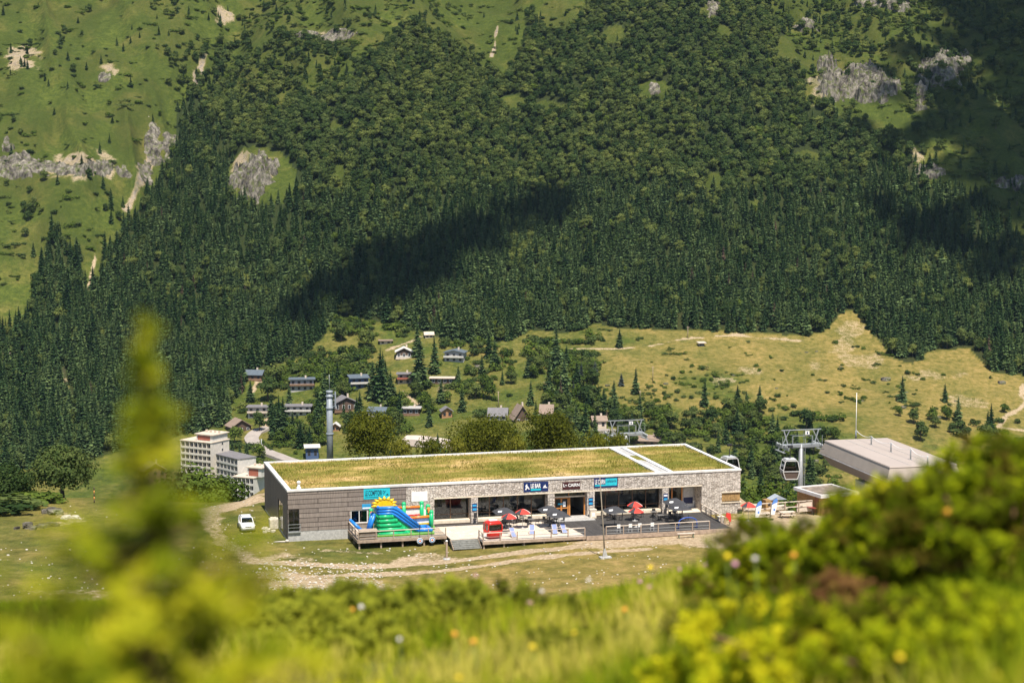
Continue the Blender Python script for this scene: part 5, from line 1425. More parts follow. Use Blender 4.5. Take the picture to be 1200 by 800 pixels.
def cabin(label, px, py, y, yaw):
    p = PY(px, py, y)
    o = thing('cable_car_cabin', label, 'cabin', p, yaw, 'white cable car cabins')     # origin where the hanger grips the rope
    zt_ = -1.75; prof = [(-.72, zt_), (.72, zt_), (.86, zt_ - .15), (1.12, zt_ - 1.35), (1.12, zt_ - 1.55), (.8, zt_ - 2.5), (-.8, zt_ - 2.5), (-1.12, zt_ - 1.55), (-1.12, zt_ - 1.35), (-.86, zt_ - .15)]
    m = MB()
    for a, b in zip(prof, prof[1:] + prof[:1]):
        for yy in (-.95, .95):
            m.bar((a[0], yy, a[1]), (b[0], yy, b[1]), .10)
    for x, z in prof: m.bar((x, -.95, z), (x, .95, z), .10)
    m.bar((-1.12, -.95, zt_ - 1.45), (1.12, -.95, zt_ - 1.45), .1); m.bar((-1.12, .95, zt_ - 1.45), (1.12, .95, zt_ - 1.45), .1); m.build('frame', paint('cabin frame grey', (.58, .57, .55), .5), o)
    m = MB(); m.prism([(-.95, zt_ - 1.6), (.95, zt_ - 1.6), (.74, zt_ - 2.44), (-.74, zt_ - 2.44)], 'y', -.9, .9); m.box(-.8, .8, -.3, -.1, zt_ - 1.5, zt_ - .9); m.box(-.75, .75, .1, .4, zt_ - 1.5, zt_ - .9); m.build('body', paint('dark brown cabin panel', (.10, .07, .055), .5), o)
    m = MB(); m.prism([(-.82, zt_ - .12), (.82, zt_ - .12), (1.05, zt_ - 1.38), (-1.05, zt_ - 1.38)], 'y', -.93, -.91); m.prism([(-.82, zt_ - .12), (.82, zt_ - .12), (1.05, zt_ - 1.38), (-1.05, zt_ - 1.38)], 'y', .91, .93); m.prism([(-.9, zt_ - .15), (-.88, zt_ - .15), (-1.1, zt_ - 1.4), (-1.12, zt_ - 1.4)], 'y', -.88, .88); m.prism([(.88, zt_ - .15), (.9, zt_ - .15), (1.12, zt_ - 1.4), (1.1, zt_ - 1.4)], 'y', -.88, .88); m.build('window', CABG, o)
    m = MB(); m.bevbox(-.7, .7, -.8, .8, zt_ + .04, zt_ + .2, .06); m.build('roof', paint('grey roof', (.45, .46, .47)), o)
    m = MB(); m.tube([(0, 0, zt_ + .1), (0, 0, -.6), (.25, 0, -.3), (.0, 0, 0)], .06, 8); m.bevbox(-.35, .35, -.15, .15, -.12, .22, .05); m.build('hanger', M_DARK, o)
    return o
ca = PY(915, 521.5, 266); cb = PY(712, 506, 300)
def on_rope(px):
    f = (px - 915) / (712 - 915); q = ca.lerp(cb, f); q.z -= 1.2 * 4 * f * (1 - f) * .6; return q
q = on_rope(860); qp = proj(q.x, q.y, q.z); cabin('white cable car cabin half hidden by the right end of the restaurant', qp[0], qp[1], q.y, R(20))
q = PY(926, 524, 262); cabin('white cable car cabin hanging beside the pylon and ladder', 926, 523.5, 262, R(6))
r_a = [PY(966, 526, 262), PY(926, 523.5, 262), ca] + [on_rope(x) for x in (890, 860, 820, 770)] + [cb]
m = MB(); m.tube(r_a, .028, 6); tag(m.build('haul_rope', M_DARK), 'thin steel haul rope carrying the two white cabins', 'cable')
r_b = [PY(985, 521, 266), PY(963, 521, 270), PY(756, 506, 303)]
m = MB(); m.tube(r_b, .028, 6); tag(m.build('haul_rope', M_DARK), 'thin empty steel rope on the far side of the pylons', 'cable')

# telecom mast behind the roof
p = PY(386, 458, 283); o = thing('telecom_mast', 'grey tubular telecom mast behind the left end of the grass roof', 'mast', (p.x, p.y, -1.5), R(10))
H = p.z + 1.5; MG = paint('grey mast paint', (.24, .27, .30), .5)
m = MB(); m.tube([(0, 0, 0), (0, 0, H)], [.50, .42], 16); m.build('shaft', MG, o)
m = MB()
for z in (H - .9, H - 6.4, H - 2.6): m.lathe([(.52, 0), (.56, .04), (.56, .2), (.52, .24)], 16, 0, (0, 0, z))
m.build('flange', MG, o)
m = MB(); m.bevbox(.75, .95, -.15, .15, H - 2.6, H - .1, .03); m.bar((.4, 0, H - .5), (.8, 0, H - .5), .07); m.bar((.4, 0, H - 2.2), (.8, 0, H - 2.2), .07); m.build('antenna_panel', MG, o)
m = MB(); m.lathe([(.5, 0), (.5, .35), (.3, .36)], 16, 0, (0, 0, H - .3)); m.build('cap', MG, o); m = MB(); m.tube([(0, 0, H), (0, 0, H + 2.4)], .03, 6); m.build('whip_antenna', M_STEEL, o)

# ------------------------------------------------------------------ the white car
def car():
    p = G(289, 619, -1.0); p.z = float(zt(p.x, p.y))
    o = thing('parked_car', 'small white estate car parked on the grass beside the restaurant', 'car', p, R(14))
    WH = paint('white car paint', (.80, .80, .80), .22, 0, .02); TY = paint('tyre rubber', (.02, .02, .02), .9); CG = m_glass('car glass')
    # nose points to -y; half width profile
    m = MB()
    secs = []
    for y, z0, z1, hw in ((-2.05, .38, .70, .66), (-1.95, .28, .86, .80), (-1.5, .24, .98, .86), (-.9, .24, 1.05, .88), (.2, .24, 1.02, .88), (1.4, .24, 1.04, .88), (1.95, .30, 1.0, .84), (2.02, .4, .9, .76)):
        secs.append([(-hw, y, z0), (hw, y, z0), (hw * 1.0, y, z0 + (z1 - z0) * .7), (hw * .93, y, z1), (-hw * .93, y, z1), (-hw * 1.0, y, z0 + (z1 - z0) * .7)])
    n = 6; vs = sum(secs, [])
    fs = [(i * n + k, i * n + (k + 1) % n, (i + 1) * n + (k + 1) % n, (i + 1) * n + k) for i in range(len(secs) - 1) for k in range(n)] + [tuple(range(n))[::-1], tuple(range((len(secs) - 1) * n, len(secs) * n))]
    m.add(vs, fs, 0, True); m.build('body', WH, o)
    m = MB(); m.bevbox(-.66, .66, -.12, 1.72, 1.5, 1.58, .035)
    for x in (-.70, .70): m.bar((x * 1.06, -.85, 1.02), (x * .93, -.12, 1.53), .07); m.bar((x * 1.1, .75, 1.02), (x * .93, .75, 1.53), .07); m.bar((x * 1.08, 1.85, 1.0), (x * .93, 1.68, 1.53), .12)
    m.build('roof', WH, o)
    m = MB(); m.hexa([(-.72, -.9, 1.03), (.72, -.9, 1.03), (.72, -.86, 1.03), (-.72, -.86, 1.03), (-.62, -.16, 1.5), (.62, -.16, 1.5), (.62, -.12, 1.5), (-.62, -.12, 1.5)]); m.build('windscreen', CG, o)
    for sx in (-1, 1):
        m = MB(); m.hexa([(sx * .78, -.75, 1.04), (sx * .80, -.75, 1.04), (sx * .80, 1.75, 1.03), (sx * .78, 1.75, 1.03), (sx * .64, -.1, 1.5), (sx * .66, -.1, 1.5), (sx * .66, 1.62, 1.5), (sx * .64, 1.62, 1.5)]); m.build('side_window', CG, o)
        m = MB(); m.bevbox(min(sx * .88, sx * 1.06), max(sx * .88, sx * 1.06), -.72, -.58, 1.0, 1.16, .03); m.build('wing_mirror', WH if sx < 0 else M_DARK, o)
        m = MB(); m.bar((sx * .6, 0, 1.63), (sx * .6, 1.6, 1.63), .05); m.bar((sx * .6, .1, 1.57), (sx * .6, .1, 1.63), .05); m.bar((sx * .6, 1.5, 1.57), (sx * .6, 1.5, 1.63), .05); m.build('roof_rail', M_DARK, o)
        m = MB(); m.hexa([(sx * .38, -2.0, .66), (sx * .7, -1.94, .66), (sx * .7, -1.85, .66), (sx * .38, -1.9, .66), (sx * .38, -1.99, .8), (sx * .7, -1.9, .82), (sx * .7, -1.8, .82), (sx * .38, -1.9, .8)]); m.build('headlight', paint('lamp glass', (.55, .58, .6), .1), o)
        for y in (-1.3, 1.28):
            m = MB(); m.prism([(y + math.cos(a) * .32, .32 + math.sin(a) * .32) for a in np.linspace(0, 2 * math.pi, 18, endpoint=False)], 'x', sx * .9 - .1, sx * .9 + .02); w_ = m.build('wheel', TY, o)
            m = MB(); m.prism([(y + math.cos(a) * .19, .32 + math.sin(a) * .19) for a in np.linspace(0, 2 * math.pi, 14, endpoint=False)], 'x', sx * .9 - .02, sx * .9 + .03); m.build('rim', M_STEEL, w_)
    m = MB(); m.bevbox(-.36, .36, -2.07, -1.95, .68, .78, .02); m.build('grille', M_DARK, o)
    m = MB(); m.bevbox(-.74, .74, -2.08, -1.9, .28, .46, .04); m.build('bumper', paint('grey bumper', (.10, .10, .105), .6), o)
    m = MB(); m.bevbox(-.26, .26, -2.1, -2.06, .50, .61, .01); m.build('number_plate', M_WHITE, o)
car()

# ------------------------------------------------------------------ rocks lying on the shelf
def m_rock():
    t = NT('grey limestone'); o_ = t.coord('Object'); n = t.noise(.30, t.coord('Object', (1, 1, .55)), 7, .68); n2 = t.noise(.22, o_, 3, .6)
    c = t.ramp(n, (.38, (.034, .030, .025)), (.49, (.115, .102, .085)), (.60, (.235, .21, .172)), (.72, (.40, .36, .30)))
    c = t.mix(t.ramp(t.noise(.35, o_, 5, .7), (.50, 0.), (.62, .8)), c, (.085, .105, .022))
    t.bsdf(c, .95, 0, n, 1.0, .3, .1); return t.m
M_ROCK = m_rock()
M_PALER = paint('pale limestone', (.58, .53, .46), .95, 0, .2, 1.5)
def rocks(name, label, px, py, lst, mat=M_ROCK, cat='rock'):
    p = TN(px, py); o = thing(name, label, cat, p)
    m = MB()
    for i, (dx, dy, sx, sy, sz) in enumerate(lst):
        z = float(zt(p.x + dx, p.y + dy)) - p.z
        m.rock((dx, dy, z + sz * .25), sx, sy, sz, random.random() * 50, 0, 3, .5, random.uniform(0, 3))
    m.build('stone', mat, o)
rocks('boulder', 'flat grey boulder lying in the grass left of the blurred sapling', 64, 601, [(0, 0, 1.8, 1.2, .6), (-1.2, .2, .9, .7, .4)])
rocks('boulder', 'cluster of pale grey stones in the grass below the flat boulder', 44, 618, [(-1.2, 0, 1.0, .8, .6), (.6, .2, .9, .7, .5), (1.6, 1.0, 1.1, .7, .45), (-.3, -1, .6, .5, .35), (-2.4, -.6, .5, .4, .3)])
rocks('boulder', 'pale stone on the trodden ground right of the flat boulder', 78, 607, [(0, 0, .9, .6, .4), (1.1, .4, .6, .5, .3)], M_PALER)
rocks('boulder', 'small boulder on the bank at the left edge', 6, 590, [(0, 0, 2.6, 1.4, .7), (3, .5, 1.6, 1, .5)])
s0 = G(322, 618, -1.0); s0.z = float(zt(s0.x, s0.y))
o = thing('stone_crate', 'pale crate of rubble against the boarded end wall', 'crate', s0, BA)
m = MB(); m.bevbox(-.7, .7, -.6, .6, 0, 1.25, .1); m.build('sides', paint('pale sacking', (.56, .50, .45), .9, 0, .25, 3), o)
m = MB()
for i in range(7): m.rock((random.uniform(-.45, .45), random.uniform(-.35, .35), 1.25), .28, .28, .2, i, 0, 2)
m.build('rubble', M_PALER, o)
rocks('boulder', 'pale blocks of stone tumbled beside the rubble crate', 315.5, 621, [(-.6, .6, .5, .35, .3), (-.1, -.5, .5, .4, .35), (.6, -1.0, .4, .3, .25), (-.4, -1.4, .3, .3, .2)], M_PALER)
p = G(331, 634.5, -1.0); p.z = float(zt(p.x, p.y)); o = thing('branch', 'bleached branch lying on the grass by the corner of the building', 'branch', p, R(-15))
m = MB(); m.tube([(-1.0, -.3, .06), (-.4, -.1, .1), (.2, 0, .12), (.8, .25, .1)], [.05, .08, .1, .04], 7); m.ball((.55, .1, .2), .24, 0, 2, (1, .8, .8)); m.build('wood', M_PALER, o)
p = G(110.5, 587, -1.0); p.z = float(zt(p.x, p.y)); o = thing('marker_pole', 'orange and dark banded marker pole on the bank by the big tree', 'pole', p)
m = MB()
for i in range(5): m.tube([(0, 0, i * .42), (0, 0, i * .42 + .42)], .07, 8, i % 2)
m.build('bands', [paint('dark band', (.06, .03, .03)), paint('orange band', (.7, .28, .08))], o)
# pale stones strewn over the tracks: nobody could count them
g = np.random.default_rng(5); m = MB(); k = 0
while k < 900:
    px = g.uniform(0, 900); py = g.uniform(640, 690) if g.uniform() < .6 else g.uniform(585, 700)
    dens = 1.0 if (300 < px < 450 and 658 < py < 692) else (.6 if 240 < px < 300 and py < 640 else .07)
    if px > 320 and py < 640: continue
    if g.uniform() > dens: continue
    q = G(px, py, -1.0); z = float(zt(q.x, q.y)); r_ = g.uniform(.05, .16) * (1.5 if g.uniform() < .1 else 1)
    m.rock((q.x, q.y, z + r_ * .2), r_, r_ * .8, r_ * .6, k * .37, 0, 1, .4); k += 1
o = m.build('stones', M_PALER); tag(o, 'pale stones strewn over the grass and the wheel tracks', None, None, 'stuff')

# ------------------------------------------------------------------ cliffs and rock outcrops on the mountain
def cliff(label, ells, hgt, seed, step=.75):
    """bare rock breaking out of the slope: ells are px, py, half-width, half-height of the bare area"""
    cx = [T(e[0], e[1]) for e in ells]
    x0 = min(c.x - e[2] * .62 for c, e in zip(cx, ells)) - 6; x1 = max(c.x + e[2] * .62 for c, e in zip(cx, ells)) + 6
    ya = min(T(e[0], e[1] + e[3] * 1.3).y for e in ells) - 4; yb = max(T(e[0], e[1] - e[3] * 1.3).y for e in ells) + 4
    Xc, Yc = np.meshgrid(np.arange(x0, x1, step), np.arange(ya, yb, step))
    Zc = zt(Xc, Yc); px, py = proj(Xc, Yc, Zc)
    n = fbm(Xc / 5, Yc / 5, seed, 4)
    n_b = fbm(Xc / 16, Yc / 16, seed + 3, 3); mk = np.zeros_like(Xc)
    for a, b, rx, ry in ells:
        mk = np.maximum(mk, sstep(1.2, .35, ((px - a) / rx) ** 2 + ((py - b) / ry) ** 2 + 1.35 * n + .5 * n_b))
    cell = vnoise(np.floor(Xc / 5.5 + 1.6 * n), np.floor(Yc / 6.0 + 1.8 * n), seed + 5)
    cell2 = vnoise(np.floor(Xc / 2.2 + 1.3 * n), np.floor(Yc / 2.8 - n), seed + 6)
    dz = mk * hgt * .55 * (.10 + .75 * cell + .38 * cell2 + .75 * np.abs(fbm(Xc / 7, Yc / 3, seed + 9, 4))) - (1 - mk) * 1.5
    h, w_ = Xc.shape; idx = np.arange(h * w_).reshape(h, w_)
    F = np.stack([idx[:-1, :-1], idx[:-1, 1:], idx[1:, 1:], idx[1:, :-1]], -1).reshape(-1, 4)
    ok = (mk.ravel()[F] > .02).any(1)
    F = F[ok]
    # keep the largest connected patch
    used, inv = np.unique(F, return_inverse=True)
    par = np.arange(len(used))
    def root(a):
        while par[a] != a:
            par[a] = par[par[a]]; a = par[a]
        return a
    Q = inv.reshape(-1, 4)
    for q in Q:
        r0 = root(q[0])
        for t_ in q[1:]: par[root(t_)] = r0
    rt = np.array([root(a) for a in range(len(used))]); big = np.bincount(rt).argmax()
    sel = rt[Q[:, 0]] == big; Q = Q[sel]; u2, Q2 = np.unique(Q, return_inverse=True)
    c0 = T(ells[0][0], ells[0][1])
    V = np.stack([Xc, Yc, Zc + dz], -1).reshape(-1, 3)[used][u2] - np.array(c0)
    o = link('rock_outcrop', np_mesh('rock_outcrop', V, Q2.reshape(-1, 4), M_ROCK), None, c0)
    return tag(o, label, 'rock')
cliff('tall pale rock tower standing in the gap of the wood', [(293, 216, 21, 24), (308, 196, 22, 10)], 11, 301)
cliff('grey cliff band crossing the open slope at the left edge', [(15, 196, 30, 14), (50, 199, 28, 8), (85, 201, 26, 7), (120, 198, 28, 9), (145, 204, 12, 6), (10, 172, 12, 8)], 5, 302)
cliff('broad grey tan crag with broken steps in the upper right wood', [(985, 104, 24, 16), (1012, 96, 26, 18), (1038, 102, 18, 11), (968, 80, 11, 12), (1020, 116, 20, 6)], 10, 303)
cliff('shaded grey crag below the right ridge', [(1100, 86, 24, 20), (1120, 74, 16, 14), (1078, 114, 10, 20)], 8, 304)
cliff('pale scree chute breaking the meadow above the wood', [(180, 172, 12, 28), (198, 172, 11, 22), (172, 198, 9, 16)], 3.5, 305)
cliff('small ochre rocks high on the meadow near the frame top', [(362, 42, 16, 6), (395, 44, 22, 9)], 4, 306)
cliff('pale rocks in a gap high in the wood near the frame top', [(834, 14, 12, 12)], 4, 307)
cliff('grey rocks on the top right slope', [(1045, 6, 26, 9), (1018, 5, 16, 6)], 5, 308)
cliff('grey rocks in the right clearing below the ridge', [(1090, 203, 16, 9)], 4, 309)
cliff('rocky patch at the right edge under the cloud shade', [(1185, 216, 18, 10), (1160, 180, 18, 6)], 5, 310)
cliff('little dark crag on the far left slope', [(122, 92, 9, 7)], 4, 311)
cliff('small pale rocks among the spruces of the centre wood', [(768, 106, 9, 9)], 4, 312)
cliff('grey rocks on the upper slope left of the crag', [(945, 30, 16, 9), (922, 44, 10, 6)], 4, 313)
def stone(label, px, py, r_, k, name='boulder', group=None):
    p = T(px, py); m = MB(); m.rock((0, 0, r_ * k * .3), r_ * 1.25, r_ * .9, r_ * k, random.random() * 90, 0, 3, .6, random.uniform(-.5, .5))
    return tag(m.build(name, M_ROCK, None, p), label, 'rock', group)
stone('flat dark boulder in the dry meadow', 1038, 445, 2.4, .5)
for a in [(1058, 478, 1.5, .6), (1100, 490, 1.2, .8), (1174, 449, 1.8, .6), (945, 413, .9, .5), (957, 412, .8, .5), (1062, 460, .9, .5), (712, 452, 1.2, .5), (780, 450, 1.2, .5), (880, 541, 1.5, .8), (897, 539, 1.4, .7), (955, 541, 1.5, .7), (560, 431, 1.6, .9), (1120, 470, .8, .5), (1010, 470, .9, .5), (985, 430, .8, .5), (860, 440, 1.0, .5), (910, 455, .8, .5)]:
    stone('pale stone lying in the meadows of the valley slope', *a, group='stones on the valley meadows')

# ------------------------------------------------------------------ the village in the valley
M_ASPH = None
def strip(name, pix, hw, mat, kind='structure', lift=.25):
    P = [T(*p) for p in pix]; fine = []
    for a, b in zip(P[:-1], P[1:]):
        for k in range(6): fine.append(a.lerp(b, k / 6))
    fine.append(P[-1]); P = fine
    for _ in range(3): P = [P[0]] + [(P[i - 1] + P[i] * 2 + P[i + 1]) / 4 for i in range(1, len(P) - 1)] + [P[-1]]
    vs = []; fs = []
    for i, p in enumerate(P):
        d = (P[min(i + 1, len(P) - 1)] - P[max(i - 1, 0)]); d.z = 0; d.normalize(); nrm = Vector((-d.y, d.x, 0))
        zc = max(float(zt(p.x, p.y)), float(zt(p.x + nrm.x * hw, p.y + nrm.y * hw)), float(zt(p.x - nrm.x * hw, p.y - nrm.y * hw))) + lift
        vs += [(p.x - nrm.x * hw, p.y - nrm.y * hw, zc), (p.x + nrm.x * hw, p.y + nrm.y * hw, zc), (p.x - nrm.x * hw, p.y - nrm.y * hw, zc - 3), (p.x + nrm.x * hw, p.y + nrm.y * hw, zc - 3)]
    for i in range(len(P) - 1):
        a = 4 * i; fs += [(a, a + 1, a + 5, a + 4), (a, a + 4, a + 6, a + 2), (a + 1, a + 3, a + 7, a + 5)]
    me = D.meshes.new(name); me.from_pydata(vs, [], fs); me.materials.append(mat)
    return tag(link(name, me), kind=kind)
M_ROAD = paint('worn asphalt', (.33, .29, .26), .9, 0, .12, .3)
strip('road', [(348, 543), (333, 538), (319, 533), (307, 528), (298, 521), (294, 514), (298, 508), (306, 504), (314, 502)], 3.3, M_ROAD)
strip('parking_area', [(474, 517), (492, 517), (512, 520), (540, 524)], 6.0, paint('pale gravel', (.55, .46, .40), .95, 0, .1, .3))
strip('road', [(690, 506), (715, 505), (740, 508)], 2.4, M_ROAD)
def wallmat(n, c): return paint(n, c, .85, 0, .12, .6)
M_DKW = wallmat('dark chalet wood', (.10, .062, .042)); M_MIDW = wallmat('brown chalet wood', (.22, .13, .08)); M_WHW = wallmat('white render', (.56, .53, .48)); M_GRW = wallmat('grey render', (.42, .40, .38))
M_SLATE = wallmat('grey slate', (.17, .16, .165)); M_BLSL = wallmat('blue grey roof', (.095, .12, .145)); M_BRR = wallmat('brown shingle', (.26, .19, .145)); M_WHR = wallmat('pale metal sheet', (.60, .57, .53)); M_BLU2 = wallmat('blue boards', (.06, .10, .20))
M_BEIGE = wallmat('beige render', (.58, .48, .38)); M_WIN = paint('dark panes', (.03, .035, .045), .15)
def house(label, px, py, wd, dp, h, roof='gable', rh=2.0, yaw=0, wall=M_DKW, rmat=M_SLATE, base=None, bh=0, balc=None, floors=2, side=False, chim=True, cat='chalet', name='chalet'):
    p = T(px, py); p.z -= .4
    o = thing(name, label, cat, p, R(yaw), 'chalets on the village slope')
    x0, x1, y0, y1 = -wd / 2, wd / 2, 0, dp
    m = MB()
    if base is not None:
        m.box(x0, x1, y0, y1, -3, bh, 1); m.box(x0 - .03, x1 + .03, y0 - .03, y1, bh, h, 0)
    else: m.box(x0, x1, y0, y1, -3, h, 0)
    if roof == 'gable': m.prism([(x0, h), (x1, h), (0, h + rh)], 'y', y0 + .02, y1 - .02, 0)
    m.build('wall', [wall, base or wall], o)
    m = MB(); ov = .7; th = .28
    if roof == 'gable':       # gable end to the valley
        for s_ in (-1, 1):
            m.prism([(0, h + rh + .05), (s_ * (wd / 2 + ov), h - rh * ov / (wd / 2) + .05), (s_ * (wd / 2 + ov), h - rh * ov / (wd / 2) + .05 + th), (0, h + rh + .05 + th)], 'y', y0 - 1.0, y1 + .5)
    elif roof == 'ridge':     # eaves to the valley
        for s_ in (-1, 1):
            yc = (y0 + y1) / 2
            m.prism([(yc, h + rh + .05), (yc + s_ * (dp / 2 + ov), h - rh * ov / (dp / 2) + .05), (yc + s_ * (dp / 2 + ov), h - rh * ov / (dp / 2) + .05 + th), (yc, h + rh + .05 + th)], 'x', x0 - .7, x1 + .7)
    elif roof == 'shed':
        m.hexa([(x0 - .8, y0 - 1.2, h + .02), (x1 + .8, y0 - 1.2, h + .02), (x1 + .8, y1 + .5, h + rh), (x0 - .8, y1 + .5, h + rh), (x0 - .8, y0 - 1.2, h + .32), (x1 + .8, y0 - 1.2, h + .32), (x1 + .8, y1 + .5, h + rh + .3), (x0 - .8, y1 + .5, h + rh + .3)])
    else: m.box(x0 - .8, x1 + .8, y0 - 1.0, y1 + .4, h + .01, h + .35)
    rf = m.build('roof', rmat, o)
    if roof == 'ridge':
        m = MB(); m.prism([(y0 + .05, h), (y1 - .05, h), ((y0 + y1) / 2, h + rh)], 'x', x0 + .02, x1 - .02); m.build('gable', wall, o)
    if chim:
        m = MB(); m.box(wd * .12, wd * .12 + .8, dp * .5, dp * .5 + .8, h, h + rh + 1.3); m.build('chimney', M_BEIGE, rf)
    nw = max(2, int(wd / 2.6)); fh = h / floors
    for f in range(floors):
        for i in range(nw):
            xc = x0 + wd * (i + .5) / nw; z = f * fh + fh * .38
            m = MB(); m.box(xc - .62, xc + .62, y0 - .09, y0 - .035, z, z + fh * .42); w_ = m.build('window', M_WHITE if wall is M_DKW else M_DKW, o)
            m = MB(); m.box(xc - .5, xc + .5, y0 - .11, y0 - .092, z + .1, z + fh * .42 - .1); m.build('pane', M_WIN, w_)
    if balc is not None:
        m = MB(); z = (floors - 1) * fh + .05; m.box(x0 - .3, x1 + .3, y0 - 1.3, y0 - .12, z, z + .15); m.box(x0 - .3, x1 + .3, y0 - 1.35, y0 - 1.27, z + .15, z + 1.05); m.build('balcony', balc, o)
    return o
house('small brown chalet under a blue grey roof beside the wood', 296, 445, 9, 7, 3.0, 'ridge', 1.8, -8, M_MIDW, M_BLSL, balc=M_MIDW, floors=1)
house('two storey chalet with a flat blue grey roof on the slope', 354, 458, 11.5, 7, 6.0, 'flat', .3, 6, M_GRW, M_BLSL, balc=M_MIDW, floors=2)
house('white flat roofed chalet with two rows of windows above the brown barn', 302, 489.5, 9.2, 7, 5.4, 'flat', .4, 0, M_WHW, M_SLATE, balc=M_BEIGE, floors=2)
house('low white and brown chalet with a wide dark flat roof behind two spruces', 349, 487, 12, 7, 4.8, 'flat', .4, 0, M_WHW, M_SLATE, floors=2, balc=M_WHW)
house('brown barn with a steep shingled roof beside the winding road', 283, 506, 9.5, 8, 3.0, 'gable', 3.0, 28, M_DKW, M_BRR, floors=1, chim=False, name='barn', cat='barn')
house('chalet with a dark blue roof half hidden behind spruces', 245, 485, 9, 7, 3.6, 'ridge', 1.6, 0, M_MIDW, M_BLSL, floors=1)
house('white fronted chalet under a bright pale gable roof', 473.5, 420, 7.8, 7, 3.8, 'gable', 1.9, 4, M_DKW, M_WHR, base=M_WHW, bh=2.0, balc=M_BEIGE, floors=1)
house('grey chalet with a blue grey roof and red shutters on the upper meadow', 532, 424, 9.6, 8, 5.0, 'gable', 1.1, -10, M_GRW, M_BLSL, base=M_GRW, bh=2.0, balc=M_WHW, floors=2)
house('modern dark blue house with a white wrap around balcony', 421.5, 455.5, 8.6, 7, 5.6, 'shed', .8, 14, M_BLU2, M_BLSL, balc=M_WHW, floors=2)
house('flat roofed house with a red brown balcony beside the tall spruce', 474, 449.5, 6.6, 6, 5.0, 'flat', .3, 0, M_BEIGE, M_SLATE, balc=wallmat('red brown boards', (.32, .10, .06)), floors=2)
house('long low house with a pale flat roof right of the tall spruce', 518, 450, 11.0, 5, 3.2, 'flat', .2, -2, M_DKW, M_BEIGE, floors=1, chim=False)
house('dark timber chalet with a grey gable roof beside the telecom mast', 406, 482, 11.4, 9, 4.4, 'gable', 2.6, 18, M_DKW, M_SLATE, balc=M_MIDW, floors=1)
house('low dark house with a pale roof edge below the garden steps', 481.5, 486, 8, 6, 3.4, 'flat', .2, -5, M_DKW, M_GRW, floors=1, balc=M_MIDW)
house('pale blue roofed house mostly hidden behind the left maple', 441, 489, 8, 6, 3.4, 'ridge', 1.4, -10, M_WHW, M_BLSL, floors=1)
house('little orange boarded house under a grey gable roof', 524, 489.5, 4.8, 5, 3.6, 'gable', 1.6, 10, wallmat('orange boards', (.36, .19, .09)), M_SLATE, floors=1, chim=False)
house('house with a wide grey slate roof and two roof lights left of the steep chalet', 583, 492, 8.2, 7, 2.6, 'ridge', 2.8, -4, M_GRW, M_SLATE, floors=1)
house('steep dark A shaped chalet above the maples', 612, 493, 7.6, 8, 1.6, 'gable', 5.6, 16, M_DKW, M_BRR, floors=1)
house('small steep roofed house right of the steep dark chalet', 640, 489, 5.4, 6, 2.6, 'ridge', 3.2, -6, M_WHW, M_BRR, floors=1)
house('small glass fronted utility house beside the foot of the mast', 366, 538, 5.6, 5, 5.6, 'shed', .5, 8, M_BLU2, M_WHR, floors=1, chim=False)
house('beige house with a brown roof left of the far pylon', 703, 502, 6, 6, 4.0, 'ridge', 1.6, 8, M_BEIGE, M_BRR, floors=1)
house('low brown roofed house just above the edge of the grass roof', 760, 521, 12, 8, 2.2, 'ridge', 1.8, -12, M_MIDW, M_BRR, floors=1)
house('tiny pale chalet highest in the village clearing', 503, 396, 4, 4, 2.2, 'ridge', 1.0, 8, M_BEIGE, M_BEIGE, floors=1, chim=False)
house('tiny white hut at the edge of the wood above the village', 491, 380, 2.6, 3, 3.4, 'gable', 1, 0, M_WHW, M_BRR, floors=1, chim=False)
house('low pale shed left of the white gabled chalet', 452, 403, 6, 4, 2.0, 'flat', .2, 6, M_BEIGE, M_BRR, floors=1, chim=False, name='shed', cat='shed')
house('tiny grey stone hut alone in the dry meadow', 822.5, 405.5, 2.6, 2.6, 1.9, 'shed', .3, 10, M_GRW, M_BEIGE, floors=1, chim=False, name='hut', cat='hut')
house('brown roofed chalet half hidden by the blurred sapling', 182, 566, 10, 8, 6, 'gable', 3, 25, M_MIDW, M_BRR, floors=2)
house('small pale roof at the left edge among the spruces', 2, 424, 6, 6, 3, 'ridge', 1.5, 0, M_BEIGE, M_BEIGE, floors=1, chim=False)
house('little orange house below the dark timber chalet', 393, 505, 3.4, 4, 2.8, 'gable', 1.2, 0, wallmat('orange boards', (.36, .19, .09)), M_WHR, floors=1, chim=False)

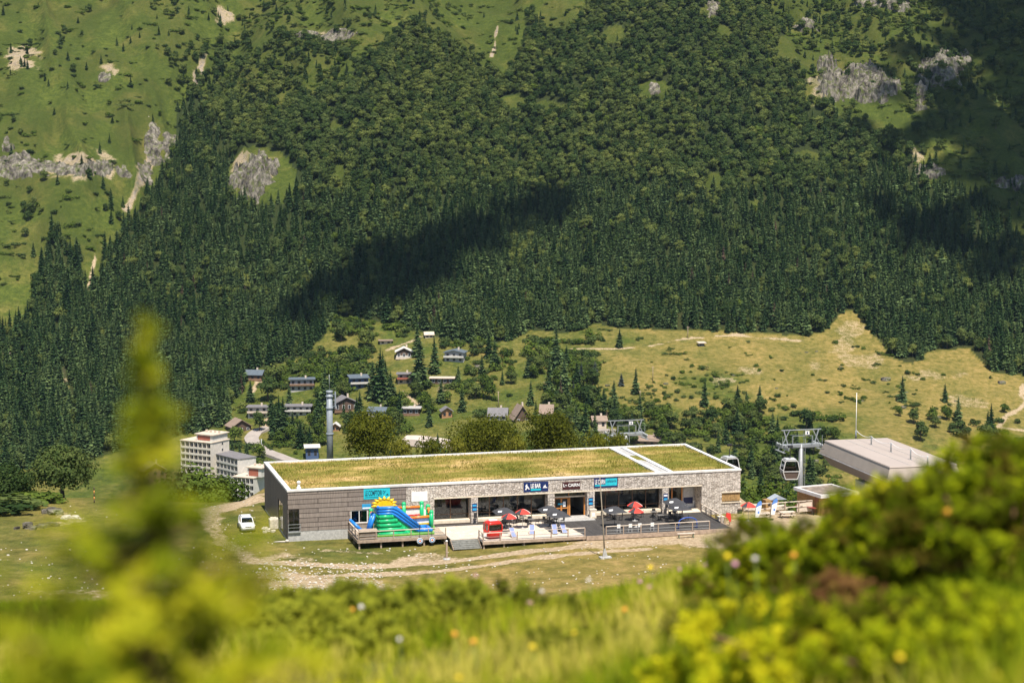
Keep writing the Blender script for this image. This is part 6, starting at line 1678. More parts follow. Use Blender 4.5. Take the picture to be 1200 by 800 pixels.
def block(label, cx, cy, y, L_, W_, yaw, floors, fh=2.75, sx=0, wall=M_BEIGE, roofm=M_BEIGE, pent=None, bays=6):
    """corner nearest the camera at (cx, cy) on the roof edge; long face runs to the left"""
    p = PY(cx, cy, y); H = floors * fh + .6
    o = thing('apartment_block', label, 'apartments', (p.x, p.y, p.z - H), R(yaw), 'apartment blocks in the valley')
    m = MB(); m.box(-L_, 0, 0, W_, -14, H - .3, 0); m.build('wall', wall, o)
    m = MB(); m.box(-L_ - .4, .3, -1.5, W_ + .3, H - .297, H); m.build('roof', roofm, o)
    for f in range(floors):
        z = H - .6 - (f + 1) * fh
        m = MB(); m.box(-L_, 0.0, -1.4, -.05, z - .12, z + .06); m.box(-L_, 0, -1.44, -1.36, z + .06, z + .85); m.build('balcony', wall, o)
        for i in range(bays):
            x0 = -L_ + L_ * i / bays
            m = MB(); m.box(x0 + .25, x0 + L_ / bays - .25, -.06, -.01, z + .15, z + fh - .35); w_ = m.build('window', M_WHITE, o)
            m = MB(); m.box(x0 + .35, x0 + L_ / bays - .35, -.09, -.062, z + .25, z + fh - .45); m.build('pane', M_WIN, w_)
    m = MB()
    for i in range(bays + 1): m.box(-L_ + L_ * i / bays - .1, -L_ + L_ * i / bays + .1, -1.35, -.0, H - .6 - floors * fh - 8, H - .3)
    m.build('partition', wall, o)
    if sx:
        for k in range(floors - 1):
            m = MB(); m.box(.005, .05, W_ * .55, W_ * .55 + .8, H - 1.9 - k * fh, H - .9 - k * fh); m.build('window', M_WIN, o)
    if pent:
        x0, x1, h = pent; m = MB(); m.box(x0, x1, .8, W_ - .6, H + .003, H + h); m.build('penthouse', M_WHW, o); m = MB(); m.box(x0 - .6, x1 + .6, .2, W_, H + h, H + h + .35); m.build('penthouse_roof', roofm, o)
        m = MB(); m.box(x0 + .6, x1 - 1.5, .74, .79, H + .3, H + h - .4); m.build('window', wallmat('red brown boards', (.32, .10, .06)), o)
        for k in range(4):
            m = MB(); m.box(x0 + 1 + k * 2.2, x0 + 1.7 + k * 2.2, W_ * .5, W_ * .5 + .7, H + h + .35, H + h + 1.3); m.build('chimney', M_BEIGE, o)
block('tallest pale apartment block with a set back top floor', 249, 518, 800, 15.7, 11, -30, 8, 2.6, 1, wallmat('cream render', (.60, .54, .46)), M_BEIGE, (-9, -.4, 2.6), 7)
block('long white apartment block with a sloping grey roof, middle one of three', 281.5, 537, 790, 22, 7.5, -50, 7, 2.7, 0, M_WHW, M_SLATE, None, 8)
block('lowest white apartment block, nearest the restaurant', 299, 559, 780, 9.5, 8, -24, 6, 2.7, 0, M_WHW, M_BEIGE, (-4, 2.5, 3.6), 5)
# poles of the village
def pole(label, px, py, h, name='power_pole', cat='pole', mat=M_TIMB, arm=True):
    p = T(px, py); o = thing(name, label, cat, p)
    m = MB(); m.tube([(0, 0, 0), (0, 0, h)], [.2, .13], 6); m.build('shaft', mat, o)
    if arm: m = MB(); m.bar((-.8, 0, h - .4), (.8, 0, h - .4), .14); m.build('crossarm', mat, o)
pole('timber power pole behind the grey slate roof', 584, 478, 8); pole('timber power pole leaning in the shrubs below the dry meadow', 750, 480, 9); pole('thin street lamp beside the winding road', 306.5, 536, 8.5, 'street_lamp', 'lamp', M_STEEL); pole('timber pole at the upper path on the dry meadow', 806, 396, 6); pole('timber pole in the dry meadow above the pylon', 765, 446, 7)
# ================================================================== trees of the village, the meadow and the shelf
HOUSES = [o for o in SC.objects if o.parent is None and o.get('category') in ('chalet', 'barn', 'shed', 'hut', 'apartments')]
HPX = []
for o in HOUSES:
    q = proj(o.location.x, o.location.y, o.location.z)
    HPX.append((float(q[0]), float(q[1]), 15 if o.get('category') != 'apartments' else 30, o.location.y))
def plant(kind, px, py, hpx, wide=1.0, label=None, group=None):
    p = T(px, py); h = hpx * p.y / FPX
    pair, nat, nm = {'s': (random.choice(SPR), 17, 'spruce_tree'), 'b': (random.choice(BRO), 9.5, 'beech_tree'), 'f': (random.choice(FRS), 7.5, 'leafy_tree'), 'u': (BLU, 15, 'blue_spruce'), 'r': (RUS, 13, 'dead_spruce')}[kind]
    return tree(nm, pair, p, h, label, group, nat, wide)
S_ = 'dark spruce growing '
for k, px, py, h, w_, lab in [
 ('s', 446, 470, 66, 1.0, S_ + 'left of the white gabled chalet, tallest of its clump'), ('s', 437, 468, 48, 1.1, S_ + 'at the left of the clump below the white gabled chalet'), ('s', 458, 476, 44, 1.2, S_ + 'at the right of the clump below the white gabled chalet'), ('s', 468, 488, 34, 1.1, S_ + 'beside the low dark house with pale roof edge'),
 ('s', 492, 452, 58, 1.25, 'broad dark spruce between the white gabled and the grey chalet, tallest there'), ('s', 509, 438, 48, 1.1, S_ + 'just left of the grey chalet with the blue grey roof'), ('s', 489, 418, 44, 1.0, S_ + 'behind the white gabled chalet'), ('s', 517, 472, 30, 1.2, S_ + 'below the long low house with the pale roof'), ('s', 537, 446, 20, 1.1, 'small dark spruce right of the long low house'), ('s', 503, 500, 26, 1.2, S_ + 'left of the little orange boarded house'),
 ('s', 327, 505, 46, 1.0, 'tall dark spruce left of the winding road bend'), ('s', 332, 513, 52, 1.1, 'tall dark spruce right of the winding road bend'), ('s', 318, 497, 40, 1.0, S_ + 'right of the white flat roofed chalet'), ('s', 339, 478, 30, 1.1, S_ + 'above the low white and brown chalet'), ('s', 373, 500, 48, 1.0, S_ + 'beside the telecom mast, left of it'), ('s', 381, 486, 62, .95, 'tall dark spruce behind the telecom mast'), ('s', 390, 470, 40, 1.0, S_ + 'right of the telecom mast top'), ('s', 363, 530, 34, 1.1, S_ + 'above the glass fronted utility house'), ('s', 352, 525, 36, 1.1, S_ + 'left of the glass fronted utility house'), ('s', 418, 488, 26, .9, 'narrow spruce in front of the dark timber chalet'), ('s', 403, 488, 20, .9, 'small spruce in front of the dark timber chalet'),
 ('s', 258, 500, 32, 1.0, S_ + 'behind the tallest apartment block'), ('s', 242, 496, 44, 1.0, 'tall dark spruce in front of the dark blue roof'), ('s', 225, 505, 46, 1.0, S_ + 'left of the dark blue roof'), ('s', 272, 532, 18, 1.2, 'small spruce above the long white apartment block, left of three'), ('s', 281, 534, 16, 1.2, 'small spruce above the long white apartment block, middle of three'), ('s', 289, 536, 20, 1.2, 'small spruce above the long white apartment block, right of three'),
 ('s', 652, 440, 62, .9, 'tall slender spruce rising out of the shrubs left of the blue spruces'), ('s', 661, 462, 52, 1.0, S_ + 'below the tall slender spruce'), ('s', 644, 462, 46, 1.0, S_ + 'left of the rust brown dead spruce'), ('s', 676, 455, 36, 1.1, S_ + 'right of the rust brown dead spruce'), ('s', 726, 407, 24, 1.2, 'lone spruce on the upper path of the dry meadow'), ('s', 686, 520, 54, 1.0, 'tall dark spruce right of the right hand maple'), ('s', 675, 515, 44, 1.1, S_ + 'close behind the right hand maple'), ('s', 697, 515, 36, 1.1, S_ + 'left of the far pylon'), ('s', 622, 475, 32, 1.0, S_ + 'above the steep dark chalet'), ('s', 628, 497, 30, .9, 'dark spruce between the two steep roofed houses'), ('s', 745, 462, 34, .8, 'slender spruce by the leaning power pole'), ('s', 573, 420, 34, 1.2, S_ + 'right of the grey chalet at the wood edge'), ('s', 580, 432, 36, 1.3, 'broad dark spruce at the left end of the shrubs'),
 ('u', 681, 448, 26, 1.2, 'blue spruce, left one of the pair above the shrubs'), ('u', 697, 446, 24, 1.3, 'blue spruce, right one of the pair above the shrubs'), ('u', 679, 455, 16, 1.3, 'small blue spruce below the pair'), ('u', 728, 452, 16, 1.6, 'low blue spruce at the edge of the dry meadow'), ('u', 672, 462, 15, 1.4, 'small blue spruce beside the rust brown dead spruce'),
 ('r', 657, 468, 24, 1.0, 'rust brown dead spruce among the green shrubs'), ('r', 711, 494, 14, 1.5, 'rust brown dead tree above the far pylon'), ('r', 424, 384, 8, 1.6, 'small grey brown dead tree in the upper clearing'),
 ('b', 686, 478, 30, 1.0, 'dark rounded tree right of the rust brown dead spruce'), ('b', 400, 400, 24, 1.1, 'rounded tree in the clearing above the modern house'), ('b', 430, 408, 26, 1.2, 'rounded tree left of the low pale shed'), ('b', 304, 506, 26, .9, 'rounded tree behind the brown barn'), ('b', 314, 470, 32, 1.1, 'rounded tree right of the small brown chalet'), ('b', 322, 452, 28, 1.1, 'rounded tree at the wood edge by the small brown chalet'), ('f', 275, 520, 22, 1.1, 'fresh green tree below the brown barn'),]:
    plant(k, px, py, h, w_, lab)
def rim_tree(kind, px, py_top, y, wide, label):
    pt = PY(px, py_top, y); z = float(zt(pt.x, y)); h = pt.z - z
    pair, nat, nm = {'s': (random.choice(SPR), 17, 'spruce_tree'), 'f': (random.choice(RIM), 11, 'leafy_tree')}[kind]
    tree(nm, pair, Vector((pt.x, y, z)), h, label, None, nat, wide)
RIM = [(broad_mesh('leafy crown', 11, 3.6, 270 + i, [M_FRESH, M_BROAD][i % 2], 3200, .5, 9, .2), trunk_mesh('leafy trunk', 8, .2, 80 + i, 5, 1.8)) for i in range(3)]
for a in [('f', 222, 540, 300, 1.2, 'green tree at the foot of the apartment blocks beside the blurred sapling'), ('f', 241, 546, 296, 1.15, 'green tree at the foot of the apartment blocks, middle one'), ('f', 262, 555, 298, 1.0, 'green tree at the foot of the apartment blocks, right one'), ('f', 200, 550, 305, 1.2, 'green tree hidden behind the blurred sapling at the bank'),
          ('f', 877, 562, 284, 1.0, 'leafy tree close behind the right corner of the restaurant'), ('s', 889, 553, 290, 1.0, 'dark spruce between the two cabins behind the yard fence'), ('f', 903, 557, 286, 1.0, 'leafy tree under the cabin that hangs beside the pylon'), ('s', 917, 560, 292, 1.0, 'dark spruce right behind the pylon side cabin'), ('f', 928, 566, 282, .9, 'leafy tree at the left foot of the pylon'), ('f', 952, 572, 288, 1.0, 'leafy tree right of the pylon above the kiosk roof'), ('f', 868, 575, 280, .8, 'small leafy tree at the fence end by the restaurant corner'), ('s', 872, 548, 300, .9, 'slender spruce behind the half hidden cabin')]:
    rim_tree(*a)
# bushes and small trees scattered through village, shrub slope and meadow
def zone(px, py):
    d = np.zeros_like(px)
    vill = inpoly(px, py, [(285, 460), (300, 440), (350, 425), (395, 374), (480, 382), (520, 400), (600, 402), (660, 392), (700, 420), (700, 540), (330, 560), (270, 520)])
    d = np.where(vill, .8, d)
    d = np.where(inpoly(px, py, [(560, 425), (640, 410), (660, 470), (640, 520), (520, 520), (490, 500), (540, 470)]), .62, d)
    d = np.where(inpoly(px, py, [(640, 440), (700, 450), (740, 470), (770, 440), (830, 430), (890, 470), (900, 500), (960, 540), (1000, 600), (860, 620), (700, 540)]), .85, d)
    d = np.where(inpoly(px, py, [(860, 530), (960, 560), (960, 640), (850, 620)]), .85, d)
    d = np.where(inpoly(px, py, [(640, 386), (720, 386), (700, 420), (650, 425)]), .45, d)
    d = np.where(inpoly(px, py, [(700, 395), (1000, 400), (1210, 450), (1210, 560), (960, 540), (890, 470), (760, 430)]) & (d == 0), .11, d)
    d = np.where(inpoly(px, py, [(840, 385), (930, 398), (935, 412), (840, 410)]), .2, d)
    d = np.where(inpoly(px, py, [(930, 490), (1100, 500), (1100, 570), (960, 600)]), .14, d)
    return d
X, Y, g = scatter(0, 3.9, 760, 1060, .29, 17)
Z = zt(X, Y); px, py = proj(X, Y, Z); n1 = fbm(X / 28, Y / 28, 131, 3)
d = zone(px, py) * np.clip(.75 + 2.2 * n1, np.where((px > 640) & (px < 960) & (py > 430), .38, .04), 1.9)
keep = (g.uniform(0, 1, len(X)) < d * 1.25) & ~(inpoly(px, py + 4, FOREST) & (py > 200))
for nm, (pts, hw) in PATHS.items(): keep &= seg_dist(px, py, pts) > 4
keep &= seg_dist(px, py, [(348, 543), (319, 533), (298, 521), (294, 514), (306, 504)]) > 9
keep &= ~((px > 470) & (px < 545) & (py > 508) & (py < 530)) & (g.uniform(0, 1, len(X)) > .0)
for hx, hy, hw, hyy in HPX:
    keep &= ~((np.abs(px - hx) < hw) & (py > hy - 16) & (py < hy + (14 if hw < 20 else 40)))
X, Y, Z, px, py = [a[keep] for a in (X, Y, Z, px, py)]
kind = g.uniform(0, 1, len(X)); order = np.argsort(Y)
meadow = (px > 700) & (py < 480)
nb = nf = ns = 0; restp = []; rests = []; restk = []
for i in order:
    P = Vector((X[i], Y[i], Z[i] - .2)); r_ = kind[i]
    if meadow[i]: r_ = .35 + .65 * r_ if r_ > .1 else r_
    if r_ < .10 and ns < 90 and not (700 < px[i] < 1100 and py[i] < 470):
        tree('spruce_tree', random.choice(SPR), P, random.uniform(8, 15), 'young dark spruce among the shrubs of the valley slope', 'young spruces among the shrubs', 17, 1.1); ns += 1
    elif r_ < .45 and nf < 295 and not meadow[i]:
        tree('leafy_tree', random.choice(FRS) if r_ > .25 else random.choice(BRO), P, random.uniform(4.0, 8.5), 'small rounded leafy tree on the shrubby valley slope', 'leafy trees on the valley slope', 8, random.uniform(.95, 1.3)); nf += 1
    elif nb < 200:
        o = link('bush', random.choice(BSH)); o.location = P; s = random.uniform(.55, 1.35) * (.8 if meadow[i] else 1.1); o.scale = (s * random.uniform(1, 1.6), s, s * random.uniform(.7, 1.1)); o.rotation_euler = (0, 0, random.uniform(0, 6.28))
        tag(o, 'low green bush on the dry hay meadow' if meadow[i] else 'low green bush on the valley slope', 'bush', 'bushes on the dry meadow' if meadow[i] else 'bushes on the valley slope'); nb += 1
    else:
        s = random.uniform(.6, 1.5) * (.7 if meadow[i] else 1.4); restp.append(P); rests.append((s * 1.3, s, s)); restk.append(random.randrange(8))
if restp:
    gn_forest('scrub', 'scrub of small bushes further up the valley slope', restp, rests, [random.uniform(0, 6.28) for _ in restp], restk, [D.objects.new('bush', b) for b in BSH])
# low scrub on the open slopes high above
X, Y, g = scatter(0, 5.0, 1080, 1440, .31, 23)
Z = zt(X, Y); px, py = proj(X, Y, Z); n1 = fbm(X / 30, Y / 30, 141, 3)
dd = .09 + .40 * sstep(.05, .5, n1) + np.where((px > 330) & (px < 650) & (py < 110), .14, 0) + np.where((px > 200) & (px < 420) & (py < 180), .22, 0) + np.where(px > 900, .2, 0) + np.where((px < 130) & (py > 240), .15, 0)
keep = (g.uniform(0, 1, len(X)) < dd) & ~inpoly(px, py, FOREST) & (py > -20) & (px > -30) & (px < 1230)
for nm in ('gully', 'gully low', 'gully lower'): keep &= seg_dist(px, py, PATHS[nm][0]) > 6
n = int(keep.sum()); s = g.uniform(.5, 1.5, n)
gn_forest('alpine_scrub', 'dark low scrub dotted over the open upper slopes', np.stack([X[keep], Y[keep], Z[keep] - .1], 1), np.stack([s * 1.4, s, s * .8], 1), g.uniform(0, 6.28, n), g.integers(0, 8, n), [D.objects.new('bush', b) for b in BSH])
print('valley', nb, nf, ns, len(restp), 'alpine', n)

# ---- the maples behind the grass roof and the big tree on the bank
def big_tree(label, px, py_top, depth, base_z, R0, seed, mat, nleaf, L=.34, name='maple_tree'):
    pt = PY(px, py_top, depth); H = (pt.z - base_z) * 1.02
    o = thing(name, label, 'tree', (pt.x, depth, base_z))
    g = np.random.default_rng(seed); V, F, t = blob_leaves(lobes_for(R0, H, 16, g, .28) + lobes_for(R0 * .8, H, 6, g, .45), nleaf, L, L * .7, g)
    link('crown', np_mesh('crown', V, F, mat, t), o); link('trunk', trunk_mesh('trunk', H * .75, .28, seed, 7, R0 * .55), o)
big_tree('bushy olive green maple just right of the telecom mast', 432, 478, 284, -2.2, 4.7, 301, M_OLIVE, 9000, name='maple_tree')
big_tree('bushy olive green maple behind the middle of the grass roof', 565, 491, 286, -2.2, 6.0, 302, M_OLIVE, 11000)
big_tree('bushy olive green maple right of the middle one, with the rounder crown', 648, 480, 288, -2.2, 4.6, 303, M_OLIVE, 9500)
big_tree('dense green broadleaf tree on the bank at the left', 72, 521, 266, -2.2, 5.0, 304, M_BROAD, 11000, .4, 'broadleaf_tree')
big_tree('dark broadleaf tree at the left edge beyond the bank', 8, 540, 275, -6, 4.0, 305, M_BROAD, 6000, .4, 'broadleaf_tree')
for i, (px, lab) in enumerate(((470, 'left'), (505, 'second'), (535, 'third'), (605, 'fourth'), (700, 'fifth'), (725, 'last'))):
    p = PY(px, 512 - (px - 500) * .03, 277); o = link('bush', HDG); o.location = (p.x, 277, -1.4); s = (p.z + 1.4) / 1.9; o.scale = (1.6, 1.4, s); tag(o, 'low hedge bush peeping over the back edge of the grass roof, %s from the left' % {'left': 'first', 'last': 'sixth'}.get(lab, lab), 'bush', 'bushes behind the grass roof')
g = random.Random(3)
for i in range(6):
    p = T(307 + i * 2.2, 519 + i * 1.7); o = link('bush', BSH[i % 4]); o.location = p; o.scale = (.7, .7, .8)
    o.data = o.data if i % 2 else BSH[0]; tag(o, 'small dark shrub in the row beside the winding road', 'bush', 'shrubs beside the winding road')
p = TN(14, 585); 
for i, (px, py, s) in enumerate(((35, 590, 1.6), (20, 596, 1.8), (52, 588, 1.3), (3, 603, 1.5))):
    p = TN(px, py); o = link('bush', BSH[i]); o.location = p; o.scale = (s * 1.5, s, s * .5); tag(o, 'low spreading juniper on the bank under the big left tree', 'bush', 'junipers on the left bank')
# ================================================================== the near slope the photograph is taken from
M_PINE = foliage('young pine needles', [(0.16, 0.075, 0.015), (0.045, 0.070, 0.006), (0.120, 0.160, 0.008), (0.225, 0.275, 0.012), (0.34, 0.38, 0.018), (0.56, 0.52, 0.026)], 0.45)
M_JUNI = foliage('juniper and rhododendron leaves', [(0.12, 0.088, 0.014), (0.060, 0.085, 0.006), (0.140, 0.185, 0.007), (0.285, 0.340, 0.010), (0.43, 0.46, 0.012), (0.62, 0.57, 0.018)], 0.45)
M_DSHR = foliage('low dark heath', [(0.085, 0.075, 0.012), (0.145, 0.170, 0.018), (0.310, 0.320, 0.030)], 0.4)
M_GRASS = foliage('meadow grass blades', [(0.16, 0.10, 0.02), (0.085, 0.135, 0.007), (0.185, 0.260, 0.010), (0.290, 0.345, 0.014), (0.42, 0.42, 0.03), (0.60, 0.52, 0.10)], 0.45)

def tufts(C, axis, nper, L, Wd, spread, g, tint, jit=0.25):
    """bunches of leaves fanning from each centre"""
    n = len(C) * nper
    P = np.repeat(C, nper, 0); A = np.repeat(axis, nper, 0); tv = np.repeat(tint, nper)
    spread = np.repeat(np.broadcast_to(np.asarray(spread, float), (len(C),)), nper)[:, None]; L = np.repeat(np.broadcast_to(np.asarray(L, float), (len(C),)), nper)
    off = g.uniform(0, 1, n)[:, None] * A * spread
    P = P + off + unit(n, g) * spread * 0.25
    Dv = A * 0.75 + unit(n, g) * 0.85; Dv /= np.linalg.norm(Dv, axis=1, keepdims=True)
    ls = g.uniform(0.6, 1.3, n)
    nr = A * .8 + unit(n, g) * .6 + np.array([0, -.35, .35])
    Dv = Dv - nr * (np.sum(Dv * nr, 1) / np.sum(nr * nr, 1))[:, None] * .7; Dv /= np.linalg.norm(Dv, axis=1, keepdims=True)
    V, F = leaves(P, Dv, L * ls, Wd * ls, g, nr)
    return V, F, np.repeat(np.clip(tv + g.uniform(-jit, jit, n), 0, 1), 4)

def sapling():
    g = np.random.default_rng(41)
    y = 2.35
    top = PY(161, 366, y); base = Vector((top.x + .01, y, float(zt(top.x, y))))
    H = top.z - base.z
    o = thing('pine_sapling', 'yellow green young conifer close to the camera, out of focus', 'tree', base)
    mb = MB(); mb.tube([(0, 0, -.1), (.012, 0, H * .35), (-.008, .01, H * .7), (0, 0, H * .97)], [.017, .014, .009, .004], 8)
    C = []; A = []; Tn = []
    mpp = y / FPX                                                   # metres per photo pixel at this distance
    prof_y = np.array([0, 30, 60, 90, 110, 140, 170, 200, 230, 260, 300, 340, 390, 440, 520, 640, 1200]) * mpp
    prof_r = np.array([0, 2, 7, 17, 25, 24, 38, 62, 52, 82, 128, 165, 205, 240, 260, 270, 60]) * mpp
    for k in range(250):
        d = (k / 250) ** .8 * H
        r = np.interp(d, prof_y, prof_r) * g.uniform(.6, 1.08)
        a = k * 2.399 + g.uniform(-.4, .4)
        z = H - d
        n = max(2, int(r / .028) + 1)
        tip = np.array([math.cos(a) * r, math.sin(a) * r, z + r * g.uniform(-.05, .35)])
        rootp = np.array([0, 0, z - r * .1])
        if r > .03 and k % 2: mb.tube([Vector(rootp), Vector((rootp + tip) / 2 + np.array([0, 0, -r * .06])), Vector(tip)], [.005, .004, .002], 5)
        br = g.uniform(-.28, .28)
        for j in range(n):
            f = (j + .6) / n
            if f < .15 and r > .06: continue
            C.append(rootp + (tip - rootp) * f + g.normal(size=3) * .008)
            ax = (tip - rootp) / np.linalg.norm(tip - rootp) * .8 + np.array([0, 0, .55]) + g.normal(size=3) * .3
            A.append(ax / np.linalg.norm(ax)); Tn.append(np.clip(.37 + br * 1.2 + .36 * f - .1 * (d / H) + g.uniform(-.15, .15), 0, 1))
    for j in range(12):
        C.append(np.array([0, 0, H * (.88 + .11 * j / 12)])); A.append(np.array([0, 0, 1.0])); Tn.append(.85)
    C = np.array(C); fz = np.interp((H - C[:, 2]) / mpp, [0, 60, 160, 260], [.35, .45, .7, 1.0])
    V, F, t = tufts(C, np.array(A), 22, .024 * fz, .006, .022 * fz, g, np.array(Tn))
    link('crown', np_mesh('crown', V, F, M_PINE, t), o)
    mb.build('trunk', paint('young bark', (.20, .115, .05), .9), o)
sapling()

def shrub(label, px, py, y, w, h, d, seed, mat, n=230, L=.026, Wd=.010, name='shrub', group=None):
    g = np.random.default_rng(seed)
    p = PY(px, py, y); p.z = float(zt(p.x, p.y)) - .02
    C = []; A = []; Tn = []; mb = MB()
    lob = [(g.uniform(-.6, .6) * w, g.uniform(-.6, .6) * d, g.uniform(.35, .65), g.uniform(.6, 1.0)) for _ in range(7)] + [(0, 0, .75, 1.0)]
    for lx, ly, lr, lh in lob:
        tn0 = g.uniform(-.26, .24)
        for k in range(int(n * 1.6) // len(lob)):
            u = unit(1, g)[0]; u[2] = abs(u[2])
            c = np.array([lx + u[0] * w * lr, ly + u[1] * d * lr, .04 + u[2] * h * lh]) * 1.0
            c *= 1 - .12 * g.uniform()
            C.append(c); ax = u * .7 + np.array([0, 0, .5]) + g.normal(size=3) * .25; A.append(ax / np.linalg.norm(ax))
            Tn.append(np.clip(.50 + tn0 + .30 * (c[2] / h - .5) + g.uniform(-.34, .34), 0, 1))
            if k % 9 == 0: mb.tube([(lx * .3, ly * .3, 0), tuple(c * np.array([.7, .7, .55])), tuple(c)], [.012, .008, .003], 5)
    V, F, t = tufts(np.array(C), np.array(A), 44, L, Wd, .045, g, np.array(Tn))
    o = thing(name, label, 'shrub', p, 0, group)
    link('foliage', np_mesh('foliage', V, F, mat, t), o)
    mb.build('stems', paint('young bark', (.20, .115, .05), .9), o)
    return o
shrub('tallest yellow green shrub at the right edge of the foreground', 1185, 640, 5.6, .46, 0.33, .5, 1, M_JUNI, 330)
shrub('big yellow green shrub in front of the station roof, left of the tallest one', 1085, 670, 6.0, .44, 0.3, .5, 2, M_JUNI, 320)
shrub('yellow green shrub covering the foot of the kiosk view', 985, 690, 6.6, .42, 0.24, .5, 3, M_JUNI, 300)
shrub('low yellow green shrub at the left end of the right hand shrubs', 905, 700, 7.4, .42, 0.1, .5, 4, M_JUNI, 260)
shrub('yellow green shrub at the lower right corner', 1150, 745, 4.6, .42, 0.11, .4, 5, M_JUNI, 260)
shrub('low shrub below the gap between the right hand shrubs', 1020, 745, 5.0, .40, 0.07, .4, 6, M_JUNI, 240)
shrub('dark green shrub with brown tips at the centre left crest', 455, 706, 8.0, .80, 0.17, .5, 7, M_DSHR, 300, .04, .016)
shrub('dark green shrub right of the centre crest shrub', 555, 704, 8.4, .55, 0.15, .5, 8, M_DSHR, 240, .04, .016)
shrub('dark green shrub at the left end of the crest, behind the sapling', 340, 715, 7.6, .55, 0.13, .5, 9, M_DSHR, 240, .04, .016)
shrub('dark reddish heath tuft under the tallest right shrubs', 1005, 742, 5.4, .16, .14, .2, 10, foliage('reddish heath', [(.10, .05, .02), (.18, .09, .035), (.20, .14, .03)], .3), 80)
shrub('small green shrub at the foot of the sapling, lower left corner', 60, 790, 3.3, .30, .14, .3, 13, M_JUNI, 200)
shrub('green shrub at the lower left, right of the sapling', 330, 790, 3.9, .30, .13, .3, 14, M_JUNI, 200)

for i, (px, py, y, w, h) in enumerate([(690, 742, 6.6, .28, .09), (815, 765, 5.2, .24, .09), (590, 770, 5.6, .30, .08), (440, 770, 5.4, .26, .09), (870, 735, 6.2, .26, .10), (730, 790, 4.6, .2, .07), (640, 705, 8.2, .3, .10)]):
    shrub(['low heath tuft in the near meadow beneath the yellow flower right of the middle', 'low heath tuft in the near meadow left of two yellow flowers', 'low heath tuft in the near meadow beside a single yellow flower', 'low heath tuft in the near meadow just right of the sapling foot', 'low heath tuft in the near meadow at the foot of the right hand shrubs', 'smallest low heath tuft at the bottom of the near meadow', 'low heath tuft on the crest among pale flowers'][i], px, py, y, w, h, .25, 40 + i, [M_DSHR, M_JUNI][i % 2], 70)

def near_grass():
    g = np.random.default_rng(9)
    n = 150000
    y = 2.2 + 14.5 * g.uniform(0, 1, n) ** .75; x = g.uniform(-.34, .36, n) * (y + .6)
    dens = fbm(x / .5, y / .6, 151, 3) + .6 * fbm(x / 1.7, y / 1.7, 155, 2)
    ok = dens + g.uniform(-.8, .8, n) > -.25
    x, y, dens = x[ok], y[ok], dens[ok]; n = len(x)
    z = zt(x, y) - .01
    P = np.stack([x, y, z], 1)
    Dv = unit(n, g) * .55; Dv[:, 2] = np.abs(Dv[:, 2]) + .8; Dv /= np.linalg.norm(Dv, axis=1, keepdims=True)
    L = g.uniform(.07, .22, n) * (1 + .5 * np.clip(dens, -.5, .8)) * np.interp(y, [2, 6, 8, 10, 13], [.8, .95, .75, .55, .5])
    V, F = leaves(P, Dv, L, g.uniform(.006, .014, n), g, unit(n, g) * .6 + np.array([0, -.8, .35]))
    tn = np.clip(.44 + 1.0 * fbm(x / .75, y / 1.1, 159, 3) + .3 * fbm(x / .25, y / .25, 161, 2) + g.uniform(-.18, .18, n), 0, 1)
    o = link('grass', np_mesh('grass', V, F, M_GRASS, np.repeat(tn, 4)))
    tag(o, 'tall meadow grass on the near slope, out of focus', None, None, 'stuff')
near_grass()

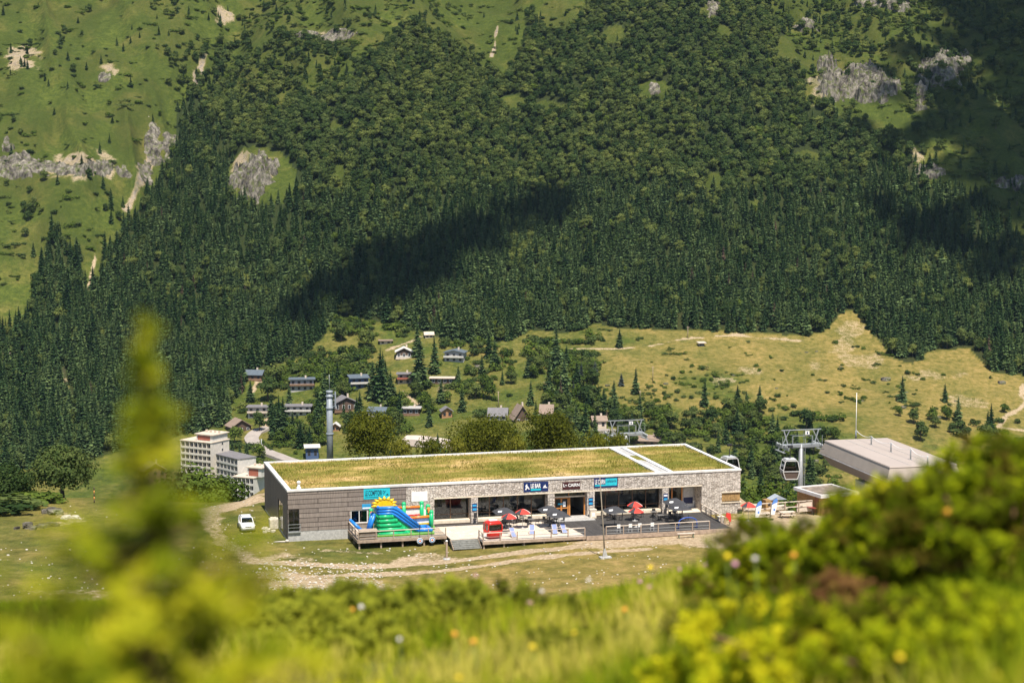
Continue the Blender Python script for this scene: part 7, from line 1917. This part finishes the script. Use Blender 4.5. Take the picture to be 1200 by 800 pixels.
# flowers on thin stalks
FL = {'yellow': ((.80, .58, .01), [(673, 742), (624, 758), (538, 794), (762, 665), (820, 755), (850, 751), (852, 652), (1134, 741), (1054, 771), (608, 700), (1168, 800)]),
      'orange': ((.75, .34, .03), [(532, 743), (555, 752), (413, 714), (930, 651), (1110, 600), (732, 714)]),
      'pink': ((.62, .28, .40), [(750, 682), (761, 688), (621, 706), (797, 667), (827, 662), (838, 667), (814, 683), (827, 685), (861, 661), (1087, 730), (557, 675)]),
      'white': ((.72, .66, .62), [(635, 693), (468, 749), (423, 711), (600, 697), (690, 680), (885, 655)])}
M_STALK = paint('green stalk', (.10, .15, .02), .8)
def flower_mesh(col, r, nm):
    m = MB()
    for k in range(9):
        a = 2 * math.pi * k / 9; b_ = a + .3
        m.add([(0, 0, 0), (math.cos(a) * r * .55, math.sin(a) * r * .55, .006), (math.cos((a + b_) / 2) * r, math.sin((a + b_) / 2) * r, .002), (math.cos(b_) * r * .55, math.sin(b_) * r * .55, .006), (0, 0, -.004)], [(0, 1, 2, 3), (4, 3, 2, 1)])
    m.ball((0, 0, .005), r * .55, 0, 2, (1, 1, .6))
    return m.mesh(nm, paint(nm, col, .7, 0, .08))
for cname, (col, lst) in FL.items():
    me = flower_mesh(col, .016 if cname != 'white' else .013, cname + ' flower head')
    mb = MB(); mb.tube([(0, 0, -.32), (.01, 0, -.15), (0, 0, 0)], [.003, .003, .002], 5); sm = mb.mesh('stalk', M_STALK)
    for px, py in lst:
        y = float(np.interp(py, [650, 690, 740, 800], [9.6, 8.6, 6.6, 5.2]))
        if px > 850: y = float(np.interp(py, [600, 660, 740, 800], [5.4, 6.4, 4.6, 4.2]))
        p = PY(px, py, y); ground = float(zt(p.x, y))
        p.z = max(p.z, ground + .08)
        o = thing('wild_flower', '%s wild flower on a thin stalk in the near meadow' % cname, 'flower', p, random.uniform(0, 6), '%s flowers in the near meadow' % cname)
        o.rotation_euler = (R(random.uniform(25, 60)), 0, random.uniform(-.5, .5)); s = random.uniform(.8, 1.2); o.scale = (s, s, s)
        link('flower_head', me, o); st_ = link('stalk', sm, o); st_.rotation_euler = (-o.rotation_euler.x, 0, 0); st_.scale = (1, 1, max(.3, (p.z - ground) / .32 / s))
p = PY(958, 640, 7.6); p.z = float(zt(p.x, p.y)); o = thing('boulder', 'pale blurred stone half hidden among the right hand shrubs', 'rock', p)
m = MB(); m.rock((0, 0, .10), .075, .06, .06, 4, 0, 3, .4); m.build('stone', M_PALER, o)
